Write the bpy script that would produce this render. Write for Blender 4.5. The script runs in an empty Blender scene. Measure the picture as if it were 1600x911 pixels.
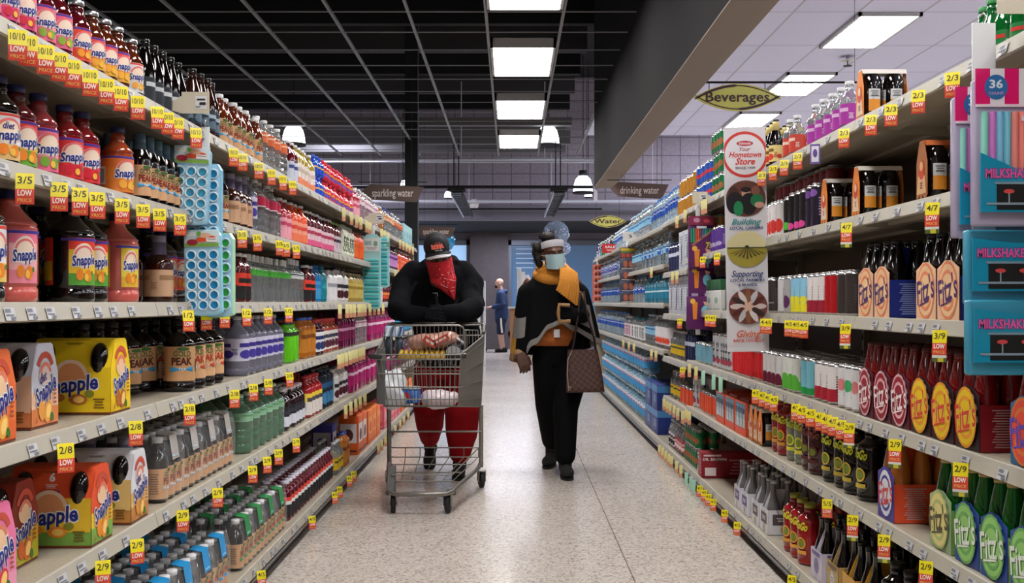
import bpy, bmesh, math, random
from math import sin, cos, pi, radians, sqrt, atan2
from mathutils import Vector, Matrix
random.seed(7)
SC = bpy.context.scene
COL = SC.collection
# ------------------------------------------------------------------ camera
cam_d = bpy.data.cameras.new('camera'); cam = bpy.data.objects.new('camera', cam_d); COL.objects.link(cam)
cam.location = (0, 0, 1.2); cam.rotation_euler = (pi/2, 0, 0)
cam_d.sensor_width = 36; cam_d.lens = 36*1610/1600; cam_d.shift_y = 16.5/1600; cam_d.shift_x = 0.0006
cam_d.clip_start = 0.05; cam_d.clip_end = 200
cam_d.dof.use_dof = False
SC.camera = cam
SC.view_settings.view_transform = 'Standard'; SC.view_settings.look = 'None'
SC.view_settings.exposure = 0.0; SC.view_settings.gamma = 1.0; SC.view_settings.use_curve_mapping = False
# ------------------------------------------------------------------ world: the rest of the store behind the camera
W = bpy.data.worlds.new('store_ambient'); SC.world = W; W.use_nodes = True
W.node_tree.nodes['Background'].inputs[0].default_value = (0.93, 0.96, 1.0, 1)
W.node_tree.nodes['Background'].inputs[1].default_value = 0.16
TROFFER_W = 29.0        # radiance of the aisle troffers
WHITE_TROFFER_W = 23.0
WINDOW_W = 0.75
# troffer positions: (x centre, y near edge, z)
AISLE_LIGHTS = [(0.105, y) for y in (-2.9, -0.5, 1.95, 4.4, 6.82, 9.18, 11.6, 14.03)]
WHITE_LIGHTS = [(x, y) for x in (3.56, 6.1) for y in (-2.9, -0.4, 2.12, 4.64, 7.15, 9.66, 12.18, 14.7)]
def area_lamp(name, x, y, z, sx, sy, power, col=(1, .965, .93)):
    l = bpy.data.lights.new(name, 'AREA'); l.shape = 'RECTANGLE'; l.size = sx; l.size_y = sy
    l.energy = power; l.color = col
    o = bpy.data.objects.new(name, l); COL.objects.link(o); o.location = (x, y, z)
    return o
for (x, y) in ((-5.2, 0), (-5.2, 6), (-5.2, 12)):                    # next aisle's row of ceiling lights
    area_lamp('next_aisle_light', x, y, 3.43, .56, 2.4, 60)
for (x, y, z, e) in ((-3.5, 20, 4.6, 130), (5.2, 19.4, 5.2, 330), (0, 24.5, 2.9, 110), (-5, 24.5, 2.9, 110), (5, 24.5, 2.9, 110)):  # added fill lamps without fixtures, to brighten the far end walls
    area_lamp('front_end_fill', x, y, z, 1.2, 1.2, e, (.84, .86, 1.0))

# ------------------------------------------------------------------ materials
MATS = {}
def mat(name, col, rough=.5, metal=0, spec=.5, coat=0, trans=0, ior=1.45, alpha=1, emit=None, es=0, noise=0, nscale=20, bump=0, sheen=0):
    m = bpy.data.materials.new(name); m.use_nodes = True
    nt = m.node_tree; b = nt.nodes['Principled BSDF']
    c = tuple(col) + (1,)
    b.inputs['Base Color'].default_value = c
    b.inputs['Roughness'].default_value = rough; b.inputs['Metallic'].default_value = metal
    b.inputs['Specular IOR Level'].default_value = spec
    b.inputs['Coat Weight'].default_value = coat; b.inputs['Coat Roughness'].default_value = .05
    b.inputs['Transmission Weight'].default_value = trans; b.inputs['IOR'].default_value = ior
    b.inputs['Alpha'].default_value = alpha
    b.inputs['Sheen Weight'].default_value = sheen
    if emit:
        b.inputs['Emission Color'].default_value = tuple(emit)+(1,); b.inputs['Emission Strength'].default_value = es
    if noise or bump:
        tc = nt.nodes.new('ShaderNodeTexCoord'); nz = nt.nodes.new('ShaderNodeTexNoise')
        nz.inputs['Scale'].default_value = nscale; nz.inputs['Detail'].default_value = 4
        nt.links.new(tc.outputs['Object'], nz.inputs['Vector'])
        if noise:
            mx = nt.nodes.new('ShaderNodeMix'); mx.data_type = 'RGBA'
            mx.inputs[6].default_value = tuple(max(0, x*(1-noise)) for x in col)+(1,)
            mx.inputs[7].default_value = tuple(min(1, x*(1+noise)) for x in col)+(1,)
            nt.links.new(nz.outputs['Fac'], mx.inputs[0]); nt.links.new(mx.outputs[2], b.inputs['Base Color'])
        if bump:
            bp = nt.nodes.new('ShaderNodeBump'); bp.inputs['Strength'].default_value = bump; bp.inputs['Distance'].default_value = .01
            nt.links.new(nz.outputs['Fac'], bp.inputs['Height']); nt.links.new(bp.outputs['Normal'], b.inputs['Normal'])
    MATS[name] = m
    return m
def srgb(h):
    h = h.lstrip('#'); r = [int(h[i:i+2], 16)/255 for i in (0, 2, 4)]
    return tuple(x/12.92 if x <= .04045 else ((x+.055)/1.055)**2.4 for x in r)
_pc = {}
def P(h, rough=.45, coat=.0):          # printed or moulded flat colour
    k = (h, rough, coat)
    if k not in _pc:
        _pc[k] = mat('print_'+h.strip('#')+('' if rough == .45 else '_r%d' % (rough*100))+('_c' if coat else ''), srgb(h), rough, coat=coat)
    return _pc[k]
def liquid(h, tr=.0, rough=.08):
    k = ('L', h, tr)
    if k not in _pc:
        _pc[k] = mat('drink_'+h.strip('#'), srgb(h), rough, coat=.6, trans=tr, ior=1.38, spec=.6)
    return _pc[k]
M_shelf = mat('shelf_enamel', srgb('#aaa190'), .38, noise=.04, nscale=6)
M_rail = mat('price_rail_plastic', srgb('#b0ab9e'), .5)
M_kick = mat('kick_plate_dark', srgb('#3a3533'), .6)
M_peg = mat('back_panel_enamel', srgb('#6e6252'), .55, noise=.05)
M_steel = mat('cart_steel', srgb('#8d8a84'), .38, metal=.6, noise=.1, nscale=30)
M_greyplastic = mat('cart_grey_plastic', srgb('#5b5a59'), .45)
M_rubber = mat('wheel_rubber', srgb('#1b1b1d'), .6)
M_black = mat('matte_black', srgb('#101012'), .7)
M_dark = mat('dark_opening', srgb('#0b0b0d'), .8)
M_film = mat('clear_wrap', (.95, .97, 1), .12, trans=.0, alpha=.10, spec=.9)
M_clear = mat('clear_pet', (.82, .86, .88), .06, trans=.88, ior=1.33, spec=.7)
M_water = mat('water_blue_pet', srgb('#cfe6f5'), .06, trans=.7, ior=1.33, spec=.7)
M_glassgreen = mat('green_glass', srgb('#12682f'), .05, trans=.35, ior=1.4, coat=.5)
M_white = mat('white_card', srgb('#e9e8e6'), .5)
M_alu = mat('can_aluminium', srgb('#c4c4c6'), .25, metal=.9)

# ------------------------------------------------------------------ mesh builder
class MB:
    def __init__(s): s.v = []; s.f = []; s.m = []; s.sm = []; s.mats = []
    def mi(s, m):
        if m not in s.mats: s.mats.append(m)
        return s.mats.index(m)
    def add(s, vs, fs, m, smooth=False):
        b = len(s.v); s.v += [tuple(v) for v in vs]; k = s.mi(m)
        for f in fs:
            s.f.append(tuple(b+i for i in f)); s.m.append(k); s.sm.append(smooth)
        return s
    def box(s, x0, x1, y0, y1, z0, z1, m):
        v = [(x0, y0, z0), (x1, y0, z0), (x1, y1, z0), (x0, y1, z0), (x0, y0, z1), (x1, y0, z1), (x1, y1, z1), (x0, y1, z1)]
        return s.add(v, [(0, 3, 2, 1), (4, 5, 6, 7), (0, 1, 5, 4), (1, 2, 6, 5), (2, 3, 7, 6), (3, 0, 4, 7)], m)
    def rbox(s, x0, x1, y0, y1, z0, z1, m, r=.006):     # chamfered box
        bm = bmesh.new(); bmesh.ops.create_cube(bm, size=1)
        for v in bm.verts: v.co = ((x0+x1)/2+v.co.x*(x1-x0), (y0+y1)/2+v.co.y*(y1-y0), (z0+z1)/2+v.co.z*(z1-z0))
        bmesh.ops.bevel(bm, geom=bm.edges[:], offset=r, segments=2, affect='EDGES', profile=.6)
        bm.verts.index_update(); s.add([v.co[:] for v in bm.verts], [[v.index for v in f.verts] for f in bm.faces], m, True); bm.free()
        return s
    def prism(s, poly, axis, a, b, m, smooth=False):     # poly list of 2D pts, extruded along axis from a to b
        n = len(poly)
        def P3(p, t):
            return {'x': (t, p[0], p[1]), 'y': (p[0], t, p[1]), 'z': (p[0], p[1], t)}[axis]
        v = [P3(p, a) for p in poly]+[P3(p, b) for p in poly]
        f = [tuple(range(n-1, -1, -1)), tuple(range(n, 2*n))]
        s.add(v, f, m)
        return s.add(v, [(i, (i+1) % n, n+(i+1) % n, n+i) for i in range(n)], m, smooth)
    def lathe(s, prof, m, seg=20, c=(0, 0, 0), smooth=True, sq=0, squash=1, cap=True):   # prof [(r,z)], sq 0..1 makes it squarish
        n = len(prof); v = []
        for r, z in prof:
            for i in range(seg):
                a = 2*pi*i/seg
                k = 1.0
                if sq: k = 1+sq*(1/max(abs(cos(a)), abs(sin(a)))-1)
                v.append((c[0]+r*k*cos(a), c[1]+r*k*sin(a)*squash, c[2]+z))
        f = []
        for j in range(n-1):
            for i in range(seg):
                i2 = (i+1) % seg
                f.append((j*seg+i, j*seg+i2, (j+1)*seg+i2, (j+1)*seg+i))
        s.add(v, f, m, smooth)
        if cap:
            b = len(s.v)-len(v)
            k = s.mi(m)
            s.f.append(tuple(b+i for i in range(seg-1, -1, -1))); s.m.append(k); s.sm.append(False)
            s.f.append(tuple(b+(n-1)*seg+i for i in range(seg))); s.m.append(k); s.sm.append(False)
        return s
    def ell(s, c, r, m, seg=14, rings=9, rot=None):
        v = []; f = []
        for j in range(rings+1):
            t = pi*j/rings
            for i in range(seg):
                a = 2*pi*i/seg
                p = Vector((r[0]*sin(t)*cos(a), r[1]*sin(t)*sin(a), r[2]*cos(t)))
                if rot: p = rot @ p
                v.append((c[0]+p.x, c[1]+p.y, c[2]+p.z))
        for j in range(rings):
            for i in range(seg):
                i2 = (i+1) % seg
                f.append((j*seg+i, (j+1)*seg+i, (j+1)*seg+i2, j*seg+i2))
        return s.add(v, f, m, True)
    def tube(s, pts, r, m, seg=8, closed=False):
        pts = [Vector(p) for p in pts]; n = len(pts)
        rr = r if isinstance(r, (list, tuple)) else [r]*n
        v = []; f = []; up = None
        for i, p in enumerate(pts):
            if closed: d = pts[(i+1) % n]-pts[i-1]
            else: d = pts[min(i+1, n-1)]-pts[max(i-1, 0)]
            if d.length < 1e-9: d = Vector((0, 0, 1))
            d.normalize()
            if up is None:
                up = Vector((0, 0, 1)) if abs(d.z) < .9 else Vector((1, 0, 0))
            x = d.cross(up)
            if x.length < 1e-4: x = d.cross(Vector((1, 0.1, 0)))
            x.normalize(); y = x.cross(d).normalized(); up = y
            for k in range(seg):
                a = 2*pi*k/seg
                q = p+x*(rr[i]*cos(a))+y*(rr[i]*sin(a)); v.append(q[:])
        m_ = n if closed else n-1
        for i in range(m_):
            j = (i+1) % n
            for k in range(seg):
                k2 = (k+1) % seg
                f.append((i*seg+k, i*seg+k2, j*seg+k2, j*seg+k))
        s.add(v, f, m, True)
        if not closed:
            s.add(v[:seg], [tuple(range(seg))], m); s.add(v[-seg:], [tuple(range(seg-1, -1, -1))], m)
        return s
    def sheet(s, grid, m, th=0, smooth=True):            # grid of points rows x cols
        R = len(grid); C_ = len(grid[0]); v = [p for row in grid for p in row]
        f = [(j*C_+i, j*C_+i+1, (j+1)*C_+i+1, (j+1)*C_+i) for j in range(R-1) for i in range(C_-1)]
        return s.add(v, f, m, smooth)
    def mesh(s, name):
        me = bpy.data.meshes.new(name); me.from_pydata(s.v, [], s.f)
        for m in s.mats: me.materials.append(m)
        me.polygons.foreach_set('material_index', s.m); me.polygons.foreach_set('use_smooth', s.sm); me.update()
        return me
    def build(s, name, parent=None, loc=None):
        o = bpy.data.objects.new(name, s.mesh(name)); COL.objects.link(o)
        if parent: o.parent = parent
        if loc: o.location = loc
        return o
def empty(name, loc=(0, 0, 0), rz=0):
    o = bpy.data.objects.new(name, None); COL.objects.link(o); o.location = loc; o.rotation_euler = (0, 0, rz)
    o.empty_display_size = .05
    return o
def tag(o, label, cat, group=None):
    o['label'] = label; o['category'] = cat
    if group: o['group'] = group
    return o
def structure(o): o['kind'] = 'structure'; return o
def copy_tree(o, kids, parent=None):
    c = o.copy(); COL.objects.link(c); c.parent = parent
    for ch in kids.get(o.name, ()): copy_tree(ch, kids, c)
    return c
def apply_mods(o):
    dg = bpy.context.evaluated_depsgraph_get(); dg.update()
    me = bpy.data.meshes.new_from_object(o.evaluated_get(dg)); old = o.data
    o.modifiers.clear(); o.data = me
    return o
def remesh(o, vox=.01, smooth=4, fac=.5):
    a = o.modifiers.new('r', 'REMESH'); a.mode = 'VOXEL'; a.voxel_size = vox; a.use_smooth_shade = True
    if smooth:
        b = o.modifiers.new('s', 'SMOOTH'); b.iterations = smooth; b.factor = fac
    return apply_mods(o)
# ------------------------------------------------------------------ lettering
_tx = {}
def text_geo(txt, bold=0.0, shear=0.0, spacing=1.0, sub=.25):
    k = (txt, bold, shear, spacing)
    if k in _tx: return _tx[k]
    c = bpy.data.curves.new('t', 'FONT'); c.body = txt; c.size = 1; c.offset = bold; c.shear = shear; c.space_character = spacing
    c.resolution_u = 2; c.align_x = 'CENTER'; c.align_y = 'CENTER'; c.fill_mode = 'FRONT'
    o = bpy.data.objects.new('t', c); COL.objects.link(o)
    dg = bpy.context.evaluated_depsgraph_get(); dg.update()
    me = bpy.data.meshes.new_from_object(o.evaluated_get(dg))
    bm = bmesh.new(); bm.from_mesh(me)
    bmesh.ops.triangulate(bm, faces=bm.faces[:])
    for _ in range(3):
        es = [e for e in bm.edges if e.calc_length() > sub]
        if not es: break
        bmesh.ops.subdivide_edges(bm, edges=es, cuts=1)
        bmesh.ops.triangulate(bm, faces=[f for f in bm.faces if len(f.verts) > 3])
    bm.verts.index_update()
    vs = [(v.co.x, v.co.y) for v in bm.verts]; fs = [tuple(v.index for v in f.verts) for f in bm.faces]
    bm.free(); bpy.data.objects.remove(o); bpy.data.curves.remove(c); bpy.data.meshes.remove(me)
    if vs:
        xs = [a for a, _ in vs]; ys = [b for _, b in vs]
        cx = (min(xs)+max(xs))/2; w = max(xs)-min(xs)
    else: cx = 0; w = 1
    _tx[k] = ([(a-cx, b) for a, b in vs], fs, w)
    return _tx[k]
# print items on a surface. mapf(u,v,layer)->xyz ; u to the viewer's right, v up
class Print:
    def __init__(s, mb, mapf, step=.006, curved=True): s.mb = mb; s.f = mapf; s.step = step; s.curved = curved; s.L = 0
    def rect(s, u0, v0, u1, v1, m, lay=None):
        s.L += 1; L = s.L if lay is None else lay
        n = max(1, int(math.ceil(abs(u1-u0)/s.step))) if s.curved else 1
        vs = []; fs = []
        for i in range(n+1):
            u = u0+(u1-u0)*i/n
            vs += [s.f(u, v0, L), s.f(u, v1, L)]
        for i in range(n): fs.append((2*i, 2*i+2, 2*i+3, 2*i+1))
        s.mb.add(vs, fs, m, s.curved); return s
    def poly(s, pts, m, smooth=None):                    # convex-ish polygon as a fan around its centre
        s.L += 1; c = (sum(p[0] for p in pts)/len(pts), sum(p[1] for p in pts)/len(pts)); n = len(pts)
        rings = 3 if s.curved else 1
        vs = [s.f(c[0], c[1], s.L)]
        for r in range(1, rings+1):
            t = r/rings
            vs += [s.f(c[0]+(p[0]-c[0])*t, c[1]+(p[1]-c[1])*t, s.L) for p in pts]
        fs = [(0, 1+i, 1+(i+1) % n) for i in range(n)]
        for r in range(rings-1):
            a = 1+r*n; b = a+n
            fs += [(a+i, b+i, b+(i+1) % n, a+(i+1) % n) for i in range(n)]
        s.mb.add(vs, fs, m, s.curved); return s
    def oval(s, cu, cv, ru, rv, m, seg=20, rot=0):
        pts = []
        for i in range(seg):
            a = 2*pi*i/seg; x = ru*cos(a); y = rv*sin(a)
            pts.append((cu+x*cos(rot)-y*sin(rot), cv+x*sin(rot)+y*cos(rot)))
        return s.poly(pts, m)
    def ring(s, cu, cv, ro, ri, m, seg=24, sy=1, a0=0, a1=2*pi):
        s.L += 1; vs = []
        for i in range(seg+1):
            a = a0+(a1-a0)*i/seg
            vs += [s.f(cu+ri*cos(a), cv+ri*sin(a)*sy, s.L), s.f(cu+ro*cos(a), cv+ro*sin(a)*sy, s.L)]
        s.mb.add(vs, [(2*i, 2*i+1, 2*i+3, 2*i+2) for i in range(seg)], m, s.curved); return s
    def text(s, t, cu, cv, h, m, w=None, bold=.02, shear=0, rot=0, spacing=1.0, outline=None):
        vs, fs, ww = text_geo(t, bold, shear, spacing, .25 if s.curved else 9)
        kx = h if w is None else w/max(ww, .01); ky = h
        if outline:
            vo, fo, _ = text_geo(t, bold+.055, shear, spacing, .25 if s.curved else 9)
            s._t(vo, fo, kx, ky, cu, cv, rot, outline)
        return s._t(vs, fs, kx, ky, cu, cv, rot, m)
    def _t(s, vs, fs, kx, ky, cu, cv, rot, m):
        s.L += 1; out = []
        for a, b in vs:
            x = a*kx; y = b*ky
            out.append(s.f(cu+x*cos(rot)-y*sin(rot), cv+x*sin(rot)+y*cos(rot), s.L))
        s.mb.add(out, fs, m); return s
    def barcode(s, cu, cv, w, h):
        s.rect(cu-w/2, cv-h/2, cu+w/2, cv+h/2, P('#f2f2f2'))
        L = s.L+1; s.L = L; n = 9
        for i in range(n):
            u = cu-w*.42+w*.84*i/n
            s.rect(u, cv-h*.38, u+w*.84/n*(.35+.35*((i*7) % 3)/2), cv+h*.38, P('#2d3b6b' if True else '#111'), lay=L)
        return s
    def lines(s, cu, cv, w, h, n, m, rot=False):         # small print as thin bars
        L = s.L+1; s.L = L
        for i in range(n):
            v = cv+h/2-h*(i+.5)/n
            ww = w*(.72+.28*((i*5+3) % 4)/3)
            s.rect(cu-ww/2, v-h*.22/n, cu+ww/2, v+h*.22/n, m, lay=L)
        return s
def cyl_map(r, z0=0, off=.0006, squash=1, step=.0002):
    # u along the surface to the viewer's right, centre facing local -Y
    def f(u, v, L):
        a = u/r; R = r+off+L*step
        return (R*sin(a), -R*cos(a)*squash, z0+v)
    return f
def flat_map(o, ux, vx, step=.0003):                     # origin, unit u, unit v
    o = Vector(o); ux = Vector(ux); vx = Vector(vx); n = ux.cross(vx).normalized()
    def f(u, v, L):
        p = o+ux*u+vx*v+n*(.0008+L*step); return (p.x, p.y, p.z)
    return f
def XL(px): return 1755/(799-px)       # depth along the left shelf fronts for a photo column
def XR(px): return 1948/(px-799)       # same on the right
# ================================================================== SETTING
def nodes_mat(name, rough):
    m = bpy.data.materials.new(name); m.use_nodes = True; nt = m.node_tree; b = nt.nodes['Principled BSDF']
    b.inputs['Roughness'].default_value = rough; tc = nt.nodes.new('ShaderNodeTexCoord')
    return m, nt, b, tc
def N(nt, t, **kw):
    n = nt.nodes.new('ShaderNode'+t)
    for k, v in kw.items(): setattr(n, k, v)
    return n
def ramp(nt, stops, src):
    r = nt.nodes.new('ShaderNodeValToRGB'); e = r.color_ramp.elements
    while len(e) < len(stops): e.new(.5)
    for i, (p, c) in enumerate(stops): e[i].position = p; e[i].color = tuple(c)+(1,)
    nt.links.new(src, r.inputs[0]); return r
# polished terrazzo floor
m_floor, nt, b, tc = nodes_mat('terrazzo', .13)
v1 = N(nt, 'TexVoronoi'); v1.inputs['Scale'].default_value = 95; nt.links.new(tc.outputs['Object'], v1.inputs['Vector'])
sep = N(nt, 'SeparateColor'); nt.links.new(v1.outputs['Color'], sep.inputs[0])
r1 = ramp(nt, [(0, srgb('#9c9289')), (.10, srgb('#b5aaa0')), (.26, srgb('#cdc3b9')), (.7, srgb('#d3c9bf')), (.9, srgb('#e0d8d0'))], sep.outputs[0])
v2 = N(nt, 'TexVoronoi'); v2.inputs['Scale'].default_value = 150; nt.links.new(tc.outputs['Object'], v2.inputs['Vector'])
sep2 = N(nt, 'SeparateColor'); nt.links.new(v2.outputs['Color'], sep2.inputs[0])
r2 = ramp(nt, [(0, (.22, .19, .17)), (.05, (.3, .27, .25)), (.075, (1, 1, 1)), (1, (1, 1, 1))], sep2.outputs[1])
mx = N(nt, 'Mix', data_type='RGBA', blend_type='MULTIPLY'); mx.inputs[0].default_value = .5
nt.links.new(r1.outputs[0], mx.inputs[6]); nt.links.new(r2.outputs[0], mx.inputs[7])
br = N(nt, 'TexBrick'); br.offset = 0; br.inputs['Scale'].default_value = 1; br.inputs['Brick Width'].default_value = 3.05
br.inputs['Row Height'].default_value = 3.05; br.inputs['Mortar Size'].default_value = .003; br.inputs['Mortar Smooth'].default_value = 0
br.inputs['Color1'].default_value = (1, 1, 1, 1); br.inputs['Color2'].default_value = (1, 1, 1, 1); br.inputs['Mortar'].default_value = (.42, .38, .35, 1)
mp = N(nt, 'Mapping'); mp.inputs['Location'].default_value = (-.53, -.75, 0)
nt.links.new(tc.outputs['Object'], mp.inputs[0]); nt.links.new(mp.outputs[0], br.inputs[0])
mx2 = N(nt, 'Mix', data_type='RGBA', blend_type='MULTIPLY'); mx2.inputs[0].default_value = 1
nt.links.new(mx.outputs[2], mx2.inputs[6]); nt.links.new(br.outputs[0], mx2.inputs[7])
nt.links.new(mx2.outputs[2], b.inputs['Base Color'])
nz = N(nt, 'TexNoise'); nz.inputs['Scale'].default_value = 1.3; nt.links.new(tc.outputs['Object'], nz.inputs['Vector'])
rr = N(nt, 'MapRange'); rr.inputs[3].default_value = .15; rr.inputs[4].default_value = .27
nt.links.new(nz.outputs[0], rr.inputs[0]); nt.links.new(rr.outputs[0], b.inputs['Roughness'])
b.inputs['Specular IOR Level'].default_value = .32
mb = MB(); mb.add([(-14, -6, 0), (14, -6, 0), (14, 27, 0), (-14, 27, 0)], [(0, 1, 2, 3)], m_floor); structure(mb.build('floor'))
# scored block wall
def block_mat(name, c1, c2, mort, w=.41, h=.4):
    m, nt, b, tc = nodes_mat(name, .8)
    mp = N(nt, 'Mapping'); mp.inputs['Rotation'].default_value = (pi/2, 0, 0)
    br = N(nt, 'TexBrick'); br.offset = 0; br.inputs['Scale'].default_value = 1; br.inputs['Brick Width'].default_value = w
    br.inputs['Row Height'].default_value = h; br.inputs['Mortar Size'].default_value = .012
    br.inputs['Color1'].default_value = c1+(1,); br.inputs['Color2'].default_value = c2+(1,); br.inputs['Mortar'].default_value = mort+(1,)
    nt.links.new(tc.outputs['Object'], mp.inputs[0]); nt.links.new(mp.outputs[0], br.inputs[0])
    nz = N(nt, 'TexNoise'); nz.inputs['Scale'].default_value = 18; nt.links.new(tc.outputs['Object'], nz.inputs['Vector'])
    rp = ramp(nt, [(.3, (.82, .82, .82)), (.7, (1, 1, 1))], nz.outputs[0])
    mx = N(nt, 'Mix', data_type='RGBA', blend_type='MULTIPLY'); mx.inputs[0].default_value = 1
    nt.links.new(br.outputs[0], mx.inputs[6]); nt.links.new(rp.outputs[0], mx.inputs[7]); nt.links.new(mx.outputs[2], b.inputs['Base Color'])
    return m
m_block = block_mat('scored_block', srgb('#b3a9b4'), srgb('#aba1ae'), srgb('#7d7482'))
m_slate = mat('entry_slate', srgb('#6d6a72'), .8, noise=.18, nscale=3)
m_brown = mat('column_cladding', srgb('#4d474a'), .75, noise=.22, nscale=7)
m_soffit = mat('soffit_paint', srgb('#77747f'), .7)
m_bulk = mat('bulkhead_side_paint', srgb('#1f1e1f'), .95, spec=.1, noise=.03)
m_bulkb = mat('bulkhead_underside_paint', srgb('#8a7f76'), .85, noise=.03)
m_void = mat('deck_black', srgb('#1c1c1f'), .9)
m_joist = mat('joist_black', srgb('#3c3a3c'), .8)
m_tbar = mat('ceiling_tee_grey', srgb('#858789'), .5)
mb = MB(); mb.box(-14, 14, 22.5, 22.7, 3.28, 6.2, m_block); structure(mb.build('wall_back_upper'))
mb = MB(); mb.box(-14, 14, 22.2, 22.5, 2.97, 3.3, m_soffit); mb.box(-14, 14, 22.5, 26.6, 2.97, 3.1, m_void); structure(mb.build('trim_soffit'))
# entry wall with openings
mb = MB()
for (x0, x1, z0, z1) in ((-14, -4.3, 0, 3), (-4.3, 14, 2.78, 3), (-1.03, -.12, 0, 2.78), (2.75, 14, 0, 2.78), (-.12, 2.75, 0, .35), (-4.3, -1.03, 0, .12)):
    mb.box(x0, x1, 26.4, 26.6, z0, z1, m_slate)
structure(mb.build('wall_back'))
mb = MB(); mb.box(-1.05, -.08, 26.1, 26.4, 0, 2.97, m_brown); structure(mb.build('trim_column_cladding'))
m_frame = mat('window_frame_grey', srgb('#6f7480'), .45, metal=.4)
def window(name, x0, x1, z0, z1, col, e):
    w = structure(empty(name, ((x0+x1)/2, 26.5, z0)))
    g = mat(name+'_daylight', srgb(col), .15, emit=srgb(col), es=e)
    mb = MB(); cx = (x0+x1)/2; hw = (x1-x0)/2; h = z1-z0
    for a, b_ in ((-hw, -hw+.12), (hw-.12, hw)): mb.box(a, b_, -.14, .02, 0, h, m_frame)
    mb.box(-hw, hw, -.14, .02, 0, .1, m_frame); mb.box(-hw, hw, -.14, .02, h-.12, h, m_frame)
    n = int((x1-x0)/1.3)
    for i in range(1, n): mb.box(-hw+i*2*hw/n-.02, -hw+i*2*hw/n+.02, -.1, .02, .1, h-.12, m_frame)
    mb.build('window_frame', w)
    mb = MB(); mb.box(-hw+.1, hw-.1, -.02, 0, .08, h-.1, g); mb.build('pane', w)
    return w
window('window_1', -4.3, -1.03, .12, 2.78, '#9fc4ec', WINDOW_W)
w2 = window('window_2', -.12, 2.75, .35, 2.78, '#4f6c8c', WINDOW_W*.3)
mb = MB()
for i in range(5): mb.box(-1.2, -.75, -.03, -.022, 1.72+i*.12, 1.745+i*.12, P('#a9bccf'))
mb.build('window_lettering', w2)
# side walls far off (other aisles)
mb = MB(); mb.box(-14.2, -14, -6, 26.6, 0, 6.2, m_slate); structure(mb.build('wall_left'))
mb = MB(); mb.box(14, 14.2, -6, 26.6, 0, 6.2, m_block); structure(mb.build('wall_right'))
# black deck and joists above the open grid
mb = MB(); mb.box(-14, 1.2, -6, 22.5, 6.1, 6.25, m_void); mb.box(1.2, 14, 12, 22.5, 6.1, 6.25, m_void); structure(mb.build('ceiling_deck'))
mb = MB()
for i in range(16):
    y = -3+i*1.55; mb.box(-14, 1.15, y, y+.14, 5.0, 5.5, m_void if i % 2 else m_joist)
structure(mb.build('ceiling_joists'))
m_duct = mat('beam_grey', srgb('#6a686b'), .6)
mb = MB()
mb.box(-14, 1.0, 17.0, 17.15, 4.12, 4.25, m_duct); mb.box(-14, 1.1, 19.2, 19.35, 4.15, 4.4, m_duct)
mb.box(-14, 1.1, 20.9, 21.2, 4.25, 4.9, m_duct)
mb.box(-8, .9, 8.3, 8.5, 4.1, 4.25, m_joist); mb.box(-8, .9, 5.5, 6.1, 4.3, 4.6, m_joist)
structure(mb.build('ceiling_beams'))
m_pipe = mat('pipe_white', srgb('#cfd0dc'), .35)
m_pipeb = mat('pipe_black', srgb('#1d1d20'), .5)
def pipe(y, z, x0, x1, r, m, hang=()):
    mb = MB(); mb.tube([(x0, y, z), (x1, y, z)], r, m, 8)
    for x in hang: mb.tube([(x, y, z), (x, y, z+1.4)], .008, m, 5)
    return mb.build('ceiling_pipe')
for i, a in enumerate(((18.5, 3.76, -9, 1.55, .025, m_pipe, (-.9, .6)), (21.9, 3.34, -9, 9, .035, m_pipe, (-3, -.9, .85, 3)), (19, 3.32, -5.2, 1.5, .03, m_pipeb, (-4, -2)),
          (20.5, 3.05, -3, 1.8, .02, m_pipeb, ()), (20, 3.92, -9, 1.6, .02, m_pipe, ()))):
    structure(pipe(*a))
# open dark tee grid, 0.61 m squares
mb = MB(); xs = [1.02-.61*k for k in range(12)]; ys = [16.0-.61*k for k in range(31)]
for x in xs: mb.box(x-.012, x+.012, ys[-1], 16, 3.47, 3.49, m_tbar)
for y in ys: mb.box(xs[-1], 1.02, y-.007, y+.007, 3.47, 3.478, m_tbar)
structure(mb.build('ceiling_grid'))
# bulkhead beside the white ceiling
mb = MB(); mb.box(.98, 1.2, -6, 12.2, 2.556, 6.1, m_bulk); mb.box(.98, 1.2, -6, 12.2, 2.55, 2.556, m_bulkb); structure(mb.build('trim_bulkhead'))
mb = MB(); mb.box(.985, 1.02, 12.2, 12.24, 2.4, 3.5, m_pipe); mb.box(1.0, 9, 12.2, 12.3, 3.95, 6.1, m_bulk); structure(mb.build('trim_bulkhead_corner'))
# white lay-in ceiling
m_tile, nt, b, tc = nodes_mat('ceiling_tile', .85)
br = N(nt, 'TexBrick'); br.offset = 0; br.inputs['Scale'].default_value = 1; br.inputs['Brick Width'].default_value = .61
br.inputs['Row Height'].default_value = 1.26; br.inputs['Mortar Size'].default_value = .012
br.inputs['Color1'].default_value = srgb('#e4e6ff')+(1,); br.inputs['Color2'].default_value = srgb('#e0e2fc')+(1,); br.inputs['Mortar'].default_value = srgb('#bcbccb')+(1,)
mp = N(nt, 'Mapping'); mp.inputs['Location'].default_value = (-3.255, -9.66, 0)
nt.links.new(tc.outputs['Object'], mp.inputs[0]); nt.links.new(mp.outputs[0], br.inputs[0])
nz = N(nt, 'TexNoise'); nz.inputs['Scale'].default_value = 260; nt.links.new(tc.outputs['Object'], nz.inputs['Vector'])
rp = ramp(nt, [(.35, (.9, .9, .9)), (.6, (1, 1, 1))], nz.outputs[0])
mx = N(nt, 'Mix', data_type='RGBA', blend_type='MULTIPLY'); mx.inputs[0].default_value = 1
nt.links.new(br.outputs[0], mx.inputs[6]); nt.links.new(rp.outputs[0], mx.inputs[7]); nt.links.new(mx.outputs[2], b.inputs['Base Color'])
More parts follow.
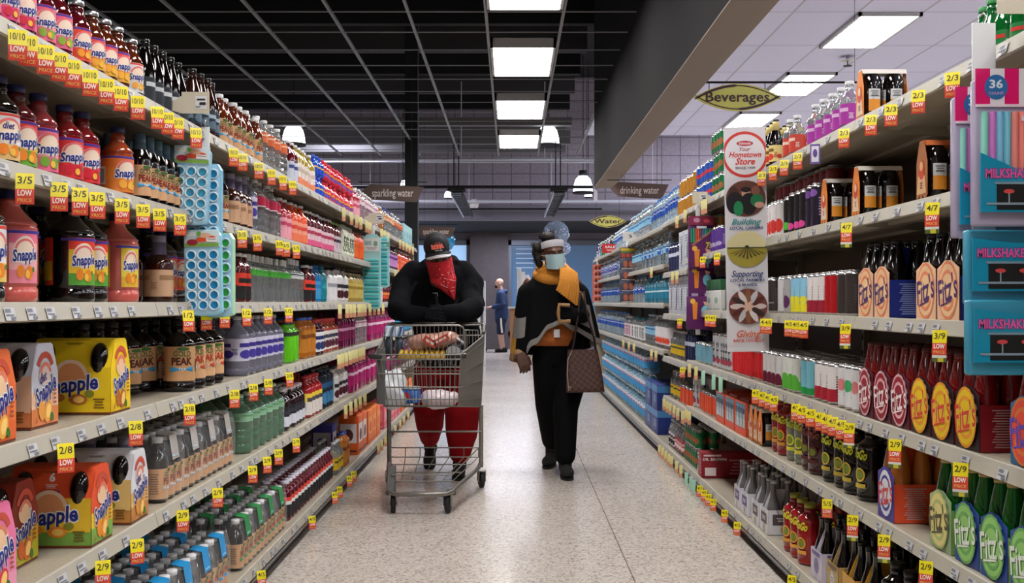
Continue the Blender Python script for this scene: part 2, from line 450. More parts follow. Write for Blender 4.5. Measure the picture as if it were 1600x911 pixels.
mb = MB(); mb.box(1.2, 14, -6, 16.8, 3.92, 3.97, m_tile); structure(mb.build('ceiling_white'))
# black steel column
mb = MB(); mb.box(-1.49, -1.31, 14.4, 14.58, 0, 6.1, mat('column_black', srgb('#1c2022'), .5)); structure(mb.build('column_black'))
# ------------------------------------------------------------------ ceiling lights
m_lampframe = mat('troffer_frame', srgb('#c9cacc'), .4)
def troffer(x, y, z, lx, ly, e, label, group, col=(1, .97, .94)):
    t = tag(empty('ceiling_light', (x, y, z)), label, 'ceiling light', group)
    mb = MB(); w = lx/2
    mb.box(-w, -w+.03, 0, ly, -.0, .09, m_lampframe); mb.box(w-.03, w, 0, ly, -.0, .09, m_lampframe)
    mb.box(-w, w, 0, .03, -.0, .09, m_lampframe); mb.box(-w, w, ly-.03, ly, -.0, .09, m_lampframe); mb.box(-w, w, 0, ly, .085, .09, m_lampframe)
    mb.build('frame', t)
    k = 'lamp%.1f' % e
    m = MATS.get(k) or mat(k, (.9, .9, .9), .5, emit=col, es=e)
    mb = MB(); mb.add([(-w+.03, .03, .02), (w-.03, .03, .02), (w-.03, ly-.03, .02), (-w+.03, ly-.03, .02)], [(0, 3, 2, 1)], m); mb.build('diffuser', t)
    mb = MB()
    for i in range(1, 8): mb.box(-w+.03, w-.03, ly*i/8-.003, ly*i/8+.003, .004, .016, m_lampframe)
    for i in range(1, 4): mb.box(-w+i*lx/4-.003, -w+i*lx/4+.003, .03, ly-.03, .004, .016, m_lampframe)
    mb.build('louver', t)
    return t
ordn = ['first', 'second', 'third', 'fourth', 'fifth', 'sixth', 'seventh', 'eighth', 'ninth', 'tenth', 'eleventh', 'twelfth', 'thirteenth',
        'fourteenth', 'fifteenth', 'sixteenth', 'seventeenth', 'eighteenth', 'nineteenth', 'twentieth']
def ordinal(i):
    if i < 20: return ordn[i]
    n = i+1; t = {2: 'twenty', 3: 'thirty', 4: 'forty', 5: 'fifty', 6: 'sixty', 7: 'seventy', 8: 'eighty', 9: 'ninety'}[n//10]
    return t+'-'+ordn[n % 10-1] if n % 10 else t[:-1]+'ieth'
vis = {6.82: 'cropped louvered light nearest the camera over the aisle in the black ceiling', 9.18: 'largest fully visible louvered light in the black grid ceiling', 11.6: 'middle louvered light of the three fully visible in the black ceiling', 14.03: 'farthest and smallest louvered light in the black grid ceiling'}
for (x, y) in AISLE_LIGHTS:
    troffer(x, y, 3.47, .6, 1.21, TROFFER_W, vis.get(y, 'louvered aisle light overhead, %s before the first one in view' % ordinal(int(abs(y-6.82)//2.2))), 'louvered lights over the aisle')
vis2 = {9.66: 'large blank white panel light in the pale ceiling, nearest of its row', 12.18: 'white panel light behind the green oval aisle sign', 14.7: 'white panel light above the tall store banner'}
for (x, y) in WHITE_LIGHTS:
    l = vis2.get(y) if x < 5 else None
    troffer(x, y, 3.885, .6, 1.26, WHITE_TROFFER_W, l or 'white panel light in the pale ceiling, %s along the %s row' % (ordinal(int((y+2.9)//2.4)), 'near' if x < 5 else 'far'), 'panel lights in the pale ceiling', (.98, .98, 1))
# high bay pendants
m_bay = mat('high_bay_glass', (.9, .92, 1), .3, emit=(.86, .92, 1), es=5)
for (px, py, Y, r, lab) in ((856, 214, 17.5, .2, 'bell-shaped high-bay lamp behind the farthest louvered ceiling light'), (459, 213, 17.5, .2, 'bell-shaped high-bay lamp above the yellow tea bottles at left'),
                       (911, 290, 20.5, .2, 'bell-shaped high-bay lamp beside the grey bulkhead end'), (631, 287, 21, .07, 'small round lamp beside the black column'),
                       (700, 305, 21, .08, 'small square spotlight beside the hanging linear fixture'), (919, 304, 21, .08, 'small spotlight under the bell lamp by the bulkhead')):
    x = (px-799)/1610*Y; z = 1.2-(py-472)/1610*Y
    t = tag(empty('pendant_lamp', (x, Y, z)), lab, 'pendant lamp')
    mb = MB(); mb.lathe([(r*.45, r*.95), (r*.75, r*.6), (r*.92, 0), (r, -r*.75)], m_bay, 18); mb.build('lamp_shade', t)
    mb = MB(); mb.lathe([(r*1.03, -r*.8), (r*1.03, -r*.62)], M_black, 18); mb.lathe([(r*.4, r*.95), (r*.4, r*1.5)], M_black, 10); mb.build('collar', t)
    mb = MB(); mb.tube([(0, 0, r*1.5), (0, 0, 6.1-z)], .008, M_black, 5); mb.build('cord', t)
for (x, lab) in ((-.9, 'long hanging linear fixture left of the balloon over the registers'), (.78, 'long hanging linear fixture right of centre over the registers')):
    t = tag(empty('linear_fixture', (x, 17, 2.97)), lab, 'light fixture', None)
    mb = MB(); mb.box(-.1, -.08, 0, 4.3, -.02, .06, m_pipe); mb.box(.08, .1, 0, 4.3, -.02, .06, m_joist); mb.box(-.1, .1, 0, 4.3, .05, .06, m_joist); mb.build('housing', t)
    mb = MB()
    for i in range(12): mb.box(-.08, .08, i*.37, i*.37+.03, -.005, .02, m_duct)
    mb.box(-.08, .08, 0, 4.3, .03, .035, P('#55707c')); mb.build('louver', t)
    mb = MB(); mb.box(-.14, .14, -.12, .12, .06, .12, M_black); mb.tube([(-.05, 0, .1), (-.05, 0, .9)], .01, M_black, 5); mb.tube([(.03, 0, .1), (.03, 0, .9)], .01, M_black, 5); mb.build('bracket', t)
t = tag(empty('security_camera', (-.8, 22, 3.32)), 'small white dome security camera hanging before the block wall', 'security camera')
mb = MB(); mb.lathe([(.0, -.14), (.08, -.12), (.11, -.04), (.11, 0)], M_white, 14); mb.build('dome', t); mb = MB(); mb.lathe([(.16, 0), (.13, .05), (.03, .08)], M_white, 14); mb.build('mount', t)
mb = MB(); mb.lathe([(.09, 0), (.02, .02), (.02, .05)], M_white, 12); mb.tube([(0, 0, 0), (0, 0, -.06)], .006, m_pipeb, 6); mb.lathe([(.05, -.06), (.05, -.055)], m_pipeb, 10)
o = mb.build('fire_sprinkler', None, (3.72, 11.4, 3.87)); tag(o, 'small fire sprinkler head on the white ceiling between panel lights', 'sprinkler')
# ------------------------------------------------------------------ overhead signs
m_sign = P('#dcd873', .5); m_signd = P('#4a2c3a'); m_sgb = P('#5e4b45', .6)
def oval_sign(name, x, y, z, w, h, txt, label):
    t = tag(empty(name, (x, y, z)), label, 'hanging sign')
    pts = []
    for i in range(33):
        a = -1+2*i/32; pts.append((a*w/2, (1-abs(a)**1.9)*h/2))
    pts += [(a, -b_) for a, b_ in pts[::-1][1:-1]]
    mb = MB(); mb.prism(pts, 'y', -.006, .006, m_sign)
    for sgn in (-1, 1):
        L = []; 
        for i in range(25):
            a = -1+2*i/24
            tk = (.045 if (a*sgn < 0) else .02)*h*(1.0 if abs(a) < .93 else .5)
            yy = sgn*((1-abs(a)**1.9)*h/2-h*.07)
            L.append((a*w/2*.97+(-sgn*0), yy, tk))
        vs = []; 
        for (u, v, k) in L: vs += [(u, -.0075, v-k), (u, -.0075, v+k)]
        mb.add(vs, [(2*i, 2*i+2, 2*i+3, 2*i+1) for i in range(24)], m_signd)
    mb.build('sign_board', t)
    mb = MB(); pr = Print(mb, flat_map((0, -.007, 0), (1, 0, 0), (0, 0, 1), .001), curved=False)
    pr.text(txt, 0, 0, h*.52, m_signd, w=w*.72, bold=.015); mb.build('sign_lettering', t)
    return t
s1 = oval_sign('aisle_sign', 1.535, 7, 2.59, .6, .185, 'Beverages', 'yellow-green oval aisle sign lettered Beverages hanging from a thin rod')
mb = MB(); mb.tube([(-.38, .01, .105), (.9, .01, .105)], .008, M_black, 6)
for x in (-.19, .19): mb.tube([(x, .01, .11), (x, .01, .05)], .003, M_black, 4)
for x in (-.3, .8): mb.tube([(x, .01, .11), (x, .01, 1.33)], .0015, M_black, 4)
mb.build('hanging_rod', s1)
s2 = oval_sign('aisle_sign', 1.59, 17, 2.53, .62, .2, 'Water', 'small yellow oval sign lettered Water in the distance')
mb = MB()
for x in (-.19, .19): mb.tube([(x, 0, .05), (x, 0, 3.57)], .002, M_black, 4)
mb.build('hanging_rod', s2)
def brown_sign(x, y, z, w, h, txt, label, up=1.2):
    t = tag(empty('category_sign', (x, y, z)), label, 'hanging sign')
    poly = [(-w*.5, h*.12), (-w*.36, h*.5), (w*.5, h*.35), (w*.38, -h*.5), (-w*.36, -h*.35)]
    mb = MB(); mb.prism(poly, 'y', -.006, .006, m_sgb); mb.build('sign_board', t)
    mb = MB(); pr = Print(mb, flat_map((0, -.006, 0), (1, 0, 0), (0, 0, 1), .001), curved=False)
    pr.text(txt, 0, 0, h*.62, P('#e7dcd6'), w=w*.66, bold=.004); mb.build('sign_lettering', t)
    mb = MB()
    for a in (-w*.3, w*.3): mb.tube([(a, 0, h*.3), (a, 0, up)], .002, M_black, 4)
    mb.tube([(-w*.55, 0, h*.62), (w*.55, 0, h*.62)], .005, M_black, 5); mb.build('hanging_rod', t)
brown_sign(-1.255, 10.9, 2.35, .66, .19, 'sparkling water', 'brown sparkling water sign, the nearer one, in front of the black column')
brown_sign(-1.22, 16.7, 2.34, .64, .19, 'sparkling water', 'brown sparkling water sign, the farther one, right of the black column', 3.74)
brown_sign(1.355, 10.9, 2.38, .62, .18, 'drinking water', 'brown drinking water sign above the bottled water at the far right')
# ================================================================== SHELVING
FL, FR = 1.05, 1.165
ZL = [1.784, 1.492, 1.196, .900, .578, .13]
ZA = [1.812, 1.490, 1.148, .817, .515, .12]
ZB = [1.80, 1.42, 1.11, .790, .49, .12]
ZC = [1.79, 1.49, 1.19, .83, None, .12]
BAYS_L = [(1.80+1.22*i, 3.02+1.22*i, ZL) for i in range(-2, 8)]
BAYS_L = BAYS_L[:-1]+[(BAYS_L[-1][0], 11.3, ZL)]
BAYS_R = [(1.03, 2.25, ZA), (2.25, 3.47, ZA), (3.47, 4.69, ZA), (4.69, 5.78, ZA), (5.78, 6.8, ZA), (6.8, 7.85, ZB)]+[(7.85+1.22*i, 9.07+1.22*i, ZC) for i in range(5)]+[(13.95, 14.6, ZC)]
# perforated shelf deck
m_deck, nt, b, tc = nodes_mat('perforated_deck', .36)
vo = N(nt, 'TexVoronoi'); vo.inputs['Scale'].default_value = 40; vo.inputs['Randomness'].default_value = 0
nt.links.new(tc.outputs['Object'], vo.inputs['Vector'])
rp = ramp(nt, [(.12, srgb('#7b7466')), (.17, srgb('#aaa190'))], vo.outputs['Distance']); nt.links.new(rp.outputs[0], b.inputs['Base Color'])
m_white_lbl = P('#c2c2c6'); m_ink = P('#74767f')
_bk = {}
def bay(side, y0, y1, zs, idx, last=False):
    s = 1 if side == 'right' else -1
    F = FR if s > 0 else FL
    L = y1-y0
    label = 'beige enamel shelving bay of the %s side, %s from the camera' % (side, ordinal(idx))
    t = tag(empty('shelving_bay', (0, y0, 0)), label, 'shelving', '%s side shelving bays' % side)
    def X(a): return s*(F+a)
    def bx(mb, a0, a1, yy0, yy1, z0, z1, m):
        mb.box(min(X(a0), X(a1)), max(X(a0), X(a1)), yy0, yy1, z0, z1, m)
    mb = MB(); bx(mb, .47, .49, 0, L, .1, 1.84, M_peg); mb.build('back_panel', t)
    for yy in (0.0,):
        mb = MB(); bx(mb, .44, .475, yy, yy+.03, .1, 1.86, M_shelf)
        for k in range(22): bx(mb, .437, .441, yy+.012, yy+.018, .2+k*.075, .23+k*.075, M_dark)
        mb.build('upright', t)
    mb = MB(); bx(mb, .035, .06, 0, L, 0, .095, M_kick); bx(mb, .06, .46, 0, .03, 0, .09, M_kick); mb.build('kick_plate', t)
    for lev, z in enumerate(zs):
        if z is None: continue
        f0 = -.0 if lev < 5 else .0
        mb = MB(); a0 = .0
        bx(mb, a0, .468, .001, L-.001, z-.022, z, m_deck)
        if lev < 5:
            bx(mb, .1, .14, .01, L-.01, z-.034, z-.022, M_shelf); bx(mb, .3, .34, .01, L-.01, z-.034, z-.022, M_shelf)
        sh = mb.build('shelf', t)
        # price rail: sloped plastic strip with paper labels
        mb = MB(); sg = s
        h = .036
        x0, x1 = X(-.004), X(.0)
        prof = [(X(0), z+.004), (X(-.006), z+.002), (X(-.016), z-h), (X(-.010), z-h-.003), (X(.0), z-h+.004)]
        mb.prism([(p[0], p[1]) for p in (prof if s < 0 else prof[::-1])], 'y', .002, L-.002, M_rail)
        if lev == 5:
            mb.box(min(X(-.012), X(.03)), max(X(-.012), X(.03)), .002, L-.002, z-h-.03, z-h-.008, P('#2b2a2c', .35)); mb.box(min(X(-.014), X(-.005)), max(X(-.014), X(-.005)), .002, L-.002, z-h-.018, z-h-.014, M_alu)
        r = random.Random(idx*13+lev+(7 if s > 0 else 0))
        yy = .05+r.random()*.1
        while yy < L-.08:
            w = .045
            P0 = Vector((X(-.0075), yy, z-.003)); 
            dv = Vector((X(-.016)-X(-.006), 0, -.036-.002)).normalized()
            if s < 0: mp_ = flat_map((X(-.0135), yy+w/2, z-.021), (0, 1, 0), -dv, .0005)
            else: mp_ = flat_map((X(-.0135), yy+w/2, z-.021), (0, -1, 0), -dv, .0005)
            pr = Print(mb, mp_, curved=False)
            pr.rect(-w/2, -.014, w/2, .014, m_white_lbl); pr.rect(-w*.42, .003, w*.1, .011, m_ink); pr.rect(-w*.42, -.004, w*.35, -.001, m_ink); pr.rect(w*.0, -.012, w*.42, -.006, m_ink)
            yy += w+.03+r.random()*.13
        mb.build('price_rail', sh)
        if lev < 5:
            for k, yy in enumerate((.004, L-.008)):
                mb = MB()
                poly = [(X(.03), z-.022), (X(.45), z-.022), (X(.45), z-.062), (X(.38), z-.06), (X(.03), z-.036)]
                mb.prism(poly if s > 0 else poly[::-1], 'y', yy, yy+.004, M_shelf); mb.build('bracket', t)
    if last:
        mb = MB(); bx(mb, .02, 1.0, L, L+.02, 0, 1.84, M_shelf); bx(mb, 0, 1.02, L+.0, L+.03, 0, .1, M_kick); mb.build('end_panel', t)
    return t
for i, (a, b_, zs) in enumerate(BAYS_L): bay('left', a, b_, zs, i, i == len(BAYS_L)-1)
for i, (a, b_, zs) in enumerate(BAYS_R): bay('right', a, b_, zs, i, i == len(BAYS_R)-1)
def zlev(side, lev, Y):
    for a, b_, zs in (BAYS_L if side == 'left' else BAYS_R):
        if a <= Y < b_: return zs[lev]
    return (ZL if side == 'left' else ZC)[lev]
# ------------------------------------------------------------------ hanging price tags
m_ty, m_tr, m_to, m_tg = P('#f3e11a', .4), P('#e34a3a', .4), P('#f07a3c', .4), P('#5c6b3a', .4)
def tag_mesh(kind, txt):
    mb = MB(); w = .036 if kind in 'ab' or kind == 'purple' else .022
    n = 8; hh = .066 if kind == 'a' else .084
    def mapf(u, v, L):
        t = (-v)/hh
        return (u, -.004-.010*sin(t*2.2)-L*.0004, v)
    if kind == 'pale':
        pr = Print(mb, mapf, .01); 
        for i in range(6): pr.rect(-w/2, -hh*(i+1)/6, w/2, -hh*i/6, P('#e0d592') if i < 4 else P('#dfa07c'), lay=0)
        return mb.mesh('tag_'+kind)
    if kind == 'green':
        pr = Print(mb, mapf, .01)
        for i in range(6): pr.rect(-w/2, -hh*(i+1)/6, w/2, -hh*i/6, P('#a9d9bf'), lay=0)
        return mb.mesh('tag_'+kind)
    if kind == 'purple':
        pr = Print(mb, mapf, .01); pr.rect(-w/2, -.075, w/2, 0, P('#6a4ea0')); pr.rect(-w/2+.005, -.068, w/2-.005, -.008, P('#e6e2ee')); pr.oval(0, -.035, .008, .016, P('#5a3f8e')); return mb.mesh('tag_purple')
    pr = Print(mb, mapf, .01)
    for i in range(4): pr.rect(-w/2, -.034*(i+1)/4, w/2, -.034*i/4, m_ty, lay=0)
    for i in range(3): pr.rect(-w/2, -.034-.032*(i+1)/3, w/2, -.034-.032*i/3, m_tr, lay=0)
    if kind == 'b':
        pr.rect(-w/2, -.073, w/2, -.066, P('#e9e9e2'), lay=0); pr.rect(-w/2, -.084, w/2, -.073, m_tg, lay=0); pr.rect(-.004, -.084, .01, -.073, P('#d9cf3a'), lay=1)
    pr.L = 1
    pr.text(txt, 0, -.016, .022, P('#39371a'), w=w*.78, bold=.01)
    pr.text('LOW', 0, -.043, .017, P('#fdf6ec'), w=w*.76, bold=.03)
    pr.text('PRICE', 0, -.058, .011, P('#f8c46a'), w=w*.76, bold=.01)
    return mb.mesh('price_tag_'+kind)
_tm = {}
levn = ['top', 'second', 'third', 'fourth', 'fifth', 'bottom']
def put_tags(side, lev, pxs, kind, txt):
    k = (kind, txt)
    if k not in _tm: _tm[k] = tag_mesh(kind, txt)
    word = {'a': 'yellow and red', 'b': 'long yellow and red', 'pale': 'faded edge-on', 'green': 'pale green', 'purple': 'purple-edged white'}[kind]
    s = 1 if side == 'right' else -1
    F = (FR if s > 0 else FL)
    pxs = sorted(pxs, key=lambda p: abs(p-799), reverse=True)
    for i, px in enumerate(pxs):
        Y = F*1610/abs(px-799); z = zlev(side, lev, Y) or .83
        o = bpy.data.objects.new('price_tag', _tm[k]); COL.objects.link(o)
        o.location = (s*(F-.030), Y, z-.022 if kind != 'pale' else z-.01)
        o.rotation_euler = (0, 0, s*-1*radians(28 if kind in 'ab' else 20)+random.uniform(-.12, .12))
        n = tagcount.get((side, lev, word), 0); tagcount[(side, lev, word)] = n+1
        tag(o, '%s price tag under the %s side %s shelf edge, %s from camera' % (word, side, levn[lev], ordinal(n)), 'price tag', 'price tags along the %s %s shelf' % (side, levn[lev]))
tagcount = {}
put_tags('left', 0, [5, 22, 49, 72, 93, 121, 148, 170, 198, 229, 246, 262, 291, 351, 366, 392, 412, 430, 446], 'a', '10/10')
put_tags('left', 0, [529, 541, 550, 556, 566, 571, 590, 595, 600, 620, 625, 630, 635, 640], 'pale', '')
put_tags('left', 1, [17, 72, 105, 132, 172, 206, 232, 265, 365, 389, 425, 436, 452], 'a', '3/5')
put_tags('left', 1, [612, 618, 624, 630], 'pale', '')
put_tags('left', 2, [278, 308, 337, 372, 407, 440], 'a', '1/2')
put_tags('left', 2, [523, 534, 540, 546, 553, 558, 563, 571, 578, 585, 592], 'pale', '')
put_tags('left', 3, [81, 194, 280, 353, 383, 407, 441], 'a', '2/8')
put_tags('left', 3, [521, 527, 533, 539, 545, 550, 556, 561], 'pale', '')
put_tags('left', 4, [142, 196, 270, 326, 382, 405, 424, 452], 'a', '2/9')
put_tags('left', 4, [532, 540, 548, 555, 563], 'pale', '')
put_tags('left', 5, [396, 478, 514, 522, 538, 545], 'a', '4/5'); put_tags('left', 5, [585, 590, 596, 612, 620, 626, 633], 'pale', '')
put_tags('right', 0, [1507, 1452, 1408, 1376, 1333, 1259, 1237, 1220, 1201], 'a', '2/3'); put_tags('right', 0, [1286], 'purple', '')
put_tags('right', 0, [1065, 1078, 1106, 1110], 'pale', '')
put_tags('right', 1, [1475, 1337], 'b', '4/7'); put_tags('right', 1, [1107, 1130], 'a', '4/5'); put_tags('right', 1, [1058, 1065, 1024], 'pale', '')
put_tags('right', 2, [1487, 1336], 'b', '3/9'); put_tags('right', 2, [1205, 1212, 1245, 1257, 1269, 1115, 1123, 1070], 'a', '4/5')
put_tags('right', 3, [1520, 1415, 1342], 'b', '2/9'); put_tags('right', 3, [1328, 1315, 1305, 1295, 1280, 1266, 1256, 1221, 1212, 1203, 1192, 1074], 'a', '4/5'); put_tags('right', 3, [1107, 1124, 1135], 'green', '')
put_tags('right', 3, [979, 988, 996, 1024, 1031, 1085, 1096], 'pale', '')
put_tags('right', 4, [1465, 1397, 1347], 'b', '2/9'); put_tags('right', 4, [1306], 'a', '5/5'); put_tags('right', 4, [1044, 1049, 1054, 1060, 1066, 1074, 1080, 1085], 'pale', '')
put_tags('right', 5, [1250, 1162, 1142, 1124, 1116, 1109, 1102], 'a', '4/5'); put_tags('right', 5, [1080, 1087, 1092], 'green', ''); put_tags('right', 5, [1037, 1042, 1047, 1052, 1056, 1064, 1071], 'pale', '')
# ================================================================== PRODUCTS
m_navy = P('#1f2f86'); m_w = P('#f4f3f1'); m_cream = P('#f7d9b8'); m_redtx = P('#c8202a')
def bprof(R, H, rn, zs, zn, cap, waist=0, ridges=()):     # body from foot to the underside of the cap
    p = [(R*.80, 0), (R*.95, .004), (R, .012)]
    for z in ridges: p += [(R, z-.005), (R*.965, z-.0025), (R*.965, z+.0025), (R, z+.005)]
    if waist: p += [(R, zs*.35), (R*(1-waist), zs*.5), (R, zs*.68)]
    p.append((R, zs)); n = 7
    for i in range(1, n+1):
        t = i/n; e = .5-.5*cos(pi*t)
        p.append((R+(rn-R)*(e*.75+t*.25), zs+(zn-zs)*t))
    p += [(rn*1.12, zn+.004), (rn*1.12, zn+.008), (rn, zn+.010), (rn, H-cap)]
    return sorted(p, key=lambda q: q[1])
PROTO = {}
def proto(key, kind, cat, desc, parts, R, H, depth=None, plural=None):
    PROTO[key] = dict(kind=kind, cat=cat, desc=desc, parts=parts, R=R, H=H, D=depth or 2*R)
def bottle(key, kind, desc, R, H, drink, cap, lab=None, z0=.03, z1=.11, rn=.015, rc=.017, capH=.014, zs=None, zn=None, labcol='#e8e8e8', seg=20, waist=0, ridges=(), sq=0, wrap=True, fill=None, labw=None, neckband=None):
    zs = zs or H*.62; zn = zn or H*.84
    mb = MB(); mb.lathe(bprof(R, H, rn, zs, zn, capH*.9, waist, ridges), drink, seg, sq=sq)
    if neckband: mb.lathe([(rn*1.5, zn-.03), (rn*1.12, zn), (rc*1.02, H-capH*1.0)], neckband, seg)
    body = mb.mesh('bottle_body')
    if fill:
        mb = MB(); f = H*.74; pr_ = [(r*.93, z+.004) for r, z in bprof(R, H, rn, zs, zn, capH) if z < f]; mb.lathe(pr_, fill, seg, sq=sq); inner = mb.mesh('drink')
    mb = MB(); mb.lathe([(rc*.98, H-capH), (rc, H-capH+.002), (rc, H-.0015), (rc*.9, H)], cap, 16)
    if rc > .016: 
        for k in range(0): pass
    capm = mb.mesh('cap')
    parts = [('bottle_body', body, []), ('cap', capm, [])]
    if fill: parts.append(('drink', inner, []))
    if lab is not None or labcol:
        mb = MB(); h = z1-z0
        rr = R*(1+.0)+.0004
        if wrap:
            mb.lathe([(rr, z0), (rr, z0+h*.5), (rr, z1)], P(labcol, .4), seg+4, cap=False, sq=sq)
        else:
            pr = Print(mb, cyl_map(R, z0), .006); pr.rect(-labw/2, 0, labw/2, h, P(labcol, .4))
        if lab:
            pr = Print(mb, cyl_map(rr, z0), .008); lab(pr, R, h)
        parts.append(('label', mb.mesh('label'), []))
    proto(key, kind, 'bottle', desc, parts, R, H)
def l_snap(top, mid, bot, fruit='#f08a2c', white=False, diet=False, bar=True):
    def f(pr, R, h):
        W = pi*R
        if wrapfull[0]:
            n = 6
            cs = [bot, bot, mid, mid, top, top]
            for i in range(n): pr.rect(-W*.98, h*i/n, W*.98, h*(i+1)/n, P(cs[i]), lay=1)
        pr.L = 2
        pr.rect(-W*.98, h*.93, W*.98, h*.99, P('#4b3aa0') if not white else P('#e04a3a'), lay=2)
        sc = min(1, R/.04)
        pr.oval(0, h*.62, R*.78, h*.27, P('#f8e3cf')); pr.ring(0, h*.60, R*.74, R*.6, P('#e8787a'), a0=.2, a1=pi-.2, sy=h*.3/R/.75)
        pr.text(('Snapple'), 0, h*.52, h*.30, m_navy, w=R*1.75, bold=.035, shear=.25, rot=.10, outline=m_w)
        if diet: pr.text('diet', -R*.1, h*.72, h*.2, m_navy, w=R*.6, bold=.02, shear=.25)
        pr.oval(-R*.35, h*.22, R*.25, h*.12, P(fruit)); pr.oval(R*.25, h*.2, R*.28, h*.13, P(fruit)); pr.oval(R*.1, h*.17, R*.16, h*.08, P('#f6c04a')); pr.oval(R*.55, h*.26, R*.1, h*.05, P('#4d8a2f'))
        if bar: pr.barcode(-R*1.75, h*.45, R*.62, h*.5); pr.lines(-R*2.6, h*.5, R*.6, h*.6, 8, P('#6b4040'))
    return f
wrapfull = [True]
def l_gold(blue='#3a9bd0', peak='#8a2f1f', big=False):
    def f(pr, R, h):
        k = P(peak); g = P('#5f6a35')
        pr.text('GOLD', 0, h*.78, h*.22, g, w=R*1.15, bold=.03); pr.text('PEAK', 0, h*.56, h*.30, k, w=R*1.35, bold=.04)
        pr.poly([(-R*.75, h*.26), (R*.75, h*.26), (R*.75, h*.42), (-R*.75, h*.42)], P(blue)); pr.text('TEA', 0, h*.34, h*.1, m_w, w=R*.5)
        pr.ring(R*1.45, h*.42, R*.42, R*.31, P('#4a2a1a')); pr.oval(R*1.45, h*.42, R*.24, R*.24, P('#8a5a3c')); pr.lines(-R*1.6, h*.5, R*.9, h*.7, 9, P('#7c5a3e'))
        pr.oval(R*.05, h*.93, R*.4, h*.05, P('#3f6b35')); pr.lines(R*2.4, h*.5, R*.7, h*.6, 7, P('#7c5a3e')) if big else None
    return f
def l_gen(c1='#c43a3a', c2='#333333', txt=None, vert=False, band=None, ov=None):
    def f(pr, R, h):
        if band: pr.rect(-pi*R*.98, 0, pi*R*.98, h*band[0], P(band[1]))
        if ov: pr.oval(0, h*.3, R*.6, h*.2, P(ov)); pr.oval(-R*1.6, h*.3, R*.5, h*.18, P(ov)); pr.oval(R*1.5, h*.32, R*.4, h*.14, P(c1))
        if txt:
            if vert: 
                for a in (0, -R*1.9): pr.text(txt, a, h*.5, R*.9, P(c2), w=h*.75, bold=.03, rot=pi/2)
            else:
                for a in (0, -R*1.9): pr.text(txt, a, h*.7, h*.22, P(c2), w=R*1.3, bold=.03)
        else: pr.rect(-R*.6, h*.62, R*.6, h*.8, P(c2)); pr.rect(-R*2.2, h*.62, -R*1.3, h*.78, P(c1))
        pr.lines(-R*1.0, h*.4, R*.5, h*.3, 5, P(c2)); pr.lines(R*.9, h*.4, R*.5, h*.3, 5, P(c1))
    return f
capN, capW, capM, capB, capG, capK = P('#1f2452', .35), P('#e6e6e8', .35), mat('cap_steel', srgb('#b9babd'), .3, metal=.9), P('#2b56b8', .3), P('#3c8f45', .3), P('#202022', .3)
Dk = liquid('#2a100c'); Dred = liquid('#5a1018', .1); Dtea = liquid('#5e2410', .15); Dor = liquid('#c8641e', .1); Dpink = liquid('#d8645c', .1); Dblk = liquid('#0c0606'); Dgold = liquid('#c9b04a', .35); Dpurp = liquid('#3a1028')
# ---- glass sixteen ounce bottles
G16 = dict(R=.0345, H=.185, rn=.0165, rc=.0195, capH=.013, zs=.118, zn=.158, z0=.028, z1=.112)
bottle('sg_straw', 'fruit_tea_bottle', 'pink-label strawberry glass juice bottle', drink=Dred, cap=capM, lab=l_snap('#ef5f96', '#f07aa4', '#e2477e', '#d8304a'), labcol='#ef5f96', **G16)
bottle('sg_kiwi', 'fruit_tea_bottle', 'rose-label kiwi glass juice bottle', drink=Dred, cap=capM, lab=l_snap('#ee5d86', '#f28aa0', '#e66a8c', '#8ab63a'), labcol='#ee5d86', **G16)
bottle('sg_red', 'fruit_tea_bottle', 'orange-red-label glass juice bottle', drink=Dred, cap=capM, lab=l_snap('#ef4a34', '#f05c40', '#ee5136', '#f3a02c'), labcol='#ef4a34', **G16)
bottle('sg_peach', 'fruit_tea_bottle', 'peach sunset-label glass tea bottle', drink=Dtea, cap=capM, lab=l_snap('#e8484a', '#f08a3a', '#e9b03a', '#f5b03c'), labcol='#f08a3a', **G16)
bottle('sg_diet', 'fruit_tea_bottle', 'white-label diet glass tea bottle', drink=Dtea, cap=capM, lab=l_snap('#eceaf0', '#f0eef2', '#d9dfe8', '#f0a53c', white=True), labcol='#eceaf0', **G16)
LN = dict(R=.031, H=.225, rn=.0125, rc=.0145, capH=.01, zs=.12, zn=.205, z0=.03, z1=.105)
bottle('ln_dark', 'root_beer_bottle', 'dark long-neck soda bottle', drink=Dblk, cap=capK, lab=l_gen('#6a7a8a', '#c9cdd2'), labcol='#2c3138', **LN)
bottle('ln_navy', 'root_beer_bottle', 'brown bottle with slate-blue label', drink=liquid('#2c130d'), cap=capK, lab=l_gen('#7f9bb0', '#9fb6c4', ov='#5d7384'), labcol='#24303c', **LN)
bottle('ln_yell', 'root_beer_bottle', 'dark bottle with yellow tropical label', drink=Dblk, cap=capK, lab=l_gen('#c23a2a', '#7a5a20', ov='#d9442e'), labcol='#e2cf86', neckband=P('#dcc87e'), **LN)
GP = dict(R=.033, H=.205, rn=.0155, rc=.0165, capH=.016, zs=.125, zn=.175, z0=.02, z1=.11)
bottle('gp_slim', 'tea_bottle', 'slim amber tea bottle with tan label', drink=liquid('#6a2a12', .2), cap=capW, lab=l_gold(), labcol='#d9aa7c', **GP)
bottle('gp_bluecap', 'tea_bottle', 'dark tea bottle with slate-blue cap', drink=Dblk, cap=P('#3d5a6c', .35), lab=l_gold(), labcol='#d9ab80', neckband=P('#3d5a6c', .35), **{**GP, 'rc': .018, 'capH': .03})
BG = dict(R=.052, H=.235, rn=.019, rc=.0205, capH=.016, zs=.155, zn=.2, z0=.035, z1=.15, ridges=(.028,), seg=26)
bottle('gp_big', 'tea_bottle', 'large black tea bottle with tan label', drink=Dblk, cap=capK, lab=l_gold(peak='#5a2416', big=True), labcol='#d8a676', **BG)
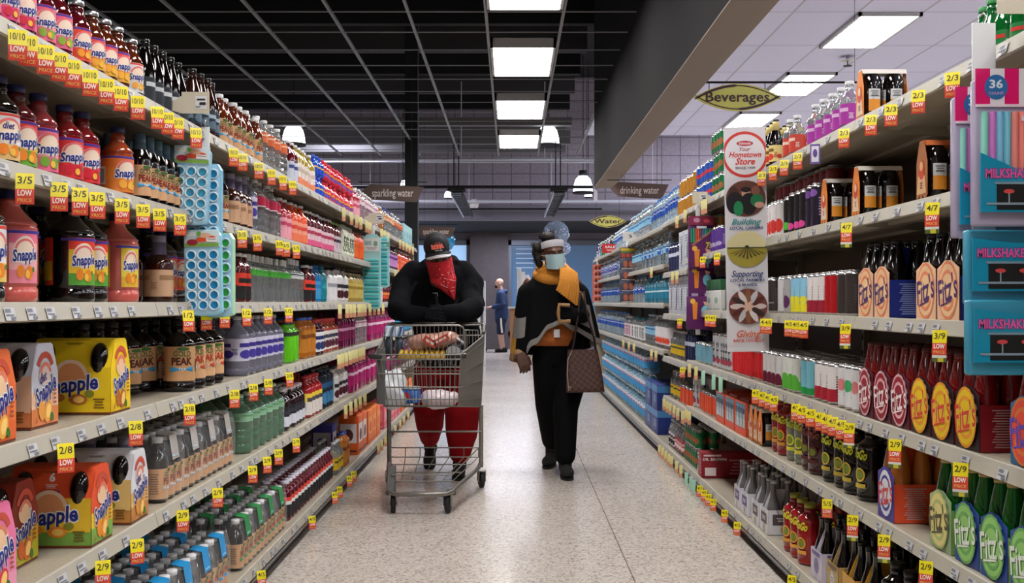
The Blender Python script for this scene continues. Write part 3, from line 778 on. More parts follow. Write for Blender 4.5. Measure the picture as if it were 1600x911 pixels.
bottle('gp_big2', 'tea_bottle', 'large tea bottle with rust-lettered tan label', drink=Dblk, cap=capK, lab=l_gold(peak='#b8402a', blue='#c8502e', big=True), labcol='#dcae82', **BG)
bottle('gp_neck', 'tea_bottle', 'brown tea bottle with patterned neck sleeve', .045, .215, liquid('#3a160e'), P('#8d8a9e', .4), l_gen('#b98a60', '#a07a58'), .02, .105, zs=.125, zn=.165, labcol='#d2a988', rn=.02, rc=.022, capH=.022, neckband=P('#6d6685', .4))
bottle('gp_navy', 'tea_bottle', 'brown tea bottle with navy neck sleeve', .036, .215, liquid('#3a160e'), P('#1f2f55', .4), l_gen('#b98a60', '#5a5f80'), .02, .115, zs=.135, zn=.175, labcol='#d8ab88', rn=.018, rc=.02, capH=.03, neckband=P('#1f2f55', .4))
# ---- one litre plastic
B32 = dict(R=.0435, H=.2, rn=.018, rc=.0205, capH=.018, zs=.128, zn=.165, z0=.014, z1=.115, ridges=(.122,), seg=24)
bottle('s32_yellow', 'fruit_tea_bottle', 'plastic tea bottle with yellow label', drink=Dblk, cap=capN, lab=l_snap('#f3c81f', '#f2c320', '#e9a92a'), labcol='#f2c420', **B32)
bottle('s32_white', 'fruit_tea_bottle', 'plastic diet tea bottle with white label', drink=Dblk, cap=capN, lab=l_snap('#dfe3ec', '#e8eaf0', '#e6c27c', white=True, diet=True), labcol='#e3e6ee', **B32)
bottle('s32_mango', 'fruit_tea_bottle', 'plastic juice bottle, red-to-green mango label', drink=Dred, cap=capN, lab=l_snap('#e8402c', '#f2c038', '#6fae3a'), labcol='#f2c038', **B32)
bottle('s32_kiwi', 'fruit_tea_bottle', 'plastic juice bottle with pink kiwi label', drink=liquid('#8c2c34'), cap=capN, lab=l_snap('#f07a9a', '#f2a0b0', '#ea6c90', '#7cab3a'), labcol='#f07a9a', **B32)
bottle('s32_red', 'fruit_tea_bottle', 'plastic punch bottle with red label', drink=liquid('#7c0f16'), cap=capN, lab=l_snap('#e8353c', '#e63a3e', '#dd2f38', '#d21f38'), labcol='#e8353c', **B32)
bottle('s32_peach', 'fruit_tea_bottle', 'plastic peach tea bottle with orange label', drink=liquid('#9a3c1c'), cap=capN, lab=l_snap('#ee7c34', '#f0903c', '#e88434', '#f5b03c'), labcol='#ee7c34', **B32)
# ---- half gallon
B64 = dict(R=.059, H=.257, rn=.021, rc=.0235, capH=.02, zs=.172, zn=.225, z0=.045, z1=.165, ridges=(.037, .175), seg=28)
wrapfull[0] = True
bottle('s64_diet', 'fruit_tea_bottle', 'half-gallon diet tea jug with white label', drink=Dblk, cap=capN, lab=l_snap('#e6e7ee', '#f1f0ee', '#efcf6a', white=True, diet=True), labcol='#eceaee', **B64)
wrapfull[0] = False
def l_panel(top, mid, bot, w):
    def f(pr, R, h):
        for i, c in enumerate((bot, mid, mid, top)): pr.rect(-w/2, h*i/4, w/2, h*(i+1)/4, P(c), lay=2)
        pr.L = 3; l_snap(top, mid, bot, bar=False)(pr2(pr, 0, w/(R*2.1)), R, h)
        pr.rect(-w*1.9, 0, -w*1.0, h, P(top), lay=2); pr.rect(-w*1.88, h*.1, -w*1.05, h*.5, P(mid), lay=3)
    return f
class pr2:                                               # the same print, scaled in u
    def __init__(s, p, du, k): s.p = p; s.k = k; s.L = p.L
    def rect(s, a, b, c, d, m, lay=None): s.p.rect(a*s.k*.5, b, c*s.k*.5, d, m)
    def oval(s, u, v, ru, rv, m): s.p.oval(u*s.k, v, ru*s.k, rv, m)
    def ring(s, u, v, ro, ri, m, **k): s.p.ring(u*s.k, v, ro*s.k, ri*s.k, m, **{**k, 'sy': k.get('sy', 1)/s.k*.8})
    def text(s, t, u, v, h, m, w=None, **k): s.p.text(t, u*s.k, v, h, m, w=w*s.k, **k)
bottle('s64_pink', 'fruit_tea_bottle', 'half-gallon pink lemonade jug', drink=Dpink, cap=capN, lab=l_panel('#f27a9c', '#f6b8c0', '#f08aa0', .07), labcol='#f27a9c', wrap=False, labw=.07, **B64)
bottle('s64_red', 'fruit_tea_bottle', 'half-gallon black jug with coral label', drink=Dblk, cap=capN, lab=l_panel('#ea4a3c', '#ee6a50', '#e2583c', .07), labcol='#ea4a3c', wrap=False, labw=.07, **B64)
bottle('s64_mango', 'fruit_tea_bottle', 'half-gallon black jug, red and green label', drink=Dblk, cap=capN, lab=l_panel('#ea3f2a', '#f0c832', '#5aa53a', .078), labcol='#f0c832', wrap=False, labw=.078, **B64)
bottle('s64_guava', 'fruit_tea_bottle', 'half-gallon coral juice jug with yellow label', drink=Dpink, cap=capN, lab=l_panel('#f0d23a', '#f0d848', '#e8b83a', .06), labcol='#f0d23a', wrap=False, labw=.06, **B64)
wrapfull[0] = True
# ---- flavoured and plain waters
WB = dict(R=.036, H=.215, rn=.0125, rc=.0145, capH=.014, zs=.14, zn=.19, z0=.1, z1=.145)
WBig = dict(R=.05, H=.24, rn=.014, rc=.0165, capH=.015, zs=.16, zn=.215, z0=.12, z1=.165, ridges=(.04, .075, .1), seg=22)
bottle('w_orange', 'sparkling_water_bottle', 'clear bottle with orange neck label', drink=M_clear, cap=capW, lab=l_gen('#c8502a', '#f0c0a0'), labcol='#d9683a', **WBig)
bottle('w_redlab', 'sparkling_water_bottle', 'clear big bottle with red label', drink=M_clear, cap=capW, lab=l_gen('#8a1430', '#b51a40', band=(.1, '#e8e4ea')), labcol='#b81f44', **WBig)
bottle('w_white', 'water_bottle', 'small brown bottle with white label', drink=Dred, cap=capW, lab=l_gen('#4a5a90', '#3a4a80'), labcol='#c9cfe0', **{**WB, 'z0': .02, 'z1': .11})
bottle('w_yel', 'water_bottle', 'yellow drink bottle with white label', drink=Dgold, cap=capW, lab=l_gen('#e8744a', '#c9b8b0', band=(.35, '#e98a64')), labcol='#e8dfd6', **{**WB, 'z0': .012, 'z1': .125})
bottle('w_pinkclear', 'sparkling_water_bottle', 'clear pink-tinted water bottle', drink=liquid('#e0c4cf', .7), cap=capW, lab=l_gen('#c88aa0', '#b86a88'), labcol='#e9d3da', **WBig)
bottle('w_peachlab', 'sparkling_water_bottle', 'clear bottle with peach label and purple cap', drink=M_clear, cap=P('#4b3fa0'), lab=l_gen('#e0863a', '#d8742c'), labcol='#eec09a', **WBig)
bottle('w_amber', 'juice_bottle', 'amber drink bottle with cream label', drink=liquid('#b8742a', .2), cap=capW, lab=l_gen('#b8803a', '#8a5a20'), labcol='#e0c89a', **WB)
bottle('w_green', 'water_bottle', 'clear sport bottle with green label', drink=M_clear, cap=P('#d8dcda'), lab=l_gen('#2f8a2a', '#3a9a34'), labcol='#4aa63a', rn=.012, rc=.015, capH=.03, R=.036, H=.205, zs=.14, zn=.165, z0=.115, z1=.142, waist=.1)
bottle('w_sportdark', 'sport_drink_bottle', 'clear sport bottle with black text band', drink=M_clear, cap=P('#cfd2d2'), lab=l_gen('#3a3a3a', '#2a2a2a'), labcol='#c6cccf', rn=.012, rc=.016, capH=.03, R=.042, H=.22, zs=.15, zn=.18, z0=.12, z1=.148, waist=.08)
bottle('w_blue', 'water_bottle', 'blue-tinted water bottle', drink=M_water, cap=P('#dfe6ee'), lab=l_gen('#1c3f94', '#e8eef6'), labcol='#2a5cb4', R=.036, H=.22, zs=.15, zn=.19, z0=.095, z1=.14, rn=.0125, rc=.0145, ridges=(.03, .05, .07))
bottle('w_bluebig', 'water_bottle', 'large blue water bottle with navy label', drink=M_water, cap=P('#2f6fc0'), lab=l_gen('#12306e', '#dfe8f4', txt='DASANI'), labcol='#1d4aa6', **{**WBig, 'H': .26, 'zs': .185, 'zn': .232, 'z0': .09, 'z1': .16})
bottle('w_clearblue', 'water_bottle', 'tall clear water bottle with pale blue label', drink=M_clear, cap=P('#a9cfe8'), lab=l_gen('#5a9fd0', '#2f70a8'), labcol='#8fc4e4', **{**WBig, 'R': .042, 'H': .26, 'zs': .185, 'zn': .232, 'z0': .09, 'z1': .16})
bottle('w_teal', 'water_bottle', 'teal water bottle with dark label', drink=liquid('#2f93b0', .4), cap=P('#1e6a8a'), lab=l_gen('#1a5a7a', '#bfe0ea'), labcol='#1f7fa0', R=.045, H=.235, zs=.16, zn=.2, z0=.04, z1=.12, rn=.014, rc=.017)
bottle('w_core', 'vitamin_drink_bottle', 'clear bottle with black vertical lettering', drink=M_clear, cap=P('#1e7f94'), lab=l_gen('#9a9a9a', '#26262a', txt='core', vert=True), labcol='#dfe3e4', R=.04, H=.225, zs=.165, zn=.195, z0=.02, z1=.15, rn=.022, rc=.024, capH=.02)
bottle('w_corepink', 'vitamin_drink_bottle', 'pink-lettered white-label water bottle', drink=M_clear, cap=P('#c9c6cc'), lab=l_gen('#c43a7a', '#a03a78', txt='core', vert=True), labcol='#dcd6dc', R=.04, H=.225, zs=.165, zn=.195, z0=.02, z1=.15, rn=.022, rc=.024, capH=.02)
bottle('w_coregreen', 'vitamin_drink_bottle', 'white bottle with green edge, vertical lettering', drink=liquid('#d9d6c8'), cap=P('#a8b89a'), lab=l_gen('#7ab53a', '#26262a', txt='Core', vert=True), labcol='#dfe6cf', R=.04, H=.21, zs=.165, zn=.185, z0=.02, z1=.15, rn=.022, rc=.024, capH=.02)
bottle('w_purplelab', 'sparkling_water_bottle', 'clear bottle with purple panels', drink=liquid('#a6a8c0', .6), cap=P('#cfd0da'), lab=l_gen('#3b2f86', '#3b2f86', ov='#43389a'), labcol='#c9c8de', **{**WBig, 'z0': .06, 'z1': .15, 'ridges': (.03,)})
bottle('w_greenglass', 'sparkling_water_bottle', 'large pale green ribbed bottle', drink=liquid('#7fae90', .6), cap=P('#c9d8cf'), lab=l_gen('#3f8a50', '#5f9a6a'), labcol='#8fbf9c', **{**WBig, 'R': .055, 'z0': .13, 'z1': .165})
bottle('w_lime', 'juice_bottle', 'lime green drink bottle', drink=liquid('#62c81c'), cap=P('#2c2c2e'), lab=l_gen('#2c2c2c', '#2c2c2c'), labcol='#303a30', R=.042, H=.2, zs=.15, zn=.18, z0=.13, z1=.15, rn=.02, rc=.022)
bottle('vit_red', 'vitamin_drink_bottle', 'red vitamin drink bottle with pink label', drink=Dred, cap=capW, lab=l_gen('#e06a9a', '#b03a5a', band=(.3, '#e35f90')), labcol='#e8c6d0', R=.036, H=.2, zs=.135, zn=.17, z0=.015, z1=.115, rn=.018, rc=.021)
bottle('vit_orange', 'vitamin_drink_bottle', 'orange drink bottle with pink-orange label', drink=liquid('#e2501c'), cap=capW, lab=l_gen('#f08a5a', '#d84a3a', band=(.4, '#f2805a')), labcol='#f4a088', R=.043, H=.21, zs=.14, zn=.18, z0=.015, z1=.115, rn=.018, rc=.02)
bottle('vit_pink', 'vitamin_drink_bottle', 'red drink bottle with pale pink label', drink=liquid('#b02a34'), cap=capW, lab=l_gen('#e8708a', '#c84a6a'), labcol='#f0a8b8', R=.043, H=.21, zs=.14, zn=.18, z0=.015, z1=.115, rn=.018, rc=.02)
bottle('vit_green', 'vitamin_drink_bottle', 'dark red drink bottle with green cap', drink=Dred, cap=P('#7cb850'), lab=l_gen('#4a3a4a', '#3a2a3a'), labcol='#cfc3cc', R=.036, H=.2, zs=.135, zn=.17, z0=.015, z1=.115, rn=.018, rc=.021)
bottle('or_plain', 'juice_bottle', 'orange juice bottle', drink=liquid('#d9521a'), cap=P('#a8583a'), lab=l_gen('#f07a2c', '#e05a1c'), labcol='#ea6220', R=.042, H=.2, zs=.15, zn=.18, z0=.02, z1=.13, rn=.02, rc=.022)
bottle('or_blue', 'juice_bottle', 'amber juice bottle with blue cap', drink=liquid('#b86a1c'), cap=capB, lab=l_gen('#a85a18', '#7a4210'), labcol='#c07a28', R=.045, H=.215, zs=.165, zn=.195, z0=.03, z1=.15, rn=.022, rc=.025)
bottle('jar_red', 'juice_bottle', 'white-label juice bottle with red cap', drink=liquid('#a83a14'), cap=P('#c8302a'), lab=l_gen('#2a2f5a', '#3a3a4a', ov='#5a2a3a'), labcol='#e6e0da', R=.05, H=.2, zs=.14, zn=.17, z0=.02, z1=.13, rn=.026, rc=.03, capH=.02)
bottle('jar_blue', 'juice_bottle', 'blueberry juice bottle with white label', drink=Dpurp, cap=P('#b02a2a'), lab=l_gen('#2a3f8a', '#22306a', ov='#26386e'), labcol='#e4e4e8', R=.04, H=.2, zs=.14, zn=.17, z0=.02, z1=.13, rn=.024, rc=.027, capH=.02)
bottle('magenta', 'fruit_punch_bottle', 'magenta drink jug', drink=liquid('#a01860'), cap=P('#8a1450'), lab=l_gen('#e8b0d0', '#f0d0e4'), labcol='#b21f6c', R=.055, H=.25, zs=.18, zn=.22, z0=.05, z1=.16, rn=.02, rc=.023)
bottle('plum', 'fruit_punch_bottle', 'plum-coloured drink bottle', drink=liquid('#6a1440'), cap=P('#5a1038'), lab=l_gen('#9a4a7a', '#c890b0'), labcol='#7a1c4c', R=.045, H=.24, zs=.17, zn=.21, z0=.05, z1=.15, rn=.02, rc=.023)
bottle('black_red', 'juice_bottle', 'dark bottle with red and black label', drink=Dred, cap=capW, lab=l_gen('#e8503a', '#1c1c1e', band=(.5, '#1e1c20')), labcol='#e2402e', R=.036, H=.2, zs=.14, zn=.17, z0=.015, z1=.12, rn=.018, rc=.021)
bottle('pom', 'pomegranate_juice_bottle', 'small dark juice bottle, red-black label', drink=liquid('#5a0e1e'), cap=P('#d6d0e0'), lab=l_gen('#e8e8ea', '#e8e8ea', band=(.62, '#222226')), labcol='#e24636', R=.034, H=.19, zs=.13, zn=.16, z0=.02, z1=.115, rn=.018, rc=.021)
bottle('dk3', 'pomegranate_juice_bottle', 'dark juice bottle with white-black label', drink=liquid('#22060c'), cap=P('#e8dce0'), lab=l_gen('#8f98aa', '#3a3a4a', band=(.5, '#d8dce8')), labcol='#26262c', R=.036, H=.2, zs=.13, zn=.17, z0=.02, z1=.115, rn=.018, rc=.02)
bottle('rdy', 'juice_bottle', 'red drink bottle with yellow-white label', drink=liquid('#a81c24'), cap=P('#c0323a'), lab=l_gen('#e8c83a', '#4a4a5a', band=(.6, '#e2dcd8')), labcol='#eed044', R=.042, H=.22, zs=.145, zn=.19, z0=.015, z1=.13, rn=.018, rc=.022)
bottle('navyb', 'juice_bottle', 'dark bottle with blue streak sleeve', drink=liquid('#16202c'), cap=P('#1c2836'), lab=l_gen('#4a8ac0', '#2a5a88', ov='#3f7fae'), labcol='#1d2a38', R=.045, H=.225, zs=.19, zn=.21, z0=.01, z1=.185, rn=.02, rc=.025)
bottle('whdk', 'juice_bottle', 'white bottle with dark fruit label', drink=liquid('#d8d4d2'), cap=P('#2a2028'), lab=l_gen('#5a2030', '#2a2a30', ov='#4a1a26'), labcol='#dedadc', R=.045, H=.22, zs=.15, zn=.19, z0=.015, z1=.14, rn=.018, rc=.022)
bottle('white_b', 'juice_bottle', 'plain white drink bottle', drink=P('#dadadc', .3), cap=P('#c8c8cc'), lab=l_gen('#8a8a92', '#a0a0a8'), labcol='#e2e2e4', R=.036, H=.195, zs=.15, zn=.175, z0=.02, z1=.14, rn=.018, rc=.02)
bottle('yelb', 'juice_bottle', 'pale yellow drink bottle', drink=liquid('#c0a24a', .15), cap=P('#cfc6a0'), lab=l_gen('#b89a3a', '#9a7c2a'), labcol='#cdb45e', R=.04, H=.2, zs=.15, zn=.18, z0=.03, z1=.13, rn=.02, rc=.022)
bottle('blue_b', 'sport_drink_bottle', 'blue sport drink bottle', drink=liquid('#0f6fae'), cap=P('#0d5a96'), lab=l_gen('#e8f0f6', '#2a7ab8'), labcol='#3a9ad0', R=.036, H=.21, zs=.15, zn=.18, z0=.02, z1=.12, rn=.018, rc=.02)
bottle('teal_b', 'sport_drink_bottle', 'teal sport drink bottle', drink=liquid('#0f7a8c'), cap=P('#0e6a86'), lab=l_gen('#0f6a7c', '#2fa0b0'), labcol='#148294', R=.036, H=.21, zs=.15, zn=.18, z0=.02, z1=.12, rn=.018, rc=.02)
bottle('purp_lab', 'juice_bottle', 'dark bottle with lilac label', drink=liquid('#3c1c3c'), cap=P('#c9b8cc'), lab=l_gen('#8a3aa0', '#5a2a7a'), labcol='#c88ac8', R=.05, H=.24, zs=.15, zn=.2, z0=.03, z1=.14, rn=.018, rc=.022)
bottle('kid_red', 'kids_drink_bottle', 'small red kids drink bottle', drink=liquid('#d81e38'), cap=P('#e23a50'), lab=l_gen('#7a5ac0', '#f0c040', ov='#6a58c0'), labcol='#e8304c', R=.031, H=.12, zs=.07, zn=.1, z0=.02, z1=.065, rn=.012, rc=.014, seg=14, waist=.12)
bottle('kid_blue', 'kids_drink_bottle', 'small blue kids drink bottle', drink=liquid('#1a4ac0'), cap=P('#2a5ad8'), lab=l_gen('#3a8ae8', '#f0c040'), labcol='#1f4fd0', R=.031, H=.12, zs=.07, zn=.1, z0=.02, z1=.065, rn=.012, rc=.014, seg=14, waist=.12)
bottle('smallfar', 'small_juice_bottle', 'small dark bottle with red-orange label', drink=Dred, cap=P('#8a8a90'), lab=l_gen('#e8a03a', '#f0c04a'), labcol='#d84a2c', R=.033, H=.17, zs=.11, zn=.15, z0=.03, z1=.09, rn=.014, rc=.016, seg=14)
# ---- right side bottles
bottle('purp_clear', 'soda_bottle', 'clear soda bottle with purple label', drink=M_clear, cap=capW, lab=l_gen('#f0e6f2', '#e6c0e6'), labcol='#b03aa8', R=.034, H=.19, zs=.12, zn=.165, z0=.03, z1=.105, rn=.014, rc=.0165)
bottle('red_clear', 'soda_bottle', 'clear soda bottle with red label', drink=M_clear, cap=capW, lab=l_gen('#f2e4dc', '#f6d6c6'), labcol='#cc4836', R=.034, H=.19, zs=.12, zn=.165, z0=.03, z1=.105, rn=.014, rc=.0165)
bottle('gr_glass', 'soda_bottle', 'green glass soda bottle', drink=liquid('#0f6a2c', .25), cap=P('#2f8a44'), lab=l_gen('#e8e8e8', '#c8302a'), labcol='#1c7a3c', R=.031, H=.19, zs=.1, zn=.16, z0=.03, z1=.085, rn=.0125, rc=.014)
def l_mixer(txtcol='#c9cf2c', fr='#c9b040'):
    def f(pr, R, h):
        for a in (0, R*2.6, -R*2.4):
            pr.text('ToGo', a, h*.86, h*.3, P(txtcol), w=R*1.15, bold=.05, shear=.2, rot=-.15)
            pr.ring(a, h*.4, R*.42, R*.3, P(fr), sy=1.2); pr.oval(a, h*.4, R*.3, h*.1, P('#7a8a2c')); pr.rect(a-R*.45, h*.1, a+R*.45, h*.2, P(fr))
    return f
def mixer(key, desc, drink, cap, tc, fr):
    mb = MB(); R = .048; H = .25; mb.lathe(bprof(R, H, .02, .185, .215, .018, 0, (.02, .175)), drink, 24, sq=.12); body = mb.mesh('bottle_body')
    mb = MB(); mb.lathe([(.023, H-.02), (.023, H)], cap, 16); c = mb.mesh('cap')
    mb = MB(); pr = Print(mb, cyl_map(R, .03, off=.0055), .008); l_mixer(tc, fr)(pr, R, .15); l = mb.mesh('label')
    proto(key, 'mixer_jug', 'bottle', desc, [('bottle_body', body, []), ('cap', c, []), ('label', l, [])], R, H)
mixer('jug_dark', 'black mixer jug with yellow-green lettering', Dblk, capK, '#c9cf2c', '#c9b040')
mixer('jug_red', 'red mixer jug with yellow lettering', liquid('#9a1a1c'), P('#a0a03a'), '#d8d22c', '#e0a03c')
mixer('jug_maroon', 'maroon mixer jug', liquid('#3c0c10'), capK, '#7a3a34', '#5a2420')
mixer('jug_clear', 'clear mixer jug with yellow-green lettering', liquid('#a9ad98', .5), P('#9aa03a'), '#c9cf2c', '#d8d23c')
# ---- cans
def can(key, desc, R, H, base, paint, seg=20, kind=None):
    mb = MB(); mb.lathe([(R*.8, 0), (R*.97, .006), (R, .012), (R, H-.016), (R*.86, H-.004)], M_alu, seg, cap=True); body = mb.mesh('can_body')
    mb = MB(); mb.lathe([(R+.0003, .010), (R+.0003, H*.5), (R+.0003, H-.015)], P(base, .3), seg, cap=False)
    pr = Print(mb, cyl_map(R+.0003, .01), .008); paint(pr, R, H-.025); art = mb.mesh('printed_wrap')
    mb = MB(); mb.lathe([(R*.88, H-.004), (R*.88, H), (R*.82, H), (R*.82, H-.003)], M_alu, seg); mb.box(-R*.2, R*.2, -R*.5, R*.1, H-.003, H-.001, M_alu); top = mb.mesh('lid')
    kind = kind or ('tall_can' if H > .15 else 'soda_can')
    proto(key, kind, 'can', desc, [('can_body', body, []), ('printed_wrap', art, []), ('lid', top, [])], R, H)
def p_text(t, c, ov=None, low=None, vert=True):
    def f(pr, R, h):
        W = pi*R*.99
        if low: pr.rect(-W, 0, W, h*low[0], P(low[1]))
        for a in (0, -R*1.9, R*1.9):
            if ov: pr.oval(a, h*ov[0], R*.62, h*ov[1], P(ov[2]))
            if t and vert: pr.text(t, a, h*.55, R*.8, P(c), w=h*.55, bold=.03, rot=pi/2)
            elif t: pr.text(t, a, h*.72, h*.14, P(c), w=R*1.2, bold=.03)
            pr.lines(a+R*.95, h*.5, R*.35, h*.5, 7, P(c))
    return f
T = dict(R=.034, H=.165)
can('c_white', 'tall white can with grey print', .034, .165, '#d6d4d6', p_text(None, '#8c8a92'))
can('c_plum', 'tall grey can with plum art', .034, .165, '#a9a6a8', p_text(None, '#7a6a80', (.3, .2, '#5a2a5a')))
can('c_yelblue', 'tall can, pale blue with yellow', .034, .165, '#8cc6e4', p_text(None, '#e6e04a', (.35, .12, '#e9e03a'), (.25, '#e6dc2c')))
can('c_redwh', 'tall white can with crimson base', .034, .165, '#e2dcdc', p_text(None, '#3c1c28', None, (.34, '#a01c34')))
can('c_red', 'tall glossy red can', .034, .165, '#b3141c', p_text(None, '#8a0c14'))
can('c_dark', 'dark tall can', .034, .165, '#3c3433', p_text(None, '#58504e'))
can('c_berry', 'white can with red berries', .036, .165, '#e4dfe0', p_text(None, '#b8a8aa', (.3, .22, '#d8342c')))
can('c_redberry', 'deep red can stacked above white cans', .036, .103, '#7c1218', p_text(None, '#b8383a'))
can('c_blkgreen', 'black can with green and red fruit', .033, .165, '#161816', p_text(None, '#d6d6d6', (.2, .12, '#4fbf3a')))
can('c_blkpink', 'black can with pink label', .033, .175, '#17141a', p_text(None, '#c6c6cc', (.15, .1, '#e04a9a')))
can('c_purple', 'purple-topped dark can', .033, .18, '#221a30', p_text(None, '#b8a0d8', (.85, .1, '#8a5ab0')))
can('c_violet', 'violet soda can', .034, .15, '#5b3a96', p_text(None, '#c9b8e6', (.3, .1, '#b8a8d0')))
can('c_slimred', 'slim red soda can', .029, .15, '#c41c22', p_text(None, '#f0d8d8', (.5, .5, '#d8242a')), seg=18)
can('c_burg', 'white slim can with burgundy wave', .029, .155, '#dedcdc', p_text(None, '#9a9a9e', (.22, .18, '#6a1a34'), (.2, '#6a1a34')))
can('c_greenw', 'white slim can with green hills', .034, .158, '#dfe2dc', p_text(None, '#9aa09a', (.28, .22, '#5cb83c'), (.28, '#5cb83c')))
can('c_aqua', 'aqua can with green base', .031, .158, '#79bfd2', p_text(None, '#e0f0f0', None, (.2, '#1f9a4a')))
can('c_redtext', 'white can with crimson word pattern', .035, .155, '#e6e2e0', p_text(None, '#2a2024', None, (.36, '#b01f34')))
can('c_circgreen', 'white can with green circle emblem', .031, .16, '#e4e4e6', p_text(None, '#a8a8b0', (.55, .16, '#3cae6a')))
can('c_circpink', 'white can with pink circle emblem', .031, .16, '#e4e4e6', p_text(None, '#a8a8b0', (.55, .16, '#e88a8a')))
can('c_lblue', 'light blue soda can', .034, .125, '#7fb6cc', p_text(None, '#e6f2f6'))
can('c_amber', 'amber soda can', .033, .125, '#b9802a', p_text(None, '#d8a850'))
can('c_bluecan', 'blue soda can with red emblem', .033, .125, '#2456b4', p_text(None, '#dfe6f0', (.5, .12, '#d8303a')))
can('c_greencan', 'green ginger soda can', .033, .125, '#0f6a3c', p_text(None, '#2f9a5c', (.45, .2, '#a0643c')))
can('c_orangecan', 'orange soda can', .034, .13, '#e2522c', p_text(None, '#f6b090'))
can('c_silver', 'silver ribbed pouch bottle', .027, .2, '#c6c8cc', p_text('H2', '#4a4a50', (.2, .1, '#a8485a')), kind='water_bottle')
# ---- jugs of water
def water_jug():
    mb = MB(); R = .075; H = .235
    prof = [(R*.8, 0), (R, .012), (R, .05), (R*.94, .055), (R*.94, .065), (R, .07), (R, .12), (R*.94, .125), (R*.94, .135), (R, .14), (R*.96, .16), (R*.5, .195), (.022, .204), (.022, .212)]
    mb.lathe(prof, liquid('#9fcfe6', .5), 22, sq=.14)
    mb.tube([(.02, 0, .205), (.055, 0, .212), (.085, 0, .19), (.082, 0, .14)], .009, liquid('#9fcfe6', .5), 8); mb.v = [(a, b, c*.955) for a, b, c in mb.v]; body = mb.mesh('jug_body')
    mb = MB(); mb.lathe([(.025, .206), (.025, .225)], P('#e8eef4'), 16); mb.v = [(a, b, c*.955) for a, b, c in mb.v]; c = mb.mesh('cap')
    mb = MB(); pr = Print(mb, cyl_map(R, .05, off=.011), .01); pr.rect(-.1, 0, .1, .1, P('#3f9ad6')); pr.rect(-.1, .06, .1, .1, P('#d8dfec'))
    for i in range(9): pr.oval(-.08+i*.02, .068+.012*((i*3) % 3), .008, .008, P('#c8405a') if i % 2 else P('#4a6ac0'))
    l = mb.mesh('label'); proto('jug_water', 'water_jug', 'water jug', 'blue water jug with berry-dotted label', [('jug_body', body, []), ('cap', c, []), ('label', l, [])], .085, .216)
water_jug()
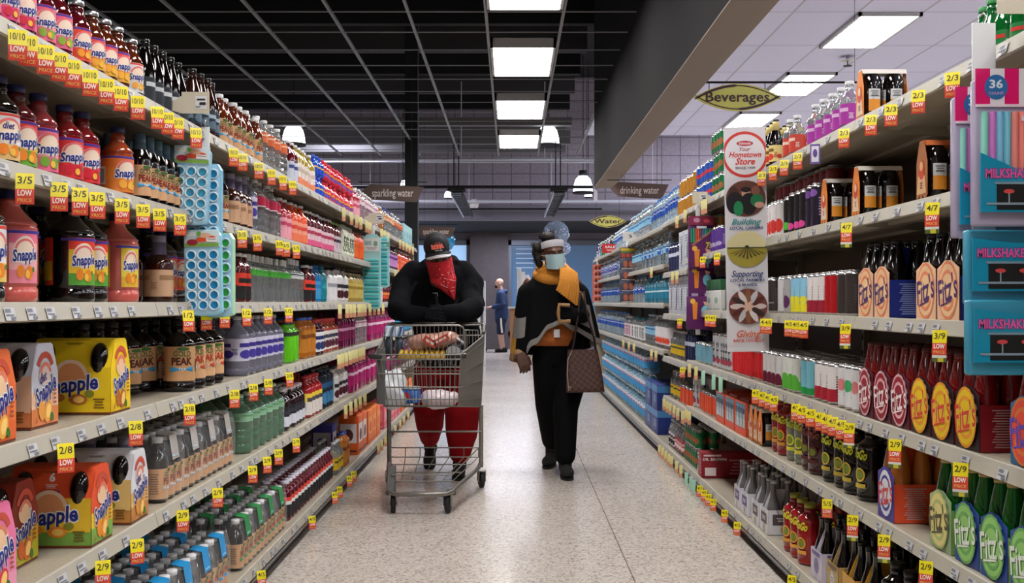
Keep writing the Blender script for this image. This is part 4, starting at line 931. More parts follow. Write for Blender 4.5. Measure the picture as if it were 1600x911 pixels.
# ------------------------------------------------------------------ cartons, carriers and packs (local: -Y faces the shopper, x along the shelf)
def glass_b(R=.031, H=.19, drink=None, cap=None, seg=16, rn=.0145, rc=.0165):
    mb = MB(); mb.lathe(bprof(R, H, rn, H*.6, H*.84, .011), drink or Dblk, seg); mb.lathe([(rc, H-.012), (rc, H-.001), (rc*.9, H)], cap or capM, 14)
    return mb
m_mouth = P('#1a1210')
def tea_carton(key, desc, top, mid, bot, white=False, diet=False, fruit='#f3a03c', tw='#f5b94a', six=True, back=None):
    W, D, H = .14, .208, .2                            # W = narrow end (to the shopper), D = long side into the shelf
    z1, t = .125, .028                                 # shoulder height and ridge half width
    mb = MB(); bands = [(0, .05, bot), (.05, .085, mid), (.085, z1, mid)]
    # lower box
    for a, b_, c in bands: mb.box(-W/2, W/2, 0, D, a, b_, P(c))
    # tapered shoulder: prism along y
    mb.prism([(-W/2, z1), (W/2, z1), (t+.016, H-.006), (t+.006, H), (-t-.006, H), (-t-.016, H-.006)], 'y', 0, D, P(top))
    # base edge
    mb.box(-W/2-.0004, W/2+.0004, -.0004, D+.0004, 0, .006, P('#7a3a20'))
    # narrow end printing (front and back)
    for sg in (1,):
        mpf = flat_map((0, 0, 0), (1, 0, 0), (0, 0, 1)); pr = Print(mb, mpf, curved=False)
        pr.poly([(-W/2, .085), (W/2, .085), (W/2, z1), (t+.014, H-.008), (-t-.014, H-.008), (-W/2, z1)], P(top)); pr.L += 1
        pr.rect(-W/2, .045, W/2, .085, P(mid)); pr.rect(-W/2, .006, W/2, .046, P(bot))
        pr.ring(0, .135, .045, .03, P('#c9503c'), a0=.3, a1=pi-.3); pr.oval(0, .125, .034, .026, P('#f3c9a0' if not white else '#f0d8d0')); pr.ring(0, .125, .03, .02, P('#e6826a'), a0=.2, a1=pi-.2)
        if diet: pr.text('diet', -.012, .118, .034, m_navy, w=.036, bold=.02, shear=.25, rot=.3)
        pr.text('Snapple', 0, .088, .058, m_navy, w=.112, bold=.03, shear=.25, rot=.38, outline=m_w)
        pr.oval(-.022, .04, .016, .024, P(fruit), rot=.3); pr.oval(.01, .036, .02, .026, P(fruit), rot=-.4); pr.oval(.012, .037, .012, .018, P('#ffd27a'), rot=-.4); pr.oval(.03, .022, .008, .012, P('#3f7a2c'), rot=.5)
        pr.lines(.045, .07, .018, .04, 4, P('#a04a2c')); pr.text('6', -.055, .02, .022, P('#b8552c'), bold=.03)
    # long side facing local -X and +X
    for sg in (-1, 1):
        if sg < 0: mpf = flat_map((-W/2, D/2, 0), (0, -1, 0), (0, 0, 1))
        else: mpf = flat_map((W/2, D/2, 0), (0, 1, 0), (0, 0, 1))
        pr = Print(mb, mpf, curved=False)
        pr.rect(-D/2, .075, D/2, z1, P(mid)); pr.rect(-D/2, .006, D/2, .04, P(bot)); pr.oval(0, .1, .05, .042, P('#eba06a')); pr.ring(0, .1, .046, .036, P('#f6d9b8'), a0=.1, a1=pi-.1)
        pr.rect(-D/2, .04, D/2, .078, P(mid))
        pr.text('Snapple', .0, .078, .056, m_navy, w=.145, bold=.03, shear=.2, rot=.12*1, outline=m_w)
        pr.oval(-.035, .045, .02, .012, P(fruit)); pr.oval(.02, .04, .024, .014, P(fruit)); pr.oval(.022, .04, .015, .009, P('#ffcf6a')); pr.oval(.05, .055, .013, .01, P('#8a8a2c'))
        pr.lines(.075, .03, .03, .03, 4, P('#7a5a20'))
        # shoulder panel
        dz = H-.006-z1; dx = (W/2-(t+.016)); ln = sqrt(dz*dz+dx*dx)
        up = Vector((-sg*dx/ln, 0, dz/ln))
        ps = Print(mb, flat_map((sg*W/2, D/2, z1), (0, float(sg), 0), up), curved=False)
        if six:
            ps.text('6', .0, .052, .03, m_w, bold=.04); ps.lines(0, .03, .03, .012, 3, m_w); ps.rect(-.024, .004, .024, .018, P('#26318c'))
        ps.lines(-.0, .066, .05, .006, 2, P('#5a4a20'))
    body = mb.mesh('carton')
    bs = []
    for sg in (-1, 1):
        for yy in (.034, D-.034):
            m2 = MB(); m2.ell((sg*(W/2-.022), yy, .142), (.031, .027, .048), Dblk, 16, 12)
            m2.ell((sg*(W/2-.0215), yy, .158), (.026, .017, .020), liquid('#2a2a2e'), 14, 8)
            bs.append(('bottle', m2.mesh('bottle'), []))
    proto(key, 'tea_carton', 'carton', desc, [('carton', body, [])]+bs, W/2, H, D)
tea_carton('ct_orange', 'orange six-bottle tea carton', '#e8703a', '#ee7c42', '#e86a34', fruit='#f0b04a')
tea_carton('ct_diet', 'white-topped peach diet tea carton', '#d6d9e6', '#ecc0a0', '#dd8550', white=True, diet=True, fruit='#e8a04a', six=False)
tea_carton('ct_yellow', 'bright yellow six-bottle tea carton', '#f2cf1e', '#f3cf22', '#f2cc1e', fruit='#b86a2c', six=False)
tea_carton('ct_mango', 'red-to-green mango tea carton', '#e8552c', '#e8c033', '#7fae4a', fruit='#f0902c')
tea_carton('ct_dietpeach', 'white diet tea carton with tan base', '#e3e4ea', '#e6c078', '#c98a44', white=True, diet=True, fruit='#d8923c', six=False)
tea_carton('ct_pink', 'pink raspberry tea carton', '#f07aa8', '#f28fb4', '#ef9dbb', fruit='#d83a4a', six=False)
tea_carton('ct_redyel', 'maroon and yellow tea carton', '#8a2a1c', '#d8a82c', '#b8b02c', fruit='#d86a2c')
# shrink-wrapped tea six-pack with blue or green card
def tea_pack(key, desc, card, dark=False):
    W, D, H = .198, .132, .2; R = .0325
    out = []
    for i in range(3):
        for j in range(2):
            mb = MB(); x = -W/2+R+.0005+i*.0665; y = R+j*.0665
            mb.lathe(bprof(R, H, .0155, .125, .17, .014), Dblk, 14, c=(x, y, 0)); mb.lathe([(.017, H-.017), (.017, H)], capW, 12, c=(x, y, 0))
            mb.lathe([(R+.0006, .012), (R+.0006, .105)], P('#cf9f70'), 18, c=(x, y, 0), cap=False)
            if j == 0:
                cm = cyl_map(R+.0006, .012)
                pr = Print(mb, lambda u, v, L, x=x, y=y, cm=cm: (cm(u, v, L)[0]+x, cm(u, v, L)[1]+y, cm(u, v, L)[2]), .008)
                l_gold(blue=card)(pr, R, .095)
            out.append(('bottle', mb.mesh('bottle'), []))
    mb = MB(); e = .002
    pts = [(-e, .012), (-e, .14), (.012, H-.002), (.0665, H+.004), (D-.012, H-.002), (D+e, .14), (D+e, .012)]
    mb.prism([(a, b_) for a, b_ in pts], 'x', -W/2-e, W/2+e, M_film)
    out.append(('shrink_wrap', mb.mesh('shrink_wrap'), []))
    mb = MB(); mb.add([(-.035, -.006, .125), (.035, -.006, .125), (.035, .006, .2), (-.035, .006, .2), (.035, .05, .208), (-.035, .05, .208)], [(0, 1, 2, 3), (3, 2, 4, 5)], P(card, .35)); mb.add([(-.03, -.0065, .135), (.015, -.0065, .135), (.015, -.006, .139), (-.03, -.006, .139)], [(0, 1, 2, 3)], P('#bfe0f4'))
    out.append(('card', mb.mesh('card'), []))
    proto(key, 'bottle_pack', 'bottle pack', desc, out, W/2, H, D)
tea_pack('tp_blue', 'shrink-wrapped tea six-pack with blue card', '#1e94d6'); tea_pack('tp_green', 'shrink-wrapped tea six-pack with green card', '#2f8f4e'); tea_pack('tp_tan', 'shrink-wrapped tea six-pack, grey necks', '#b8b4b0')
# die-cut soda carriers
def carrier(key, desc, edge, med, ring, tx, side, drink, txsh=None, cap='#2c2c2e', neck=None, two=False, lite=None, n=3):
    W, D, H = (.135, .2, .165) if not two else (.135, .2, .165)
    mb = MB(); E = P(edge); S = P(side); th = .0015; h = .15
    mb.box(-W/2, W/2, 0, th, 0, h*.5, E); mb.box(-W/2, W/2, D-th, D, 0, h*.9, E)
    mb.box(-W/2, -W/2+th, 0, D, 0, h*.80, S); mb.box(W/2-th, W/2, 0, D, 0, h*.80, S); mb.box(-W/2, W/2, 0, D, 0, .002, S)
    mb.prism([(.0, 0), (D, 0), (D, h*.75), (D*.72, .225), (D*.28, .225), (0, h*.75)], 'x', -.001, .001, S)     # centre divider and handle
    for k in range(1, n): mb.box(-W/2, W/2, D*k/n-.0005, D*k/n+.0005, 0, h*.6, S)
    poly = [(-W/2, 0)]+[(W/2, 0), (W/2, h*.95), (W/2*.62, h*1.02), (W/2*.3, H*.995), (-W/2*.3, H*.995), (-W/2*.62, h*1.02), (-W/2, h*.95)]
    for yy in (-.0012,): mb.prism(poly, 'y', yy, yy+.0015, E)
    # front medallion
    pr = Print(mb, flat_map((0, -.0012, H*.5), (1, 0, 0), (0, 0, 1)), curved=False)
    if lite:
        for k in range(14):
            a = 2*pi*k/14; pr.oval(cos(a)*W*.42, sin(a)*H*.44, .009, .004, P(lite), rot=a+pi/2)
    pr.oval(0, 0, W*.455, H*.485, P(ring)); pr.oval(0, 0, W*.41, H*.44, P(med)); pr.ring(0, .0, W*.34, W*.28, P(ring), a0=.5, a1=pi-.5, sy=H/W*1.0); pr.ring(0, .0, W*.34, W*.28, P(ring), a0=pi+.5, a1=2*pi-.5, sy=H/W*1.0)
    if txsh: pr.text("Fitz's", .003, -.002, .095, P(txsh), w=W*.90, bold=.012, shear=.2, rot=.22)
    pr.text("Fitz's", 0, 0, .095, P(tx), w=W*.90, bold=.012, shear=.2, rot=.22); pr.poly([(-W*.3, -.045), (W*.2, -.03), (W*.2, -.026), (-W*.3, -.04)], P(tx))
    # sides with small print and an info panel
    for sg in (-1, 1):
        mpf = flat_map((-W/2, D/2, 0), (0, -1, 0), (0, 0, 1)) if sg < 0 else flat_map((W/2, D/2, 0), (0, 1, 0), (0, 0, 1))
        pr = Print(mb, mpf, curved=False); u = D/2-.045
        pr.lines(sg*-1*u*.62*1, .06, .07, .1, 15, P('#c9a8a8' if side != '#1c2a7a' else '#8a94cc')); pr.rect(sg*.02-.02+.02, .05, sg*.02+.055, .095, P('#8f9096')); pr.lines(sg*.02+.037, .072, .032, .04, 6, P('#4a4a4e'))
    body = mb.mesh('carrier_card')
    parts = [('carrier_card', body, [])]
    R = .031
    for i in range(2):
        for j in range(3):
            m2 = MB(); x = -.033+.066*i; y = .034+.066*j
            prof = [(R*.9, .003), (R, .01), (R, .14), (R*.95, .16), (R*.78, .19), (.0195, .215), (.0165, .228), (.0165, .234), (.015, .236)]
            m2.lathe(prof, drink, 14, c=(x, y, 0)); m2.lathe([(.0175, .235), (.0175, .243), (.015, .246)], P(cap), 12, c=(x, y, 0))
            if neck: m2.lathe([(.0137, .195), (.0137, .223)], P(neck), 12, c=(x, y, 0), cap=False)
            parts.append(('bottle', m2.mesh('bottle'), []))
    proto(key, 'soda_carrier', 'soda carrier', desc, parts, W/2, .246, D)
carrier('fz_cream', 'cream and navy carrier of cola bottles', '#f2c39c', '#f4c896', '#ec8a64', '#4a2a6a', '#1c2a7a', Dblk, cap='#1c1c20')
carrier('fz_red', 'burgundy medallion soda carrier', '#5a2030', '#9a1c30', '#e6b0b4', '#f6e8e8', '#9a1c28', liquid('#7a0c10', .1), lite='#cfc9cf', cap='#5a2020')
carrier('fz_yellow', 'yellow medallion soda carrier', '#2a1a20', '#f0cc1c', '#ef9a2c', '#d8402c', '#9a1c28', liquid('#7a0c10', .1), txsh='#f6e07a', lite='#d6d2cc', cap='#5a2020')
carrier('fz_orange', 'orange carrier with blue and white medallion', '#4a3c94', '#dfe4ee', '#3c3a94', '#d8323a', '#e2502c', liquid('#c8742a', .2), cap='#b8a07a')
carrier('fz_lemon', 'pale yellow medallion carrier of green bottles', '#9fb88a', '#e3d587', '#b8c27a', '#4a4a30', '#8fbf6a', liquid('#0c7a20', .25), cap='#b8a060', lite='#e0e4c0')
carrier('fz_lime', 'lime green medallion carrier of green bottles', '#2a4a9a', '#93cf6e', '#6aae5a', '#e8efe4', '#9cc878', liquid('#0c7a20', .25), txsh='#3a6a3a', cap='#b8a060', lite='#9ab8e6')
carrier('fz_blue', 'red and blue swirled soda carrier', '#2f6a94', '#e8503a', '#e07a3a', '#5a4ab8', '#b8402c', liquid('#7a0c10', .1), lite='#8ac0b0')
# plain four-pack carriers: bottles rising out of a low box
def lowcarrier(key, desc, front, side, drink, emb='#e0e0e4', cap='#1a1a1c', emb2=None, tri=False, clear=False):
    W, D, h = .14, .14, .115; mb = MB()
    E = P(front); S = P(side)
    mb.box(-W/2, W/2, 0, .0015, 0, h, E); mb.box(-W/2, W/2, D-.0015, D, 0, h, E); mb.box(-W/2, -W/2+.0015, 0, D, 0, h, S); mb.box(W/2-.0015, W/2, 0, D, 0, h, S); mb.box(-W/2, W/2, 0, D, 0, .002, S)
    mb.prism([(0, 0), (D, 0), (D, h), (D*.75, .2), (D*.25, .2), (0, h)], 'x', -.001, .001, S)
    for sg, o, ux in ((0, (0, 0, 0), (1, 0, 0)), (-1, (-W/2, D/2, 0), (0, -1, 0)), (1, (W/2, D/2, 0), (0, 1, 0))):
        pr = Print(mb, flat_map(o, ux, (0, 0, 1)), curved=False)
        if tri: 
            pr.rect(-.048, .045, .048, .095, P(emb2)); pr.lines(0, .07, .06, .02, 3, m_w); pr.oval(0, .025, .012, .016, P('#c9b07a'))
            for k in (-1, 0, 1): pr.poly([(k*.02-.002, .095), (k*.02+.002, .095), (k*.035+.001, .13), (k*.035-.001, .13)], P('#4a3a4a'))
        else:
            pr.oval(0, .055, .03, .03, P(emb)); pr.ring(0, .055, .026, .022, P('#8a8a90')); pr.lines(0, .055, .03, .02, 3, P('#6a6a70'))
            if emb2: pr.rect(-.05, .095, .05, .11, P(emb2))
    parts = [('carrier_card', mb.mesh('carrier_card'), [])]
    for i in range(2):
        for j in range(2):
            m2 = MB(); x = -.034+.068*i; y = .036+.068*j; R = .0315
            m2.lathe([(R*.9, .003), (R, .01), (R, .1), (R*.9, .13), (R*.5, .17), (.0135, .195), (.0125, .225), (.0145, .228), (.0145, .236)], drink, 14, c=(x, y, 0)); m2.lathe([(.0155, .235), (.0155, .243), (.013, .246)], P(cap), 12, c=(x, y, 0))
            parts.append(('bottle', m2.mesh('bottle'), []))
    proto(key, 'soda_carrier', 'soda carrier', desc, parts, W/2, .246, D)
lowcarrier('lc_mustard', 'mustard carrier of black soda bottles', '#cf9a3a', '#d8a030', Dblk, '#dcdfe8', '#161618')
lowcarrier('lc_tan', 'tan carrier of black soda bottles', '#b99a5c', '#c2a468', Dblk, '#e2e0dc', '#161618', emb2='#6a5a44')
lowcarrier('lc_lilac', 'lilac-white carrier of black soda bottles', '#cfc8da', '#d6d0e0', Dblk, '#8a7ab0', '#1c1c20', emb2='#6a5a94')
lowcarrier('lc_white', 'white carrier of clear bottles with grey-brown panel', '#dedde2', '#e2e1e6', liquid('#8a8688', .5), cap='#c8c6c8', emb2='#5a4e54', tri=True)
lowcarrier('lc_violet', 'white carrier of clear bottles with violet panel', '#dcdae4', '#e0dee8', liquid('#8a8688', .5), cap='#c8c6c8', emb2='#5b4a86', tri=True)
# orange root beer carton: card panel at each end, two black bottles showing on the long side
def rb_carton(key, desc, col, col2, top='#e8e2da', lab='#e0902c'):
    W, D, H = .075, .15, .17; mb = MB(); C_ = P(col)
    poly = [(-W/2, .0), (-W/2*.45, .018), (-W/2*.2, 0), (W/2*.2, .018), (W/2*.5, 0), (W/2, .016), (W/2, .11), (W/2*.45, H), (-W/2*.45, H), (-W/2, .11)]
    mb.prism(poly, 'y', -.001, .0005, C_); mb.prism([(x*.72, z*.98) for x, z in poly], 'y', D, D+.0015, C_)
    mb.prism([(-W/2*.5, H), (W/2*.5, H), (W/2*.42, H+.004), (-W/2*.42, H+.004)], 'y', 0, D, P(top))
    for sg in (-1, 1): mb.add([(sg*W/2*.5, 0, H), (sg*W/2*.5, D, H), (sg*W/2*.7, D, H-.012), (sg*W/2*.7, 0, H-.012)], [(0, 1, 2, 3)], P(top))
    pr = Print(mb, flat_map((0, -.001, 0), (1, 0, 0), (0, 0, 1)), curved=False)
    pr.poly([(-W*.45, .02), (W*.45, .02), (W*.3, .07), (0, .085), (-W*.3, .07)], P(col2)); pr.oval(0, .09, .02, .028, P('#c8401c')); pr.oval(0, .1, .012, .014, P(col2)); pr.lines(0, .045, .02, .02, 3, P('#7a3a4a'))
    parts = [('carton', mb.mesh('carton'), [])]
    for j in range(2):
        m2 = MB(); y = .038+.074*j; R = .036
        m2.lathe([(R*.9, .002), (R, .012), (R, .118), (R*.94, .138), (R*.72, .155), (R*.55, .165)], Dblk, 18, c=(0, y, 0))
        cm = cyl_map(R+.0004, .03)
        for rot in (0, 1, 2, 3):
            ca, sa = cos(rot*pi/2), sin(rot*pi/2)
            pr = Print(m2, lambda u, v, L, ca=ca, sa=sa, y=y: (lambda q: (q[0]*ca-q[1]*sa, q[0]*sa+q[1]*ca+y, q[2]))(cm(u, v, L)), .008)
            pr.rect(-.02, 0, .02, .075, P('#cfd0d2'), lay=1); pr.rect(-.02, 0, .02, .04, P(lab), lay=2); pr.L = 3; pr.lines(0, .06, .028, .02, 3, P('#5a5a5e')); pr.rect(-.014, .05, .014, .052, P('#5a5a5e'))
        parts.append(('bottle', m2.mesh('bottle'), []))
    proto(key, 'root_beer_carton', 'soda carton', desc, parts, W/2, H, D)
rb_carton('rb_orange', 'orange root beer carton with black bottles', '#e8842a', '#e8c8a8'); rb_carton('rb_cream', 'orange carton with cream scalloped base', '#e8842a', '#e3cdb6'); rb_carton('rb_brown', 'brown-orange root beer carton', '#a8683a', '#d8a878', top='#c86a3a')
# plain boxes
def boxp(key, kind, desc, w, d, h, cols, paint=None, tops=None):
    mb = MB(); mb.rbox(-w/2, w/2, 0, d, 0, h, P(cols[0]), .003)
    for sg, o, ux, L in ((0, (0, -.0002, 0), (1, 0, 0), w), (-1, (-w/2-.0002, d/2, 0), (0, -1, 0), d), (1, (w/2+.0002, d/2, 0), (0, 1, 0), d)):
        pr = Print(mb, flat_map(o, ux, (0, 0, 1)), curved=False)
        if paint: paint(pr, L, h)
    if tops: mb.box(-w/2*.8, w/2*.8, d*.1, d*.9, h, h+.012, P(tops))
    proto(key, kind, 'box', desc, [('carton', mb.mesh('carton'), [])], w/2, h, d)
def pt_brown(pr, L, h):
    pr.text('DR. BROWN', -L*.30, h*.74, h*.15, m_w, w=L*.36, bold=.02); pr.lines(L*.17, h*.45, L*.5, h*.65, 5, P('#d87a86')); pr.rect(-L*.47, h*.86, -L*.2, h*.93, P('#f0d0d4')); pr.rect(-L*.45, h*.1, -L*.28, h*.42, P('#e8d8da'))
boxp('bx_red', 'soda_box', 'crimson soda twelve-pack box with white lettering', .13, .4, .155, ['#8f1424'], pt_brown)
def pt_gen(a, b_):
    def f(pr, L, h): pr.rect(-L*.42, h*.3, L*.42, h*.8, P(a)); pr.oval(0, h*.5, L*.25, h*.16, P(b_)); pr.rect(-L*.42, h*.06, L*.42, h*.12, P(b_))
    return f
boxp('bx_orwhite', 'drink_box', 'white drink box with orange top and base', .2, .14, .27, ['#e2601c'], pt_gen('#e8e4e2', '#5a2a2a'), '#e2601c')
boxp('bx_orange', 'drink_box', 'orange drink box', .22, .16, .25, ['#f07a2c'], pt_gen('#f6a050', '#e85a1c'))
boxp('bx_pink', 'drink_box', 'coral pink drink box', .24, .16, .2, ['#e05a6a'], pt_gen('#f0808a', '#e8a0b0'))
boxp('bx_ltblue', 'drink_box', 'light blue water carton', .2, .14, .2, ['#9ccfd6'], pt_gen('#b6dde0', '#5a9aae'))
boxp('bx_purple', 'drink_box', 'blue-violet lidded drink box', .16, .14, .24, ['#4a4ab0'], pt_gen('#e6e2ea', '#3a3a9a'))
boxp('bx_whgreen', 'drink_box', 'white carton with green band', .2, .16, .12, ['#dcdedd'], pt_gen('#e2e6e3', '#9ab8a8'))
boxp('bx_green', 'drink_box', 'deep green carton', .2, .16, .06, ['#2c6a44'], None)
boxp('bx_bluecase', 'water_case', 'shrink-wrapped navy case of bottled water', .36, .3, .2, ['#16307c'], lambda pr, L, h: (pr.rect(-L*.5, h*.7, L*.5, h*.97, P('#4a86c0')), pr.oval(L*.1, h*.42, L*.28, h*.3, P('#31518f')), pr.lines(L*.1, h*.42, L*.36, h*.3, 4, P('#9ab0d0'))))
boxp('bx_whitecase', 'water_case', 'white wrapped case of water bottles', .2, .25, .268, ['#c9ccd4'], lambda pr, L, h: (pr.lines(0, h*.5, L*.8, h*.8, 12, P('#9aa2b2')), pr.rect(-L*.1, h*.2, L*.1, h*.7, P('#dfe2ea'))))
boxp('bx_redtag', 'shelf_sign', 'red sale card', .1, .004, .05, ['#d8262c'], lambda pr, L, h: (pr.text('SALE', 0, h*.65, h*.4, m_w, w=L*.7, bold=.02), pr.lines(0, h*.28, L*.5, h*.2, 2, m_w)))
def pt_crush(pr, L, h):
    pr.rect(-L*.5, 0, L*.5, h*.22, P('#e8542c')); pr.rect(-L*.45, h*.24, L*.45, h*.95, P('#5f86a0')); pr.rect(-L*.45, h*.24, L*.45, h*.5, P('#e2e0dc'))
    for k in range(6): pr.oval(-L*.38+L*.76*k/5, h*.55, L*.055, h*.34, P('#cfd6da') if k % 2 else P('#8aa0ac'))
    for k in range(6): pr.oval(-L*.38+L*.76*k/5, h*.75, L*.04, h*.1, P('#3c5a70'))
boxp('bx_crate', 'soda_box', 'orange crate of silver-blue cans', .24, .2, .17, ['#e2542c'], pt_crush, '#c84a2c')
def pt_bt(pr, L, h): pr.rect(-L*.5, h*.55, L*.5, h*.98, P('#e8e4e0'))
# burst-tag bottle (white label with orange starburst)
def l_burst(pr, R, h):
    pr.rect(-R*1.2, h*.3, R*1.2, h, P('#e4e4e8')); 
    for a in (0, -R*1.8): 
        pts = [(a+(R*.75 if k % 2 else R*.45)*cos(k*pi/10), h*.25+(R*.75 if k % 2 else R*.45)*sin(k*pi/10)) for k in range(20)]; pr.poly(pts, P('#e4482a'))
bottle('w_burst', 'water_bottle', 'white-label water bottle with orange starburst', .042, .26, M_clear, P('#dfe2e8'), l_burst, .03, .17, zs=.19, zn=.23, labcol='#dcdde2', rn=.013, rc=.016)
bottle('w_pattern', 'soda_bottle', 'clear bottle with black dotted label', .032, .2, M_clear, P('#cfcfd2'), l_gen('#2a2a2a', '#2a2a2a', ov='#1c1c1e'), .02, .11, zs=.125, zn=.17, labcol='#e2dfe2', rn=.013, rc=.015)
bottle('w_redwhite', 'soda_bottle', 'clear bottle with red and white label', .034, .2, M_clear, P('#cfcfd2'), l_gen('#c8303a', '#d8c9cc', ov='#e8dcdc'), .03, .1, zs=.125, zn=.17, labcol='#d83a40', rn=.013, rc=.015)
bottle('w_yellowlab', 'soda_bottle', 'clear bottle with yellow label', .034, .2, M_clear, P('#cfcfd2'), l_gen('#3a3a2c', '#4a4a30'), .03, .1, zs=.125, zn=.17, labcol='#dcb81c', rn=.013, rc=.015)
bottle('w_navypower', 'water_bottle', 'dark bottle with vertical blue lettering', .036, .22, liquid('#1c2440'), P('#20305a'), l_gen('#c8d0e8', '#d0d6ea'), .02, .17, zs=.18, zn=.2, labcol='#222c52', rn=.02, rc=.022)

# ================================================================== STOCKING THE SHELVES
rown = ['front', 'second', 'third', 'fourth', 'fifth', 'sixth']
pcount = {}
NPROD = [0]
def spawn(key, loc, rz, label, group, scale=None):
    p = PROTO[key]
    r = tag(empty(p['kind'], loc, rz), label, p['cat'], group)
    for (n, me, subs) in p['parts']:
        o = bpy.data.objects.new(n, me); COL.objects.link(o); o.parent = r
        if n == 'shrink_wrap': o.visible_shadow = True
    NPROD[0] += 1
    return r
def stock(side, lev, y0, y1, keys, rows=2, pitch=None, off=.02, rot=None, jit=.12, gap=.006, dz=0, back=0, mode='row', tiers=1, rrot=True):
    """a run of one product between two distances; keys cycles along the run"""
    s = 1 if side == 'right' else -1
    F = (FR if s > 0 else FL)+off
    keys = [keys] if isinstance(keys, str) else keys
    y = y0; i = 0
    if y0 > 7 and lev < 5: rows = 1
    elif y0 > 4.6: rows = min(rows, 2)
    elif y0 > 3.4 and lev < 3: rows = min(rows, 2)
    gap += .004 if y0 > 4.4 else 0
    if pitch and y0 > 4.4: pitch *= 1.04
    while True:
        k = keys[i % len(keys)]; p = PROTO[k]; w = pitch or 2*p['R']+gap
        if y+w > y1+.03: break
        for r in range(rows):
            for t in range(tiers):
                yy = y+w/2; dd = p['D']
                Y = yy+random.uniform(-.001, .001)
                box = p['D'] != 2*p['R'] or p['cat'] in ('carton', 'box', 'soda carrier', 'soda carton', 'bottle pack')
                x = s*(F+back+r*(dd+(.018 if p['kind'] == 'mixer_jug' else .009))+(.014 if r and not box else 0)+(0 if box else p['R']+(random.uniform(0, .016) if r == 0 and lev < 5 and rows < 3 else 0)))
                z = zlev(side, lev, yy)
                if z is None: continue
                z += dz+.0015+t*(p['H']+.0015)
                rz = -s*pi/2
                if not box: rz += s*(.5 if rot is None else rot) + random.uniform(-jit, jit)
                else: rz += random.uniform(-.02, .02)
                kk = (side, lev, k, r, t); n = pcount.get(kk, 0); pcount[kk] = n+1
                lab = p['desc']+', %s from camera, %s row%s, %s side %s shelf' % (ordinal(n), rown[r], '' if tiers == 1 else ' tier %s' % ('one' if t == 0 else 'two' if t == 1 else 'three'), side, levn[lev])
                lab = lab.split()
                if len(lab) > 16:
                    lab = [w_ for w_ in lab if w_ not in ('with', 'and', 'of', 'a', 'from', 'side')]
                if len(lab) > 16: lab = lab[len(lab)-16:]
                spawn(k, (x, Y, z), rz, ' '.join(lab), '%s %s shelf: %s' % (side, levn[lev], p['desc']))
        y += w; i += 1
L_, R_ = 'left', 'right'
# --- left top
stock(L_, 0, 1.98, 2.22, 'sg_straw', 2, .078); stock(L_, 0, 2.22, 2.38, 'sg_straw', 2, .078)
stock(L_, 0, 2.40, 2.58, 'sg_kiwi', 2, .078); stock(L_, 0, 2.60, 2.69, 'sg_red', 2, .078); stock(L_, 0, 2.70, 2.96, 'sg_peach', 2, .078); stock(L_, 0, 2.99, 3.08, 'sg_diet', 1, .078)
stock(L_, 0, 3.14, 3.5, 'ln_dark', 3, .078, back=.03); stock(L_, 0, 3.54, 3.84, 'ln_navy', 3, .078)
stock(L_, 0, 3.88, 4.46, 'gp_slim', 3, .085); stock(L_, 0, 4.52, 5.02, 'w_orange', 2, .11); stock(L_, 0, 5.06, 5.2, 'w_white', 1)
stock(L_, 0, 5.22, 5.7, 'w_yel', 2, .085); stock(L_, 0, 5.74, 5.94, 'kid_blue', 3, .07, tiers=2); stock(L_, 0, 5.98, 7.0, 'kid_red', 3, .07, tiers=2)
stock(L_, 0, 7.02, 7.32, 'vit_pink', 2, .095); stock(L_, 0, 7.4, 8.4, 'w_pinkclear', 2, .105); stock(L_, 0, 8.45, 8.8, 'w_amber', 2, .085); stock(L_, 0, 8.84, 9.5, 'w_peachlab', 2, .11)
stock(L_, 0, 9.5, 10.2, 'w_orange', 2, .11); stock(L_, 0, 10.25, 11.25, 'bx_ltblue', 1, .21)
# --- left second
stock(L_, 1, 2.02, 2.2, 's32_yellow', 2); stock(L_, 1, 2.2, 2.29, 's32_white', 2); stock(L_, 1, 2.3, 2.39, 's32_mango', 2); stock(L_, 1, 2.4, 2.49, 's32_kiwi', 2)
stock(L_, 1, 2.54, 2.73, 's32_red', 2, .095); stock(L_, 1, 2.86, 2.96, 's32_peach', 3, .1); stock(L_, 1, 3.02, 3.42, 'gp_bluecap', 3, .072)
stock(L_, 1, 3.5, 3.95, 'gp_bluecap', 2, .075); stock(L_, 1, 4.03, 4.3, 'gp_neck', 2, .1, rot=.9); stock(L_, 1, 4.33, 4.42, 'w_purplelab', 2); stock(L_, 1, 4.44, 4.9, 'w_redlab', 2, .11)
stock(L_, 1, 4.93, 5.15, 'vit_pink', 2, .095); stock(L_, 1, 5.16, 5.48, 'vit_orange', 2, .095); stock(L_, 1, 5.52, 6.3, 'vit_red', 3, .078); stock(L_, 1, 6.32, 6.6, 'vit_green', 3, .078)
stock(L_, 1, 6.64, 7.1, 'w_coregreen', 2, .088); stock(L_, 1, 7.14, 7.55, 'or_plain', 2, .09); stock(L_, 1, 7.6, 9.0, 'vit_red', 1, .1); stock(L_, 1, 9.0, 9.8, 'purp_lab', 2, .11); stock(L_, 1, 9.84, 11.25, ['vit_orange', 'or_plain'], 2, .1)
